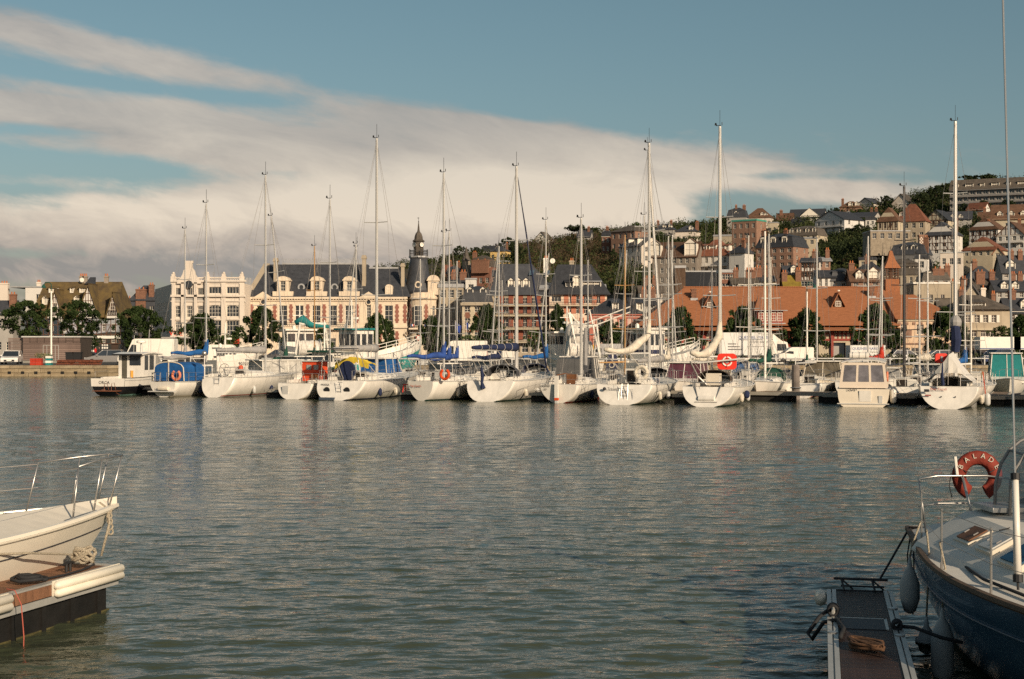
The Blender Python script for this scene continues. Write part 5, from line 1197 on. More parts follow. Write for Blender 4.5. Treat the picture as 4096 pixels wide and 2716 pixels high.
# roofs just above the market hall ridge
H('brick gabled house with cream bargeboards above the market hall ridge', 3405, 3520, 1165, 1120, 1075, 'gx', BRICKP, TILE, 3, 1, name='town_house', D=262, dorm=((-.2, 1.4, 1.3, .05), (.28, 2.2, 1.6, .0)), dk='g', ch=((-.4, .5, 1.),))
H('black slate mansard with one white skylight above the market hall ridge', 3325, 3425, 1165, 1125, 1070, 'mans', GREYW, SLATE, 3, 1, name='town_house', D=266, dorm=((.02, 1.0, 1.1, .15),), ch=((.46, .3, 1.6, .3),))
H('white and blue timbered house with tall bay windows above the market hall ridge', 3205, 3275, 1155, 1045, 1028, 'gx', WHITE, SLATE, 3, 3, name='town_house', D=275, ww=1.2, yaw=-18, tim=(.3, 2), ch=((.2, .5, .9, .6),))
H('salmon brick cube house right of the timbered bay windows', 3268, 3322, 1120, 1040, 1026, 'gx', BRICKP, ZINC, 2, 2, name='town_house', D=282, ch=((.4, .4, .8),))
H('low slate house with a white dormer window under the salmon cube house', 3270, 3340, 1160, 1105, 1078, 'gx', WHITE, SLATE, 3, 1, name='town_house', D=266)
H('mossy yellow-green tiled roof wedge between two brick chimneys', 3140, 3200, 1165, 1148, 1098, 'gx', BEIGE, MOSSY, 2, 1, name='town_house', D=256, ch=((-.46, .3, 1., .5), (.46, .3, 1., .7)))
H('dark slate roof with a pointed white-trimmed dormer left of the bay windows', 3140, 3215, 1130, 1100, 1060, 'gx', GREYW, SLATE, 3, 1, name='town_house', D=290, dorm=((0, 1.3, 1.4, .1),), ch=((.4, .4, 1.),))
H('brown rendered gable wall above the market hall, behind the thick masts', 3025, 3100, 1165, 1120, 1100, 'gx', mat('wall_brownmoss', (.13, .10, .045), .95), SLATE, 2, 1, name='town_house', D=258, ch=((-.3, .4, 1.2), (.2, .4, 1.2)))
H('pair of brick backs with white dormers left of the thick masts', 2880, 2940, 1165, 1090, 1078, 'flat', BRICK, ZINC, 3, 2, name='town_house', D=270, ww=.9)
H('low grey lean-to roofs with small chimneys over the market hall ridge', 2930, 3030, 1165, 1130, 1108, 'gx', GREYW, SLATE2, 4, 1, name='town_house', D=256, ch=((-.3,), (.2,), (.4,)))
H('wide black tarred wall with a flat roof below the white apartment house', 2738, 2862, 1165, 1088, 1084, 'flat', mat('tar_black', (.014, .016, .022), .8, var=.3), ZINC, 0, 0, name='warehouse', cat='building', D=262)
H('brown shingled gable flank left of the black tarred wall', 2700, 2742, 1180, 1072, 1062, 'flat', mat('shingle_brown', (.09, .055, .035), .95, var=.3, bump=.5), ZINC, 0, 0, name='warehouse', cat='building', D=258)
H('black slate roof with a skylight right of the pink house', 2520, 2620, 1240, 1215, 1188, 'gx', GREYW, SLATE, 3, 1, name='town_house', D=236, ch=((.1, .5, .9), (.45, .5, 1.)))
H('low white dormered roofs left of the market hall hip', 2560, 2650, 1200, 1165, 1140, 'gx', IVORY, SLATE2, 4, 1, name='town_house', D=256, ch=((-.2,), (.2,)), dorm=((.0, 1., 1., .1),))
H('grey tin-roofed cottage low on the left slope beside the slate building', 2330, 2420, 1190, 1160, 1135, 'gx', IVORY, ZINC, 3, 1, name='town_house', D=268, ch=())
H('slate-roofed town house at the foot of the brick villas', 1800, 1865, 1200, 1150, 1112, 'gx', BEIGE, SLATE, 3, 1, name='town_house', D=262, ch=((-.3,), (.3, .5, 1.2)))
H('cream rendered house with flat roof and a white blind wall', 1862, 1905, 1190, 1118, 1112, 'flat', WHITE, ZINC, 1, 1, name='town_house', D=258)
H('slate roof dotted with small dormers above the long slate building', 1975, 2060, 1140, 1098, 1078, 'gx', GREYW, SLATE, 4, 1, name='town_house', D=270, dorm=((-.2, 1., 1., .1), (.2, 1., 1., .1)))
H('mid-slope cottage with pale walls among the shrubs below the chalet', 3205, 3262, 985, 955, 948, 'flat', CREAM, ZINC, 2, 1, name='hill_house', D=430)
H('garden house with a slate lean-to above the timbered cottage roofs', 3436, 3500, 1075, 1040, 1028, 'flat', CREAM, SLATE, 2, 1, name='hill_house', D=318)
H('dark slate roof curve left of the market hall turret', 3430, 3520, 1110, 1078, 1045, 'hip', GREYW, SLATE, 3, 1, name='hill_house', D=300, ch=((-.1, .4, 1.),))
# ------------------------------------------------------------------ boat kit (local axes: x to starboard, y towards the bow, z up from the waterline)
def hull_fn(L, B, tw, fs, fb, rake, brake, k0, k1, d=.35, full=2.2):
 def hb(s):
  if s < .45: return B/2*(tw+(1-tw)*math.sin(math.pi/2*s/.45))
  return B/2*max(0., 1-((s-.45)/.55)**full)
 def sheer(s): return fs+(fb-fs)*s**1.7-.06*math.sin(math.pi*s)
 def pt(s, z, side=1):
  zs = sheer(s); dd = d*(.10+.9*math.sin(math.pi*min(s*1.1+.03, 1.)))
  q = max(0., min(1., (z+dd)/(zs+dd))); k = (k0+.10)+(k1-k0)*s**1.5; p = 2.1-1.1*s**.7
  x = hb(s)*(1-(1-q)**p)**k
  y = s*L+rake*q*(1-s)**8-brake*(1-q)*s**6
  return Vector((side*x, y, z))
 return hb, sheer, pt, d
def make_hull(root, L, B, hm, tw=.8, fs=.95, fb=1.25, rake=.5, brake=1., k0=.42, k1=.8, foul=None, stripe=None, deckm=None, cockpit=(.04, .30), cw=.52, ns=22, full=2.2, d=.35, name='hull', railm=None, camb=.05):
 hb, sheer, pt, d = hull_fn(L, B, tw, fs, fb, rake, brake, k0, k1, d, full)
 mats = [hm, foul or GELC, stripe or hm]; mb = MB()
 S = [i/(ns-1) for i in range(ns)]
 rows = []
 for s in S:
  zs = sheer(s); dd = d*(.10+.9*math.sin(math.pi*min(s*1.1+.03, 1.)))
  zz = [-dd, -dd*.97, -dd*.85, -dd*.55, -.06, .07, .13]+[.13+(zs-.13)*t for t in (.12, .27, .45, .65, .85, 1.)]
  if dd < .16: zz[1:5] = [-dd*.98, -dd*.9, -dd*.7, -dd*.3]
  rows.append(zz)
 m = len(rows[0]); vs = []
 for i, s in enumerate(S):
  for side in (1, -1):
   for z in rows[i]: vs.append(pt(s, z, side))
 o = len(mb.v); mb.v.extend([tuple(v) for v in vs])
 for i in range(ns-1):
  for sd_ in (0, 1):
   for j in range(m-1):
    a = o+(i*2+sd_)*m+j; b = o+((i+1)*2+sd_)*m+j
    mb.f.append([a, b, b+1, a+1] if sd_ == 0 else [a, a+1, b+1, b]); mb.mi.append(1 if j < 5 else (2 if j < 6 else 0))
 for j in range(m-1):   # transom
  mb.f.append([o+m+j, o+j, o+j+1, o+m+j+1]); mb.mi.append(1 if j < 3 else 0)
 me = mb.mesh(name, mats, True)
 for p in me.polygons[-(m-1):]: p.use_smooth = False
 h = obj(name, me, root)
 # deck with an open cockpit
 D = MB(); c0, c1 = cockpit
 cwx = B/2*cw
 for i in range(ns-1):
  s0, s1 = S[i], S[i+1]; a, b = pt(s0, sheer(s0)), pt(s1, sheer(s1)); cam_ = camb
  for sg in (1, -1):
   A, Bq = Vector((a.x*sg, a.y, a.z-.01)), Vector((b.x*sg, b.y, b.z-.01))
   if c1 > c0 and s1 <= c1+.02 and s0 >= c0-.03:
    ia = Vector((min(cwx, a.x*.8)*sg, a.y, a.z+.02)); ib = Vector((min(cwx, b.x*.8)*sg, b.y, b.z+.02))
   else: ia = Vector((0, a.y, a.z+cam_)); ib = Vector((0, b.y, b.z+cam_))
   q = [A, Bq, ib, ia]; D.poly(q if sg < 0 else q[::-1])
 D.build('deck', deckm or DECKW, root)
 if c1 > c0:
  y0, y1 = max(c0*L+.15, rake*.9+.05), c1*L+.05; zt = sheer(.15)+.02; zb = max(.30, zt-.55); x = cwx*.96
  W = MB(); W.poly([(-x, y0, zb), (x, y0, zb), (x, y1, zb), (-x, y1, zb)]); W.poly([(-x, y0, zb), (-x, y1, zb), (-x, y1, zt), (-x, y0, zt)]); W.poly([(x, y1, zb), (x, y0, zb), (x, y0, zt), (x, y1, zt)]); W.poly([(-x, y1, zb), (x, y1, zb), (x, y1, zt), (-x, y1, zt)]); W.poly([(x, y0, zb), (-x, y0, zb), (-x, y0, zt), (x, y0, zt)])
  for sg in (-1, 1): W.box(sg*x*.55-.0 if sg > 0 else -x, x if sg > 0 else -x*.55, y0+.1, y1, zb, zb+.32)
  W.build('cockpit', GEL, root)
  C = MB()     # coamings
  for sg in (-1, 1): C.box(min(sg*x, sg*(x+.10)), max(sg*x, sg*(x+.10)), y0+.25, y1+.2, zt-.05, zt+.20)
  C.build('coaming', GEL, root)
 rb = MB();
 for sg in (1, -1): rb.path([pt(s, sheer(s)+.01, sg)+Vector((sg*.012, 0, 0)) for s in S[:-1]]+[pt(1, sheer(1))], .035, 5)
 rb.build('toe_rail', railm or ALU, root)
 return hb, sheer, pt
def coachroof(root, L, B, sheer, y0, y1, w=.60, h=.42, m=None, win='strip', wm=None, tip=.35, pr=None):
 m = m or GEL; n = 12; mb = MB(); pr = pr or [(-1, 0), (-1, .0), (-.93, .55), (-.80, .88), (-.45, 1.0), (0, 1.04), (.45, 1.0), (.80, .88), (.93, .55), (1, 0), (1, 0)]
 vs = []; secs = []
 for i in range(n+1):
  t = i/n; y = y0+(y1-y0)*t; z0 = sheer(y/L)-.02; hw = B/2*w*(1-(1-tip)*t**2.2); hh = h*(1-.80*t**2.0)+.02
  secs.append((y, z0, hw, hh))
  for a, b in pr: vs.append((a*hw, y, z0+b*hh))
 k = len(pr); fs = []
 for i in range(n):
  for j in range(k-1): fs.append((i*k+j, i*k+j+1, (i+1)*k+j+1, (i+1)*k+j))
 fs.append(tuple(range(k-1, -1, -1))); fs.append(tuple(n*k+j for j in range(k)))
 mb.add(vs, fs); c = mb.build('coachroof', m, root, smooth=False)
 wm = wm or GLASS
 def side(t0, t1, zb, zt, sg):
  q = []
  for t, zz in ((t0, zb), (t1, zb), (t1, zt), (t0, zt)):
   i = t*n; i0 = min(int(i), n-1); f = i-i0; a, b = secs[i0], secs[i0+1]
   y = a[0]+(b[0]-a[0])*f; z0 = a[1]+(b[1]-a[1])*f; hw = a[2]+(b[2]-a[2])*f; hh = a[3]+(b[3]-a[3])*f
   xx = hw*(1-.07*zz/.55 if zz < .55 else .93-.13*(zz-.55)/.33); q.append(Vector((sg*(xx+.012), y, z0+zz*hh)))
  return q if sg < 0 else q[::-1]
 for sg in (1, -1):
  if win == 'strip': spans = [(.12, .62)]
  elif win == 'three': spans = [(.12, .24), (.32, .44), (.56, .66)]
  elif win == 'two': spans = [(.15, .32), (.42, .6)]
  else: spans = []
  for a, b in spans: MB().poly(side(a, b, .30, .74, sg)).build('side_window', wm, c)
 # companionway
 y, z0, hw, hh = secs[0]
 MB().box(-.30, .30, y-.035, y-.005, z0-.35, z0+hh*.9).build('companionway', mat('companion_dark', (.02, .014, .01), .5), c)
 MB().box(-.33, .33, y-.05, y+.55, z0+hh*1.04, z0+hh*1.04+.05).build('sliding_hatch', GELG, c)
 yb = y0+(y1-y0)*.72; zz = sheer(yb/L)+h*.45
 MB().box(-.25, .25, yb-.25, yb+.25, zz, zz+.06).build('deck_hatch', GLASSB, c)
 return c
def rig(root, L, B, sheer, ym, zdeck, H_, m=None, spread=2, boom=.36, cover=None, cover_style='sag', stay=True, hb=None, boomz=1.0, head=True, furl=None, rm=.075, lean=0., backstay=True, bm=None, sw=12):
 """mast of height H_ above the water"""
 m = m or ALU; top = Vector((0, ym, H_))
 mt = MB().tube((0, ym, zdeck), top, rm, rm*.72, 8).build('mast', m, root)
 if head:
  h = MB(); h.tube(top, top+Vector((0, 0, .9)), .012, n=4).box(-.22, .06, ym-.02, ym+.02, H_+.03, H_+.06).add([(-.30, ym, H_+.06), (-.16, ym, H_+.06), (-.2, ym, H_+.2), (-.28, ym, H_+.2)], [(0, 1, 2, 3)]).tube(top+Vector((.12, 0, .05)), top+Vector((.12, 0, .22)), .02, n=5)
  h.build('masthead_gear', BLACK, mt)
 sps = []
 for i in range(spread):
  z = zdeck+(H_-zdeck)*((i+1)/(spread+1)*.92+.03); w = B*.28*(1-.18*i); sps.append((z, w))
  MB().tube((-w, ym-.12, z+.03), (0, ym, z), .03, n=5).tube((w, ym-.12, z+.03), (0, ym, z), .03, n=5).build('spreader', m, mt)
 s = MB(); r = .0085
 if stay:
  hbw = (hb(ym/L) if hb else B/2)*.93; ch = Vector((0, ym, H_-.25))
  for sg in (-1, 1):
   pts = [Vector((sg*hbw, ym-.25, sheer(ym/L)))]+[Vector((sg*w, ym-.12, z)) for z, w in sps]+[ch]
   for a, b in zip(pts, pts[1:]): s.tube(a, b, r, n=3, cap=False)
   if sps: s.tube(pts[0]+Vector((0, -.3, 0)), (0, ym, sps[0][0]-.1), r*.9, n=3, cap=False)
  if backstay: s.tube(top, (0, .35, sheer(.03)+.1), r, n=3, cap=False)
  bow = Vector((0, L-.08, sheer(1.)))
  if not furl: s.tube(Vector((0, ym, H_-.15)), bow, r, n=3, cap=False)
  for q in (-.07, .08): s.tube((q, ym-.1, zdeck), (q*.5, ym-.09, H_-.1), .006, n=3, cap=False)     # halyards
  s.build('standing_rigging', WIRE, root)
  if furl:
   fr = MB().path([Vector((0, ym, H_-.2)).lerp(bow, t) for t in (0, .05, .3, .6, .9, .96, 1.)], [.01, .03, .045, .06, .07, .06, .02], 6); fr.build('furled_headsail', furl, root)
 if boom:
  bl = L*boom; z = zdeck+boomz; b0 = Vector((0, ym-.12, z)); b1 = Vector((-math.sin(R(sw))*bl, ym-math.cos(R(sw))*bl, z-.02))
  bo = MB().tube(b0, b1, .06, .05, 6).build('boom', bm or m, root)
  MB().tube(b0.lerp(b1, .45), (0, ym-.15, zdeck+.1), .02, n=4).tube(b1, (0, max(.4, ym-bl-.3), sheer(.1)+.1), .012, n=4).build('vang_and_sheet', ROPE, bo)
  MB().tube(b1, (0, ym-.05, H_-.3), .005, n=3, cap=False).build('topping_lift', WIRE, bo)
  if cover:
   pts, rr = [], []
   n = 12; rnd = random.Random(int(L*100)+int(H_*10))
   if cover_style == 'sag':
    for i in range(n+1): t = i/n; pts.append(b0.lerp(b1, t)+Vector((rnd.uniform(-.02, .02), 0, .13+.05*math.sin(t*9)))); rr.append(.09+.13*(1-t)**1.2+rnd.uniform(-.015, .015))
    pts.insert(0, Vector((0, ym+.10, z+1.0))); rr.insert(0, .10); pts.insert(1, Vector((0, ym+.02, z+.55))); rr.insert(1, .16)
   elif cover_style == 'roll':
    for i in range(n+1): t = i/n; pts.append(b0.lerp(b1, t)+Vector((0, 0, .17))); rr.append(.10+.16*(1-t)+rnd.uniform(-.01, .02))
   elif cover_style == 'tall':
    for i in range(n+1):
     t = i/n; pts.append(b0.lerp(b1, t)+Vector((rnd.uniform(-.04, .04), 0, .20+.9*max(0, 1-t*2.2)**1.5+.08*math.sin(t*7)))); rr.append(.10+.13*math.sin(math.pi*min(1, .25+t*.75))+rnd.uniform(-.045, .045))
    pts.insert(0, Vector((0, ym+.02, z+2.0))); rr.insert(0, .10)
   c = MB().path(pts, rr, 9).build('sail_cover', cover, bo, smooth=True)
   if cover_style in ('roll',):
    tm = MB()
    for i in range(2, n, 2): tm.torus(pts[i], rr[i]+.012, .012, 12, 4, axis='y')
    tm.build('sail_tie', ROPE, c)
 return mt
def rails(root, L, B, pt, sheer, pushpit=True, pulpit=True, stan=(.2, .36, .52, .68, .82), h=.6, r=.014, m=None):
 m = m or STEEL
 def P(s, dz, sg, inn=.04):
  p = pt(s, sheer(s), sg); return Vector((p.x-sg*inn, p.y, p.z+dz))
 if pushpit:
  for sg in (-1, 1):
   q = MB()
   q.path([P(.13, h, sg), P(.06, h, sg), P(.015, h, sg, .08), P(.015, h, sg, .08)+Vector((-sg*B*.22, 0, 0))], r, 5)
   q.path([P(.13, h*.5, sg), P(.015, h*.5, sg, .06), P(.015, h*.5, sg, .08)+Vector((-sg*B*.22, 0, 0))], r*.8, 4)
   for s in (.13, .02): q.tube(P(s, 0, sg), P(s, h, sg), r, n=5)
   q.tube(P(.015, 0, sg, .08)+Vector((-sg*B*.22, 0, 0)), P(.015, h, sg, .08)+Vector((-sg*B*.22, 0, 0)), r, n=5)
   q.build('pushpit', m, root)
 if pulpit:
  q = MB(); bow = Vector((0, L+.12, sheer(1)+h))
  for sg in (-1, 1):
   q.path([P(.86, h, sg), P(.94, h+.03, sg, .0), bow], r, 5); q.tube(P(.86, 0, sg), P(.86, h, sg), r, n=4); q.tube(P(.95, 0, sg, .0), P(.95, h, sg, .0), r, n=4)
  q.build('pulpit', m, root)
 w = MB()
 for sg in (-1, 1):
  pts = [P(.13, h, sg)]+[P(s, h, sg) for s in stan]+[P(.86, h, sg)]
  for dz in (0, -h*.45):
   for a, b in zip(pts, pts[1:]): w.tube(a+Vector((0, 0, dz)), b+Vector((0, 0, dz)), .006, n=3, cap=False)
 w.build('lifeline', WIRE, root)
 st = MB().tube((0, 0, 0), (0, 0, h), .013, n=5).mesh('stanchion', m)
 for s in stan:
  for sg in (-1, 1): obj('stanchion', st, root, P(s, 0, sg))
def sprayhood(root, y, w, z, h=.75, ln=1.1, cm=None, wm=None, back=False):
 cm = cm or NAVY; n = 10; mb = MB(); pr = []
 for i in range(n+1):
  a = math.pi*i/n; pr.append((math.cos(a), math.sin(a)**.55))
 vs = []; sec = [(0, 1., 1.), (.45, .98, .97), (.85, .93, .62), (1., .88, .25)]
 for t, wx, hz in sec:
  for a, b in pr: vs.append((a*w/2*wx, y+t*ln, z+b*h*hz))
 k = n+1
 fs = [(i*k+j, i*k+j+1, (i+1)*k+j+1, (i+1)*k+j) for i in range(len(sec)-1) for j in range(n)]
 mb.add(vs, fs); o = mb.build('sprayhood', cm, root, smooth=True)
 wv = MB();
 for a0, a1 in ((.12, .36), (.38, .62), (.64, .88)):
  q = []
  for a in (a0, a1): q.append((math.cos(math.pi*a)*w/2*.86, y+ln*.72, z+.06))
  for a in (a1, a0): q.append((math.cos(math.pi*a)*w/2*.84, y+ln*.55, z+h*.74*math.sin(math.pi*a)**.4))
  MB().poly(q).build('vinyl_window', wm or VINYL, o)
 fr = MB().path([(p[0]*w/2, y, z+p[1]*h) for p in pr], .03, 5).build('hood_frame', cm, o)
 return o
def ladder(root, x, y, z0, z1, w=.34, lean=.0, m=None, n=4):
 q = MB();
 for sx in (-w/2, w/2): q.tube((x+sx, y, z0), (x+sx, y+lean, z1), .018, n=5)
 for i in range(n): t = (i+.5)/n; z = z0+(z1-z0)*t; q.tube((x-w/2, y+lean*t, z), (x+w/2, y+lean*t, z), .018, n=5)
 return q.build('ladder', m or STEEL, root)
def wheel(root, x, y, z, r=.42, m=None):
 q = MB().torus((x, y, z), r, .018, 20, 5, axis='y')
 for i in range(5): a = i*2*math.pi/5; q.tube((x, y, z), (x+r*math.cos(a), y, z+r*math.sin(a)), .012, n=4)
 q.build('steering_wheel', m or STEEL, root); MB().box(x-.12, x+.12, y+.02, y+.28, z-.75, z+.05).build('pedestal', GEL, root)
def fender(root, x, y, z, r=.12, h=.5, m=None, ztop=None):
 q = MB().lathe([(.01, -h/2), (r*.7, -h/2+.05), (r, -h/2+.14), (r, h/2-.14), (r*.7, h/2-.05), (.03, h/2)], (x, y, z), 10).build('fender', m or GELC, root, smooth=True)
 if ztop: MB().tube((x, y, z+h/2), (x*.97, y, ztop), .008, n=3).build('fender_line', ROPE, q)
def horseshoe(root, p, r=.28, m=None, rz=0.):
 MB().torus((0, 0, 0), r, .085, 16, 8, R(-235), R(55), axis='y').build('horseshoe_buoy', m or ORANGE, root, p, rz)
def solve_y(Xs, Ys, th, px):
 t = (px-CPX)/FPX; return (t*Ys-Xs)/(math.sin(th)-t*math.cos(th))
ROW_TH = R(21)
def moor(px, py=None, D=None, th=None):
 D = D or wl(py); th = ROW_TH if th is None else th
 return px2x(px, D), D, th
def sailboat(label, px, py, L, B, mast_px, top, D=None, th=None, hm=None, foul=None, stripe=None, tw=.78, fs=1.0, fb=1.3, rake=.55, win='strip', mast_m=None, spread=2,
      boom=.36, cover=None, cstyle='sag', hood=None, wheelr=0, ladr=None, lb=None, group='sailing yachts moored stern to the open basin', rm=.075, k0=.42, furl=None,
      name='sailing_yacht', rl=True, crh=.42, boomz=.95, stay=True, tiltm=0., head=True, lean_top=None, flip=False, deckm=None, fend=2, bm=None, sw=12):
 X, Y, th = moor(px, py, D, th)
 hd = th+(math.pi if flip else 0)
 root = thing(name, label, 'sailboat', (X, Y, 0), -hd, group)
 hb, sheer, pt = make_hull(root, L, B, hm or GEL, tw=tw, fs=fs, fb=fb, rake=rake, foul=foul, stripe=stripe, k0=k0, deckm=deckm)
 ym = L*.56
 if mast_px is not None:
  t = (mast_px-CPX)/FPX; sn, cs = math.sin(hd), math.cos(hd); den = sn-t*cs
  if abs(den) > 1e-3:
   y = (t*Y-X)/den
   if L*.25 < y < L*.75: ym = y
 ymw = Y+ym*math.cos(hd)
 Ht = py2z(top, ymw) if top else 12.
 coachroof(root, L, B, sheer, L*.30, max(L*.70, ym+.8), h=crh, win=win)
 zd = sheer(ym/L)+crh*.5
 m = rig(root, L, B, sheer, ym, zd, Ht, mast_m, spread, boom, cover, cstyle, hb=hb, rm=rm, furl=furl, boomz=boomz, stay=stay, head=head, bm=bm, sw=sw)
 if rl: rails(root, L, B, pt, sheer)
 zt = sheer(.3)
 if hood: sprayhood(root, L*.30-.55, B*.56, zt+.12, .78, 1.15, hood)
 if wheelr: wheel(root, 0, L*.13, sheer(.1)+.45, wheelr)
 if ladr is not None: ladder(root, ladr, .28, .1, sheer(0)+.05, lean=.28)
 if lb: horseshoe(root, (lb[0]*B, L*.03, sheer(0)+.42), m=lb[1])
 for i in range(fend):
  s = .25+.2*i; p = pt(s, .45, 1); fender(root, p.x+.13, p.y, .42, m=(CREAMC, GELG, NAVY)[(int(L*10)+i) % 3], ztop=sheer(s))
 w = MB()
 for sg in (-1, 1): w.lathe([(.07, 0), (.055, .05), (.06, .11), (.075, .14)], (sg*B*.30, L*.2, zt+.2), 8)
 w.build('winch', STEEL, root)
 return dict(root=root, pt=pt, sheer=sheer, L=L, B=B, ym=ym, X=X, Y=Y, th=hd, zd=zd, hb=hb, H=Ht)
def transom_text(b, s, size, x, z, m=None, y=.1, sq=1.):
 t = text(b['root'], s, size, (x, y, z), (R(90), 0, 0), m or BLACK, name='boat_name', ext=.003, squash=sq); return t
# ------------------------------------------------------------------ front row
INK = mat('ink', (.03, .03, .035), .5)
INKR = mat('ink_red', (.42, .08, .04), .5)
INKB = mat('ink_blue', (.05, .09, .25), .5)
FOULB = mat('antifoul_black', (.02, .02, .022), .7); FOULG = mat('antifoul_green', (.02, .07, .055), .8, var=.3); FOULR = mat('antifoul_red', (.30, .03, .015), .7); FOULN = mat('antifoul_navy', (.015, .02, .06), .7)
HBLK = mat('hull_black', (.012, .012, .014), .25, coat=.4)
def orca():
 X, Y, th = moor(434, 1583, th=R(13)); L, B = 7.6, 2.55
 r = thing('cabin_boat', 'black and white fishing cabin boat lettered ORCA, leftmost of the moored row', 'motorboat', (X, Y, 0), -th)
 hb, sheer, pt = make_hull(r, L, B, HBLK, tw=.92, fs=.98, fb=1.35, rake=-.08, brake=.9, k0=.22, k1=.75, foul=mat('antifoul_aqua', (.22, .42, .36), .8), cockpit=(.05, .42), cw=.72)
 top = MB(); S = [i/20 for i in range(21)]      # white topsides band above the black
 for sg in (-1, 1):
  for a, b in zip(S[:-1], S[1:]):
   def Q(s, dz): p = pt(s, sheer(s), sg); q = pt(s, sheer(s)-.38, sg); return (p+Vector((sg*.03, 0, .14))) if dz else (q+Vector((sg*.03, 0, 0)))
   q = [Q(a, 0), Q(b, 0), Q(b, 1), Q(a, 1)]; top.poly(q if sg > 0 else q[::-1])
 a, b = pt(0, sheer(0), 1), pt(0, sheer(0)-.38, 1)
 top.poly([(-b.x-.03, -.10, b.z), (b.x+.03, -.10, b.z), (a.x+.03, -.10, a.z+.14), (-a.x-.03, -.10, a.z+.14)])
 top.build('topsides', GEL, r)
 text(r, 'ORCA', .28, (-.25, -.115, .76), (R(90), 0, 0), INK, name='boat_name')
 rail_ = MB().path([pt(s, sheer(s)+.16, 1) for s in S], .03, 5).path([pt(s, sheer(s)+.16, -1) for s in S], .03, 5).build('toe_rail', BLACK, r)
 # wheelhouse
 w = B*.36; y0, y1, y2 = 3.0, 4.7, 6.0; z0 = 1.0; z1 = 2.62; h = MB()
 for sg in (-1, 1):
  for a, b in ((y0, y0+.12), (y0+.65, y0+.8), (y0+1.45, y0+1.7)): h.box(min(sg*w, sg*(w-.06)), max(sg*w, sg*(w-.06)), a, b, z0+.6, z1)
  h.box(min(sg*w, sg*(w-.06)), max(sg*w, sg*(w-.06)), y0, y1, z0, z0+.6)
 h.box(-w+.06, -w+.22, y0, y0+.08, z0, z1).box(w-.22, w-.06, y0, y0+.08, z0, z1).box(-w+.62, -w+.78, y0, y0+.08, z0, z1).box(-w+.78, w-.22, y0, y0+.08, z0, z0+.9)
 h.prism([(w, y1, z0+.0), (w, y2, z0+.35), (w, y2-.25, z0+.95), (w, y1, z0+.95)][::-1], (-2*w, 0, 0)); hh = h.build('wheelhouse', GEL, r)
 MB().box(-w+.1, w-.1, y0+.1, y0+1.6, z0+.05, z0+.1).build('cabin_floor', TEAK, hh)
 for sg in (-1, 1): MB().box(min(sg*w*.99, sg*(w-.03)), max(sg*w*.99, sg*(w-.03)), y0+.12, y0+1.45, z0+.62, z1-.05).build('side_window', GLASS, hh)
 MB().prism([(w*.97, y1, z0+.96), (w*.97, y2-.28, z0+.96), (w*.97, y1+.35, z1-.04), (w*.97, y1, z1-.04)][::-1], (-2*w*.97, 0, 0)).build('windscreen', VINYL, hh)
 MB().box(-w+.8, w-.24, y0+.02, y0+.06, z0+.92, z1-.1).build('aft_window', GLASS, hh)
 MB().box(-w+.24, -w+.60, y0+.02, y0+.06, z0, z1-.1).build('door', mat('smoke_glass', (.10, .09, .07), .2), hh)
 roof = MB(); n = 8
 for i in range(n):
  t0, t1 = i/n, (i+1)/n; f = lambda t: (y0-.55+(y1+.45-y0+.9)*t, z1+.06+.12*math.sin(math.pi*t))
  (ya, za), (yb, zb) = f(t0), f(t1); roof.slab([(-w-.14, ya, za), (w+.14, ya, za), (w+.14, yb, zb), (-w-.14, yb, zb)], .09)
 ro = roof.build('roof', GEL, hh)
 MB().box(-w-.16, w+.16, y0-.57, y0-.52, z1-.05, z1+.06).build('roof_edge', BLACK, ro)
 MB().lathe([(.02, 0), (.30, .03), (.32, .10), (.28, .2), (.02, .22)], (0, y1-.3, z1+.75), 14).build('radar_dome', WHITEP, ro, smooth=True)
 MB().tube((0, y1-.3, z1+.1), (0, y1-.3, z1+.76), .10, .06).tube((.35, y1, z1), (.3, y1+.3, z1+1.7), .015, n=4).tube((-.4, y1-.6, z1), (-.4, y1-.5, z1+1.3), .015, n=4).tube((.5, y1+.1, z1), (.5, y1+.1, z1+1.1), .02, n=4).build('aerial_mast', GELG, ro)
 MB().box(w+.005, w+.02, y2-1.9, y2-.3, z0+.30, z0+.38).build('stripe', INK, hh)
 q = MB().box(-.75, .95, -.75, -.06, .30, .35);
 for x in (-.6, .8): q.tube((x, -.7, .3), (x, -.02, .05), .02, n=4)
 for x in (.0, .5): q.path([(x, -.55, .33), (x, -.5, .8), (x+.14, -.45, .86), (x+.18, -.3, .4)], .018, 5)
 q.build('bathing_platform', mat('platform_wood', (.16, .06, .03), .6), r)
 MB().lathe([(.10, -.3), (.10, .35)], (.95, 1.3, 1.25), 10).build('gas_float', mat('buoy_yellow', (.75, .35, .05), .6), r)
 MB().box(-.5, -.15, -.035, -.01, .3, .75).build('engine_hatch', mat('hatch_wood', (.22, .1, .07), .6), r)
 qq = MB()
 for sg in (-1, 1):
  pts = [pt(s, sheer(s)+.75, sg) for s in (.55, .65, .75, .85, .95)]; qq.path(pts, .015, 4)
  for s in (.55, .65, .75, .85, .95): qq.tube(pt(s, sheer(s)+.1, sg), pt(s, sheer(s)+.75, sg), .013, n=4)
 qq.path([(-1.0, .1, 1.15), (-1.0, .1, 1.55), (0, .05, 1.6)], .014, 4); qq.build('guard_rail', STEEL, r)
orca()
b = sailboat('white yacht with a closed royal blue cockpit tent and blue sail cover', 655, 1588, 8.6, 3.0, 825, 812, tw=.62, fs=.95, fb=1.15, rake=-.15, k0=.5, cover=BLUEC, cstyle='sag', win='two', boomz=1.45, hm=GEL, lb=(.25, PINKO), rm=.06, stripe=GEL)
r = b['root']; q = MB(); n = 10; pr = [(math.cos(math.pi*i/n), math.sin(math.pi*i/n)**.30) for i in range(n+1)]; vs = []
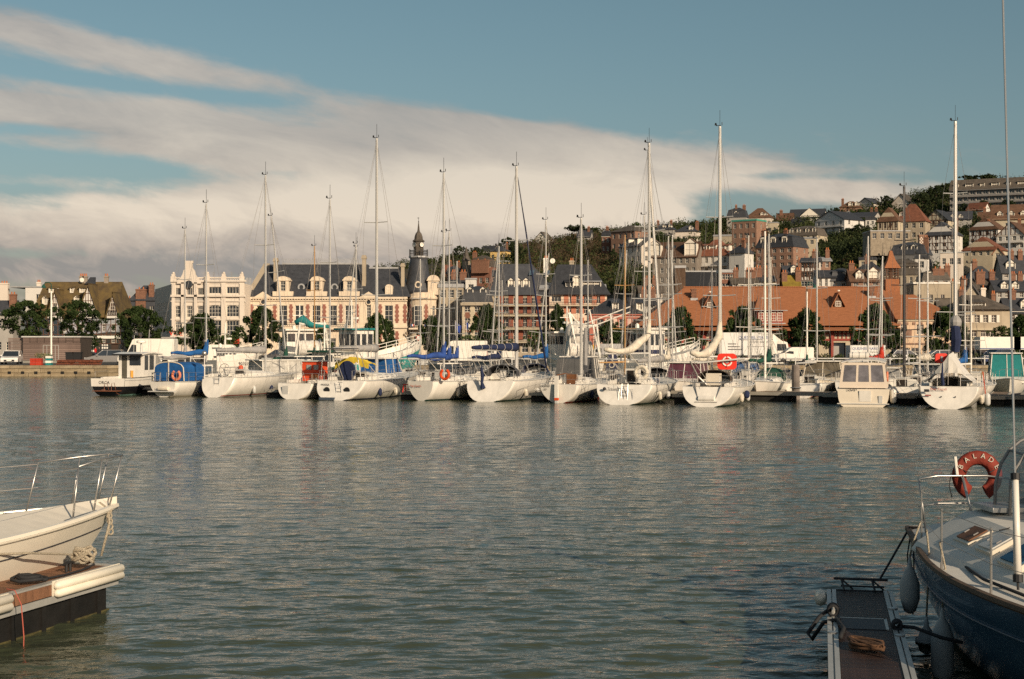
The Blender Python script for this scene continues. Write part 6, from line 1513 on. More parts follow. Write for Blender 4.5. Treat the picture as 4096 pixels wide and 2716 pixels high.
for y in (.55, 1.6, 2.9):
 for a, c in pr: vs.append((a*1.12, y, 1.0+c*1.18))
k = n+1; fs = [(i*k+j, (i+1)*k+j, (i+1)*k+j+1, i*k+j+1) for i in range(2) for j in range(n)]+[tuple(range(k))]; q.add(vs, fs)
tent = q.build('cockpit_tent', BLUEC, r)
MB().path([(a*1.14, .54, 1.0+c*1.2) for a, c in pr], .035, 5).box(-.03, .03, .50, .54, 1., 2.16).build('tent_seam', GELC, tent)
MB().box(-1.1, 1.1, 2.92, 3.9, 1.0, 2.0).build('cabin', GEL, r); MB().box(-1.12, 1.12, 3.0, 3.7, 1.35, 1.9).build('cabin_window', GLASSB, r)
MB().lathe([(.12, -.35), (.14, 0), (.12, .35)], (.1, -.2, .55), 10, axis='x').build('fender', GELC, r); MB().box(-.9, 1., -.42, -.06, .33, .38).build('stern_platform', GELG, r)
ladder(r, -.45, -.1, .35, 1.5, lean=.12)
b = sailboat('white sloop with a red boot stripe and grey rolled mainsail', 850, 1590, 10.6, 3.35, 1062, 700, fs=1.25, fb=1.45, tw=.68, rake=.7, stripe=FOULR, foul=GELG, cover=GREYC, cstyle='roll', win='strip', ladr=.0, wheelr=.4, boomz=1.3, sw=24)
transom_text(b, 'FLORIDA', .16, .1, .62, INKR, .45)
# small radar pole and round bbq
MB().tube((-.95, .55, 1.2), (-.95, .55, 2.7), .03).build('radar_pole', STEEL, b['root']); MB().sph((-.95, .55, 2.75), .17, 10, 6).build('steel_ball', STEEL, b['root'], smooth=True)
b = sailboat('short white yacht with a red canvas doghouse, sterns lettered LE DEU', 1168, 1597, 7.8, 2.7, 1320, 795, fs=.95, fb=1.15, tw=.85, rake=.35, hm=GEL, cover=None, ladr=.25, k0=.38, win='two', rm=.055)
r = b['root']
o = MB().box(-.55, .75, 2.2, 3.1, 1.05, 2.25).build('doghouse', mat('doghouse_red', (.62, .07, .02), .7, bump=.3, bs=5), r)
for x in (-.05, .45): MB().box(x-.16, x+.16, 2.15, 2.19, 1.75, 2.05).build('vinyl_window', VINYL, o)
MB().box(-.6, .8, 2.12, 3.2, 2.25, 2.32).build('doghouse_roof', GELG, r)
MB().box(.15, .6, 2.05, 2.18, .8, 1.45).build('washboard', TEAK, r)
text(r, 'LE DEU', .2, (.15, .2, .30), (R(78), 0, 0), INKR, name='boat_name')
MB().box(-.75, -.35, .12, .16, .18, .8).build('stern_locker', GELG, r)
b = sailboat('big white sloop with a solar panel, yellow cover and navy wheel cover', 1335, 1602, 11.6, 3.6, 1507, 553, fs=1.15, fb=1.5, tw=.86, rake=.95, foul=FOULN, win='three', cover=GREYC, cstyle='roll', ladr=.15, rm=.10, boomz=1.5, k0=.36, spread=2)
r = b['root']
o = MB().box(-.9, .9, .5, 1.45, 3.05, 3.09).build('solar_panel', mat('solar_cell', (.008, .010, .022), .15, spec=.7), r); o.rotation_euler = (0, 0, 0)
g = MB()
for i in range(7): x = -.9+.3*i; g.box(x-.008, x+.008, .5, 1.45, 3.091, 3.096)
for j in range(4): y = .5+.31*j; g.box(-.9, .9, y-.008, y+.008, 3.097, 3.1)
g.build('cell_grid', ALU, o)
a = MB()
for sg in (-1, 1): a.path([(sg*1.35, .9, 1.2), (sg*1.2, .8, 2.4), (sg*.8, 1.0, 3.05), (0, 1.0, 3.05)], .025, 6).path([(sg*1.3, 1.9, 1.2), (sg*1.0, 1.3, 3.0)], .02, 5)
a.build('stern_arch', STEEL, r)
q = MB().lathe([(.02, -.06), (.5, -.05), (.58, 0), (.5, .05), (.02, .06)], (-.1, 1.9, 1.75), 20, axis='y').box(-.35, .15, 1.8, 2.1, .9, 1.5); q.build('wheel_cover', NAVY, r, smooth=False)
yc = MB(); n = 14; vs = []
for t in (0, .5, 1.):
 for i in range(n+1): u = i/n; vs.append((-1.15+2.3*u, 2.3+t*1.1, 2.55-.42*abs(u-.5)**1.4*2.4+.06*math.sin(u*31+t*5)-.12*t))
fs = [(j*(n+1)+i, j*(n+1)+i+1, (j+1)*(n+1)+i+1, (j+1)*(n+1)+i) for j in range(2) for i in range(n)]; yc.add(vs, fs)
for i in range(n): u0, u1 = i/n, (i+1)/n; yc.add([vs[i], vs[i+1], (vs[i+1][0], 2.28, vs[i+1][2]-.35-.06*math.sin(u1*17)), (vs[i][0], 2.28, vs[i][2]-.35-.06*math.sin(u0*17))], [(0, 1, 2, 3)])
yc.build('yellow_cover', YELLC, r)
for x in (-.72, .62): MB().lathe([(.001, 0), (.20, .001), (.2, .03)], (x, .45, .58), 14, axis='y').build('transom_port', BLACK, r)
MB().box(-1.0, .0, .02, .22, .02, .17).build('stern_fender', mat('fender_slate', (.06, .08, .11), .7), r)
MB().lathe([(.02, -.03), (.22, 0), (.02, .03)], (2.2, 7.2, .3), 12, axis='y').build('ball_fender', GEL, r)
transom_text(b, 'MUSKA', .17, -.95, .85, INK, .70)
b = sailboat('white yacht seen three-quarter with a broad rounded side and red lettering', 1685, 1603, 8.4, 3.15, 1775, 690, th=R(30), tw=.55, fs=1.15, fb=1.25, rake=-.1, k0=.55, foul=FOULG, cover=BLUE2, cstyle='sag', lb=(.47, ORANGE), win='three', boomz=1.2, crh=.35)
transom_text(b, 'Papi Syanté', .17, -.3, .82, INKR, -.14)
MB().box(-.32, .32, 1.95, 2.05, 1.25, 1.8).build('instrument_panel', GELG, b['root'])
b = sailboat('white cruiser with a navy sail roll, black sprayhood and a furled ensign', 1940, 1607, 10.8, 3.5, 2066, 665, fs=1.2, fb=1.5, tw=.82, rake=.85, foul=FOULG, cover=NAVY, cstyle='roll', hood=CHARC, win='strip', rm=.12, spread=2, boomz=1.55, k0=.36, furl=NAVY, boom=.44)
r = b['root']
MB().path([(-.35, .35, 2.1), (-.38, .4, 1.8), (-.33, .42, 1.5), (-.36, .4, 1.1), (-.3, .42, .75)], [.02, .09, .11, .08, .17], 7).build('furled_flag', NAVY, r)
MB().path([(-.5, .95, .95), (-.52, .7, .5)], .05, 5).build('swim_step', GELG, r)
wheel(r, .35, 1.9, 1.75, .40)
b = sailboat('white yacht with a red waterline, steel boarding ladder and red-tipped rudder', 2235, 1612, 8.6, 3.0, 2325, 872, tw=.72, fs=1.05, fb=1.2, rake=-.12, k0=.55, foul=FOULR, ladr=.32, win='two', cover=GREYC, cstyle='roll', boom=.0, rm=.09, boomz=1.)
r = b['root']
ru = MB().box(-.15, .05, -.32, -.14, .30, 1.55).build('rudder', GEL, r); MB().box(-.155, .055, -.325, -.135, .16, .30).build('rudder_tip', ORANGE, r); MB().box(-.13, .03, -.3, -.13, -.3, .158).build('rudder_foot', GELG, r)
MB().path([(-.05, -.2, 1.58), (.2, .5, 1.66), (.35, 1.3, 1.62)], .03, 5).build('tiller', TEAK, r)
MB().box(-.32, .32, 2.3, 2.42, .75, 1.6).build('washboard', TEAK, r)
text(r, 'Loulou', .22, (-.78, -.16, .92), (R(90), 0, 0), INK, name='boat_name'); text(r, 'CN', .13, (-.75, -.16, .74), (R(90), 0, 0), INK, name='boat_name')
MB().path([(0, 4.9, 4.3), (.02, 4.8, 3.4), (.0, 4.8, 2.6), (.05, 4.75, 1.7)], [.09, .15, .15, .1], 7).build('rolled_sail', GREYC, r)
b = sailboat('white sloop with a tall cream sail bundled over its boom', 2478, 1620, 9.6, 3.7, 2597, 572, tw=.84, fs=1.1, fb=1.3, rake=.9, foul=FOULG, cover=CREAMC, cstyle='tall', win='three', rm=.10, boomz=1.45, k0=.38, ladr=.15, boom=.30, sw=48)
r = b['root']; transom_text(b, 'Trésamis', .2, -.5, .80, INK, .55)
MB().sph((-1.02, .5, .86), .1, 8, 5).build('badge', INK, r)
MB().torus((.75, 1.7, 1.75), .33, .11, 16, 8, R(-60), R(240), axis='y').build('horseshoe_buoy', CREAMC, r)
o = MB().box(-.42, .42, 2.55, 2.7, 1.15, 1.95).build('bulkhead', GEL, r); MB().box(-.3, .3, 2.5, 2.54, 1.22, 1.85).build('companionway', mat('companion_dark', (.02, .014, .01), .5), o)
for x in (-.15, .35): MB().path([(x, .25, .25), (x, .5, .85), (x+.25, .55, .85), (x+.3, .28, .3)], .016, 5).build('boarding_rail', STEEL, r)
b = sailboat('white sloop with a cradle-lashed liferaft on its transom and a draped mainsail', 2820, 1628, 9.0, 3.3, 2880, 505, tw=.84, fs=1.05, fb=1.25, rake=.75, foul=FOULG, cover=CREAMC, cstyle='tall', win='two', hood=mat('canvas_brown', (.06, .045, .035), .85), rm=.11, boomz=1.4, k0=.40, boom=.22, sw=42)
r = b['root']
lr = MB().lathe([(.02, -.45), (.16, -.43), (.17, 0), (.16, .43), (.02, .45)], (0, .35, .42), 12, axis='x').build('liferaft', GEL, r)
fr = MB()
for x in (-.5, -.2, .2, .5): fr.tube((x, .2, .22), (x, .55, .62), .018, n=4)
fr.tube((-.6, .18, .25), (.6, .18, .25), .02, n=5).tube((-.9, .75, 1.28), (.9, .75, 1.28), .035, n=5).tube((-.75, .75, 1.25), (-.45, .3, .3), .03, n=5).tube((.75, .75, 1.25), (.45, .3, .3), .03, n=5)
fr.build('raft_cradle', STEEL, r)
MB().box(-.42, .42, 2.0, 2.1, 1.1, 1.75).build('washboard', GELC, r)
MB().path([(-.9, .4, 2.4), (-.6, .9, 1.6), (-.2, 1.2, 1.15)], .05, 6).build('wind_vane', STEEL, r)
MB().tube((1.5, 3., 2.55), (-.9, 2.0, 2.3), .05, .04).build('spare_boom', GELG, r)
fender(r, 1.72, 2.5, .6, .16, .45, NAVY, 1.2)
# dan-buoy horseshoes on a post behind, red with white ring
def float_board(label, px, y0, y1, D, rz=0., w=1.0, half=False):
 cx = px2x(px, D); z0, z1 = py2z(y0, D), py2z(y1, D); zc, h = (z0+z1)/2, (z1-z0)
 t = thing('lifebuoy_cover', label, 'lifebuoy', (cx, D, zc), rz)
 pts = []; hw, hh = w/2, h/2; c = .35*min(hw, hh)*1.4
 for sx, sz, a0 in ((1, -1, -90), (1, 1, 0), (-1, 1, 90), (-1, -1, 180)):
  for i in range(6): a = R(a0+90*i/5); pts.append(((hw-c)*sx+c*math.cos(a), 0, (hh-c)*sz+c*math.sin(a)))
 MB().prism(pts, (0, .14, 0)).build('cover', REDF, t)
 if half:
  MB().torus((0, -.01, 0), h*.27, h*.055, 20, 6, axis='y').build('white_ring', WHITEP, t)
  q = MB()
  for a in (0, 90, 180, 270): q.box(-.03, .03, -.08, -.0, 0, 0) if False else q.tube((math.cos(R(a))*h*.2, -.055, math.sin(R(a))*h*.2), (math.cos(R(a))*h*.34, -.055, math.sin(R(a))*h*.34), .03, n=4)
  q.build('red_mark', REDF, t)
  MB().lathe([(h*.13, 0), (h*.13, .02)], (0, -.025, 0), 14, axis='y').build('badge', GREYC, t)
 else: MB().box(-.06, .06, -.05, -.002, -hh*.75, hh*.45).build('grey_strap', GREYC, t); MB().lathe([(h*.16, 0), (h*.16, .02)], (0, -.025, 0), 12, axis='y').build('hole', mat('hole_dark', (.15, .02, .01), .8), t)
 MB().tube((0, .1, -hh), (0, .1, -zc-.2 if zc > 0 else -1), .03, n=5).build('post', STEEL, t)
 return t
float_board('big red and white square horseshoe cover beside the draped mainsail', 2908, 1478, 1414, 78., R(-8), 1.05, half=True)
float_board('round red horseshoe cover left of the tented yacht', 3766, 1452, 1414, 76.5, R(5), .66)
def dom():
 X, Y, th = moor(3452, 1628, th=R(16)); L, B = 7.4, 2.75
 r = thing('motor_cruiser', 'cream motor cruiser lettered DOM4 with a clear-windowed aft canopy', 'motorboat', (X, Y, 0), -th)
 hb, sheer, pt = make_hull(r, L, B, GELC, tw=.96, fs=.95, fb=1.3, rake=.1, brake=.9, k0=.02, k1=.7, foul=FOULB, stripe=GELG, cockpit=(.05, .5), cw=.7)
 # canopy: faceted box with vinyl windows
 w0, w1 = B*.46, B*.40; z0, z1 = 1.0, 2.35
 mb = MB(); V = lambda s, y, z: (s*(w0+(w1-w0)*(z-z0)/(z1-z0)), y, z)
 zs = [z0, z0+.28, z1-.14, z1]; y0, y1, y2 = .25, .45, 4.2
 fr = MB()
 P = lambda u, v: (-(w0+(w1-w0)*v)+2*(w0+(w1-w0)*v)*u, y0+.2*v, z0+(z1-z0)*v)
 cuts = [0, .06, .34, .39, .62, .67, .94, 1.]
 for i in range(7):
  if i % 2 == 0: fr.poly([P(cuts[i], 0), P(cuts[i+1], 0), P(cuts[i+1], 1), P(cuts[i], 1)])
  else: fr.poly([P(cuts[i], 0), P(cuts[i+1], 0), P(cuts[i+1], .24), P(cuts[i], .24)]); fr.poly([P(cuts[i], .9), P(cuts[i+1], .9), P(cuts[i+1], 1), P(cuts[i], 1)])
 for sg in (-1, 1):
  S = lambda u, v: (sg*(w0+(w1-w0)*v), (y0+.2*v)+(y2-y0)*u, z0+(z1-z0)*v+.1*u)
  for a, b_, c, d in ((0, 1, 0, .24), (0, 1, .9, 1), (0, .04, .24, .9), (.3, .34, .24, .9), (.62, .66, .24, .9), (.96, 1, .24, .9)): fr.poly([S(a, c), S(b_, c), S(b_, d), S(a, d)][::sg])
 o = fr.build('canopy', mat('canopy_cream', (.66, .56, .45), .8, var=.06), r)
 wins = MB(); dk = mat('canopy_window', (.16, .15, .16), .15, var=.4, vs=2)
 for i in (1, 3, 5): MB().poly([P(cuts[i], .24), P(cuts[i+1], .24), P(cuts[i+1], .9), P(cuts[i], .9)]).build('canopy_window', dk, o, (0, .02, 0))
 for sg in (-1, 1):
  S = lambda u, v: (sg*(w0+(w1-w0)*v-.02), (y0+.2*v)+(y2-y0)*u, z0+(z1-z0)*v+.1*u)
  for a, b_ in ((.04, .3), (.34, .62), (.66, .96)): MB().poly([S(a, .24), S(b_, .24), S(b_, .9), S(a, .9)][::sg]).build('canopy_window', dk, o)
 n = 8; rf = MB()
 for i in range(n):
  u0, u1 = i/n, (i+1)/n; f = lambda u: (-w1-.05+2*(w1+.05)*u, z1+.02+.14*math.sin(math.pi*u)**.6)
  (xa, za), (xb, zb) = f(u0), f(u1); rf.slab([(xa, y0+.15, za), (xb, y0+.15, zb), (xb, y2+.1, zb+.1), (xa, y2+.1, za+.1)], .05)
 rf.build('hard_top', GEL, r)
 MB().prism([(-w1, y2, z0+.2), (w1, y2, z0+.2), (w1*.8, y2+1.6, z0+.25), (-w1*.8, y2+1.6, z0+.25)], (0, 0, .35)).build('coachroof', GEL, r)
 MB().lathe([(.02, -.52), (.17, -.5), (.17, .5), (.02, .52)], (-.25, 1.6, z1+.38), 12, axis='x').build('liferaft', GEL, r)
 q = MB();
 for x in (-.6, -.25, .1): q.torus((x, 1.6, z1+.38), .18, .015, 12, 4, axis='x')
 q.build('raft_strap', STEEL, r)
 text(r, 'DOM4', .17, (-.55, -.0, .86), (R(90), 0, 0), INK, name='boat_name')
 d = MB();
 MB().box(-.2, .42, .02, .06, .28, .86).build('transom_door', GEL, r); MB().box(.80, 1.0, .0, .05, .22, .6).build('trim_tab', GELG, r)
 MB().box(-1.34, 1.34, -.02, .03, .14, .19).build('rubbing_strake', GELG, r)
 rails(r, L, B, pt, sheer, pushpit=False, stan=(.55, .66, .77))
 fender(r, B/2+.16, 1.0, .55, .17, .8, GEL, 1.05)
 MB().torus((B/2-.15, .9, 1.6), .22, .07, 14, 6, axis='x').build('lifebuoy', PINKO, r)
dom()
b = sailboat('white racing yacht under a peaked white boom tent, lettered Blue Recall', 3790, 1637, 10.2, 3.55, 3822, 485, tw=.80, fs=1.15, fb=1.35, rake=.9, foul=FOULN, win='strip', boom=0, rm=.12, k0=.40, spread=3, cover=None)
r = b['root']; z0 = 1.28; ap = 2.78
tm = mat('boom_tent', (.60, .57, .52), .85, bump=.3, bs=3, var=.06)
n = 12
def tent_pt(u, v):      # u across 0..1, v fore-aft 0..1
 a = abs(u*2-1); x = (u*2-1)*1.32*(1-.12*v); z = ap+.12*v-(ap-z0-.02)*a**1.0-.10*math.sin(math.pi*a)+.035*math.sin(u*26)*(1-a)
 return (x, .75+(.25*a)+3.6*v, z)
q = MB(); vs = [tent_pt(i/n, j/3) for j in range(4) for i in range(n+1)]
fs = [(j*(n+1)+i, j*(n+1)+i+1, (j+1)*(n+1)+i+1, (j+1)*(n+1)+i) for j in range(3) for i in range(n)]; q.add(vs, fs)
# draped back panel with scalloped opening
for i in range(n):
 u0, u1 = i/n, (i+1)/n
 def low(u): a = abs(u*2-1); x, y, z = tent_pt(u, 0); return (x*1.0, y-.04-.03*math.sin(u*40), max(z0+.02, min(z, z0+.02+(ap-z0)*(.36 if a < .45 else .36*(1-a)/.55)**1.0)))
 a_, b_ = tent_pt(u0, 0), tent_pt(u1, 0); q.poly([low(u0), low(u1), b_, a_])
te = q.build('boom_tent', tm, r)
MB().path([(-.28, .55, 2.35), (-.3, .5, 1.7), (-.25, .5, 1.2)], [.03, .07, .09], 7).build('furled_flag', NAVY, r)
MB().path([(0, b['ym'], 5.0), (0, b['ym']-.1, 4.2), (.05, b['ym']-.1, 3.6), (0, b['ym']-.1, 2.9)], [.08, .26, .30, .22], 9).build('sail_bag', NAVY, r)
MB().sph((0, b['ym']-.05, 4.55), .33, 10, 6, (1, .9, 1.2)).build('sail_bag_top', GREYC, r)
MB().box(-.03, .65, .42, .6, .28, .42).build('step_box', INK, r)
transom_text(b, 'Blue Recall', .19, -.50, .95, INKR, .60)
MB().box(-1.2, -.95, .45, .5, .86, 1.0).build('emblem', INK, r); MB().box(-1.15, -.85, .38, .42, .66, .72).build('emblem_stripe', FOULR, r)
for x in (-.35, .35): MB().lathe([(.04, 0), (.04, .02)], (x, .42, .62), 8, axis='y').build('drain', BLACK, r)
MB().path([(1.62, 2.2, 1.9), (1.7, 2.3, 1.2), (1.75, 2.6, .5)], .03, 4).build('red_line', ORANGE, r)
fender(r, 1.86, 2.0, .45, .15, .7, GELG, 1.2)
def edge_boat():
 D = wl(1640); r = thing('motor_sailer', 'grey-hulled motor sailer cut by the right edge, yellow buoy at its rail', 'motorboat', (px2x(4275, D+6), D+7., 0), R(180-16))
 hb, sheer, pt = make_hull(r, 9., 3.1, GELG, tw=.8, fs=1.1, fb=1.6, rake=0, brake=1.0, foul=FOULB, cockpit=(.05, .3))
 MB().box(-1.0, 1.0, 3.2, 5.6, 1.3, 2.55).build('wheelhouse', GEL, r)
 for sg in (-1, 1):
  MB().box(min(sg*1.0, sg*1.02), max(sg*1.0, sg*1.02), 3.5, 4.5, 1.9, 2.4).build('side_window', VINYL, r)
 for i in range(3): MB().box(-.9+i*.63, -.35+i*.63, 5.6, 5.63, 1.9, 2.45).build('front_window', VINYL, r)
 MB().box(-1.15, 1.15, 3.0, 5.8, 2.55, 2.63).build('roof', GEL, r)
 rails(r, 9., 3.1, pt, sheer, pushpit=False)
 MB().torus((.2, 8.0, 2.0), .26, .1, 14, 6, axis='y').build('yellow_buoy', mat('buoy_yellow2', (.75, .48, .12), .6), r)
 MB().box(1.05, 1.25, 7.4, 7.5, 1.5, 2.2).build('red_fender', REDP, r)
edge_boat()
# ------------------------------------------------------------------ pontoons between the rows
PW = mat('pontoon_wood', (.17, .12, .08), .85, var=.3, vs=2., stretch=(1, 6, 1))
FLOAT = mat('pontoon_float', (.02, .018, .016), .8, var=.4)
ALF = mat('pontoon_edge', (.36, .33, .28), .55, .2, var=.15)
SL = .50; DW = math.atan(SL)
def pont_y(x): return 83.+(16.-x)*SL
def main_pontoon():
 r = thing('walkway_pontoon', 'long floating wooden walkway that the bows of the front row point at', 'pontoon', (16, 84.2, 0), -DW)
 L0, L1 = -46., 34.
 n = int((L1-L0)/.15); mb = MB()
 for i in range(n): x = L0+(L1-L0)*i/n; mb.box(x, x+.14, -1.0, 1.0, .47, .505)
 tag(mb.build('plank', PW, r), kind='stuff')
 for sg in (-1, 1): MB().box(L0, L1, min(sg*1.0, sg*1.08), max(sg*1.0, sg*1.08), .33, .52).build('edge_beam', ALF, r)
 x = L0
 while x < L1-3: MB().box(x, x+2.6, -.95, .95, -.4, .33).build('float', FLOAT, r); x += 4.4
main_pontoon()
def finger(label, px, py, th, L=8.5, w=.9):
 D = wl(py); r = thing('finger_pontoon', label, 'pontoon', (px2x(px, D), D, 0), -th)
 mb = MB()
 for i in range(int(L/.15)): mb.box(-w/2, w/2, i*.15, i*.15+.14, .44, .47)
 tag(mb.build('plank', PW, r), kind='stuff')
 for sg in (-1, 1): MB().box(min(sg*w/2, sg*(w/2+.06)), max(sg*w/2, sg*(w/2+.06)), 0, L, .34, .49).build('edge_beam', ALF, r)
 MB().box(-w/2, w/2, -.05, -.002, .33, .50).build('end_cap', ALF, r)
 for y in (.1, L-2.2): MB().box(-w/2+.05, w/2-.05, y, y+2., -.4, .33).build('float', FLOAT, r)
 MB().path([(-.28, .5, .47), (-.28, .5, .56), (.0, .5, .6)], .03, 4).build('cleat', STEEL, r)
 return r
f = finger('finger pontoon carrying a red step stool, right of the solar panel yacht', 1625, 1600, ROW_TH)
finger('dark finger pontoon between the navy-covered cruiser and the red-waterline yacht', 2148, 1605, ROW_TH)
finger('finger pontoon left of the yacht with the liferaft on its transom', 2722, 1612, ROW_TH)
finger('finger pontoon between the cream motor cruiser and the tented yacht', 3628, 1618, ROW_TH)
finger('finger pontoon right of the tented yacht at the right edge', 3985, 1622, ROW_TH)
finger('finger pontoon tucked between the black cabin boat and the blue tent yacht', 585, 1578, ROW_TH, L=7)
finger('finger pontoon right of the cream sloop with the red boot stripe', 1085, 1590, ROW_TH, L=7)
finger('short finger pontoon end left of the cream motor cruiser', 3325, 1612, ROW_TH, L=5)
t = thing('step_stool', 'red plastic step stool standing on the finger pontoon', 'stool', (px2x(1632, 84.5), 84.7, .47), -.3)
MB().box(-.26, .26, -.2, .2, .44, .48).build('seat', REDF, t)
for x in (-.22, .22):
 for y in (-.16, .16): MB().tube((x*1.25, y*1.2, 0), (x, y, .44), .03, n=4).build('leg', REDF, t)
MB().tube((-.25, -.18, .2), (.25, -.18, .2), .02, n=4).build('rung', REDF, t)
D = 85.8; t = thing('mooring_pile', 'thick grey steel mooring pile right of the green-hooded sloop', 'mooring pile', (px2x(3183, D), D, 0))
MB().lathe([(.24, -1), (.24, 2.0), (.20, 2.08), (.001, 2.1)], n=14).build('pile', mat('pile_grey', (.18, .15, .13), .8, var=.3), t); MB().torus((0, 0, .7), .30, .04, 14, 5, axis='z').build('pile_guide', STEEL, t)
# kiosk-like power pedestals on the walkway
for px, lb in ((2984, 'white service pedestal on the walkway beside the dark mooring piles'), (3905, 'white service pedestal with a black slot right of the tented yacht')):
 t_ = (px-CPX)/FPX; Y = (83+16*SL+1)/(1+SL*t_); t = thing('service_pedestal', lb, 'service post', (t_*Y, Y, .5), -DW)
 MB().box(-.22, .22, -.18, .18, 0, 1.25).build('body', GEL, t); MB().box(-.25, .25, -.21, .21, 1.25, 1.32).build('cap', GELG, t); MB().box(-.08, .08, -.19, -.182, .85, .95).build('slot', BLACK, t)
# ------------------------------------------------------------------ second and third rows
def back(label, px, top, e, L=9., B=3.0, cover=None, cstyle='sag', hood=None, mast_m=None, rm=.06, flip=False, lean=None, spread=2, hm=None, stay=True, boom=.36, th=None, **kw):
 t = (px-CPX)/FPX; Y = (83+16*SL+e*1.07)/(1+SL*t); Xm = t*Y
 th = (ROW_TH+R(random.Random(px).uniform(-4, 4))) if th is None else th
 hd = th+(math.pi if flip else 0); ym = L*.56
 X0, Y0_ = Xm-ym*math.sin(hd), Y-ym*math.cos(hd)
 root = thing('moored_yacht', label, 'sailboat', (X0, Y0_, 0), -hd, 'yachts moored on the inner pontoons')
 fs = random.Random(px+1).uniform(.85, 1.1)
 hb, sheer, pt = make_hull(root, L, B, hm or GEL, tw=random.Random(px+2).uniform(.62, .85), fs=fs, fb=fs+.25, rake=random.Random(px+3).choice([-.1, .5]), stripe=random.Random(px).choice([GEL, FOULN, FOULR, GELG]), ns=14)
 coachroof(root, L, B, sheer, L*.30, L*.70, h=.42, win=random.Random(px+4).choice(['three', 'two', 'strip']))
 zd = sheer(ym/L)+.2; H_ = py2z(top, Y)
 rig(root, L, B, sheer, ym, zd, H_, mast_m, spread, boom, cover, cstyle, hb=hb, rm=rm, stay=stay)
 rails(root, L, B, pt, sheer, stan=(.3, .5, .7))
 if hood: sprayhood(root, L*.30-.5, B*.6, sheer(.3)+.12, .8, 1.15, hood)
 if lean:      # heel the boat a little so the mast leans as it does in the picture
  dx = (lean-px)/FPX*Y; ang = math.atan2(dx, H_-1.)
  # world roll about the view axis, split into the boat's own axes
  root.rotation_mode = 'QUATERNION'
  from mathutils import Quaternion
  root.rotation_quaternion = Quaternion((0, 1, 0), ang) @ Quaternion((0, 0, 1), -hd)
  p = Vector((Xm, Y, 0)); v = Quaternion((0, 1, 0), ang) @ (Vector((X0, Y0_, 0))-p); root.location = p+v
 return root
K = back
K('slim-masted yacht behind the black cabin boat, stern toward the quay', 740, 915, 9, L=8.2, cover=GREYC)
K('yacht whose mast leans left behind the red canvas doghouse', 1158, 860, 7, L=8.5, lean=1090, cover=GREENC, boom=.34)
K('small yacht with a varnished mast behind the solar panel sloop', 1258, 985, 16, L=7.5, mast_m=WOODM, cover=GREENC)
K('yacht with a thin mast at the left of the teal trawler', 1424, 975, 14, L=8., B=2.7, cover=CREAMC)
K('yacht leaning right in front of the teal trawler', 1362, 985, 22, lean=1420, L=8., cover=None)
K('yacht with a bare mast left of the clock turret', 1681, 1036, 18, L=8.5)
K('yacht with a right-leaning mast beside the royal blue sail cover', 1738, 930, 9, lean=1775, L=9)
K('tall-masted yacht directly right of the red-lettered yacht', 1797, 925, 8, L=9.5, cover=BLUE2)
K('short-masted yacht in front of the white delivery van', 1828, 1044, 19, L=7.6, cover=BLUE2)
K('yacht whose mast leans right, left of the navy sail roll', 1958, 1010, 12, lean=1988, L=8.2)
K('yacht with twin spreaders left of the navy-covered cruiser', 1996, 985, 9, L=9., cover=NAVY)
K('short bare-masted yacht close left of the thickest mast', 2008, 1120, 20, L=7.)
K('yacht with a blue mast boot right of the navy sail roll', 2184, 880, 10, L=9.2, cover=BLUEC, hood=NAVY)
K('yacht with a mast leaning right under the slate roof', 2135, 1010, 17, lean=2190, L=8.)
K('slender yacht just behind the red-tipped rudder', 2352, 1040, 12, L=8., rm=.05)
K('yacht with a half-varnished mast in front of the pink house', 2500, 940, 8, L=9., mast_m=WOODM)
K('yacht with a mast leaning right in front of the pink house', 2478, 1000, 16, lean=2504, L=8.)
K('yacht with a long mast between the cream bundled sails', 2578, 860, 12, L=9.3)
K('grey-covered sloop whose thick mast leans left over the white trawler', 2658, 600, 8, lean=2597, L=11., B=3.4, rm=.11, cover=GREYC, cstyle='roll', hood=CHARC)
K('yacht with a mast left of the white trawler bow', 2674, 945, 13, L=8.6, cover=CREAMC)
K('yacht with a thin mast over the white trawler bow', 2690, 940, 17, L=8.6)
K('yacht with a mast leaning left right of the white trawler bow', 2712, 1000, 15, lean=2686, L=8.)
K('yacht with a cream furled sail left of the draped mainsail', 2848, 1075, 12, L=8., cover=CREAMC)
K('slim yacht with a cream mast left of the green-hooded sloop', 2995, 942, 12, L=9., rm=.05, mast_m=ALUW)
K('yacht carrying a white radar dome halfway up its mast', 3003, 1090, 16, L=8.4)
K('sloop with a cream mast and green canvas hood on the inner side of the walkway', 3060, 925, 4.8, L=9., B=3.0, rm=.075, mast_m=ALUW, flip=True, hood=GREENC)
K('yacht with a dark green sail cover standing beside its mast', 3076, 935, 9, L=8.4, cover=GREENC)
K('yacht with a shorter white mast right of the green sail cover', 3083, 1028, 15, L=8., mast_m=ALUW)
K('yacht with a white mast in front of the market hall dormer', 3268, 955, 10, L=8.6)
K('yacht with a mast just right of the cream motor cruiser roof', 3473, 945, 11, L=9.)
K('yacht with a faded red sail cover behind the cream motor cruiser', 3524, 1025, 15, lean=3530, L=8.2, cover=REDP, cstyle='sag')
K('yacht with a stepped mast leaning right beside the faded red sail cover', 3508, 1040, 19, lean=3527, L=7.8)
K('black-masted yacht left of the tented yacht', 3617, 745, 8, L=10.5, B=3.3, rm=.10, mast_m=DARKM, spread=3)
K('yacht with a bare mast in front of the salmon pavilion', 3678, 1018, 11, L=8.3)
K('yacht with a mast left of the tented yacht and a white boom roll', 3711, 1040, 14, L=8.3, cover=CREAMC, cstyle='roll')
K('yacht with a thin mast just right of the tented yacht', 3860, 1120, 13, L=7.6, cover=BLUEC)
K('yacht with a cream mast in front of the corner shop', 3884, 1055, 10, L=8.2, mast_m=ALUW)
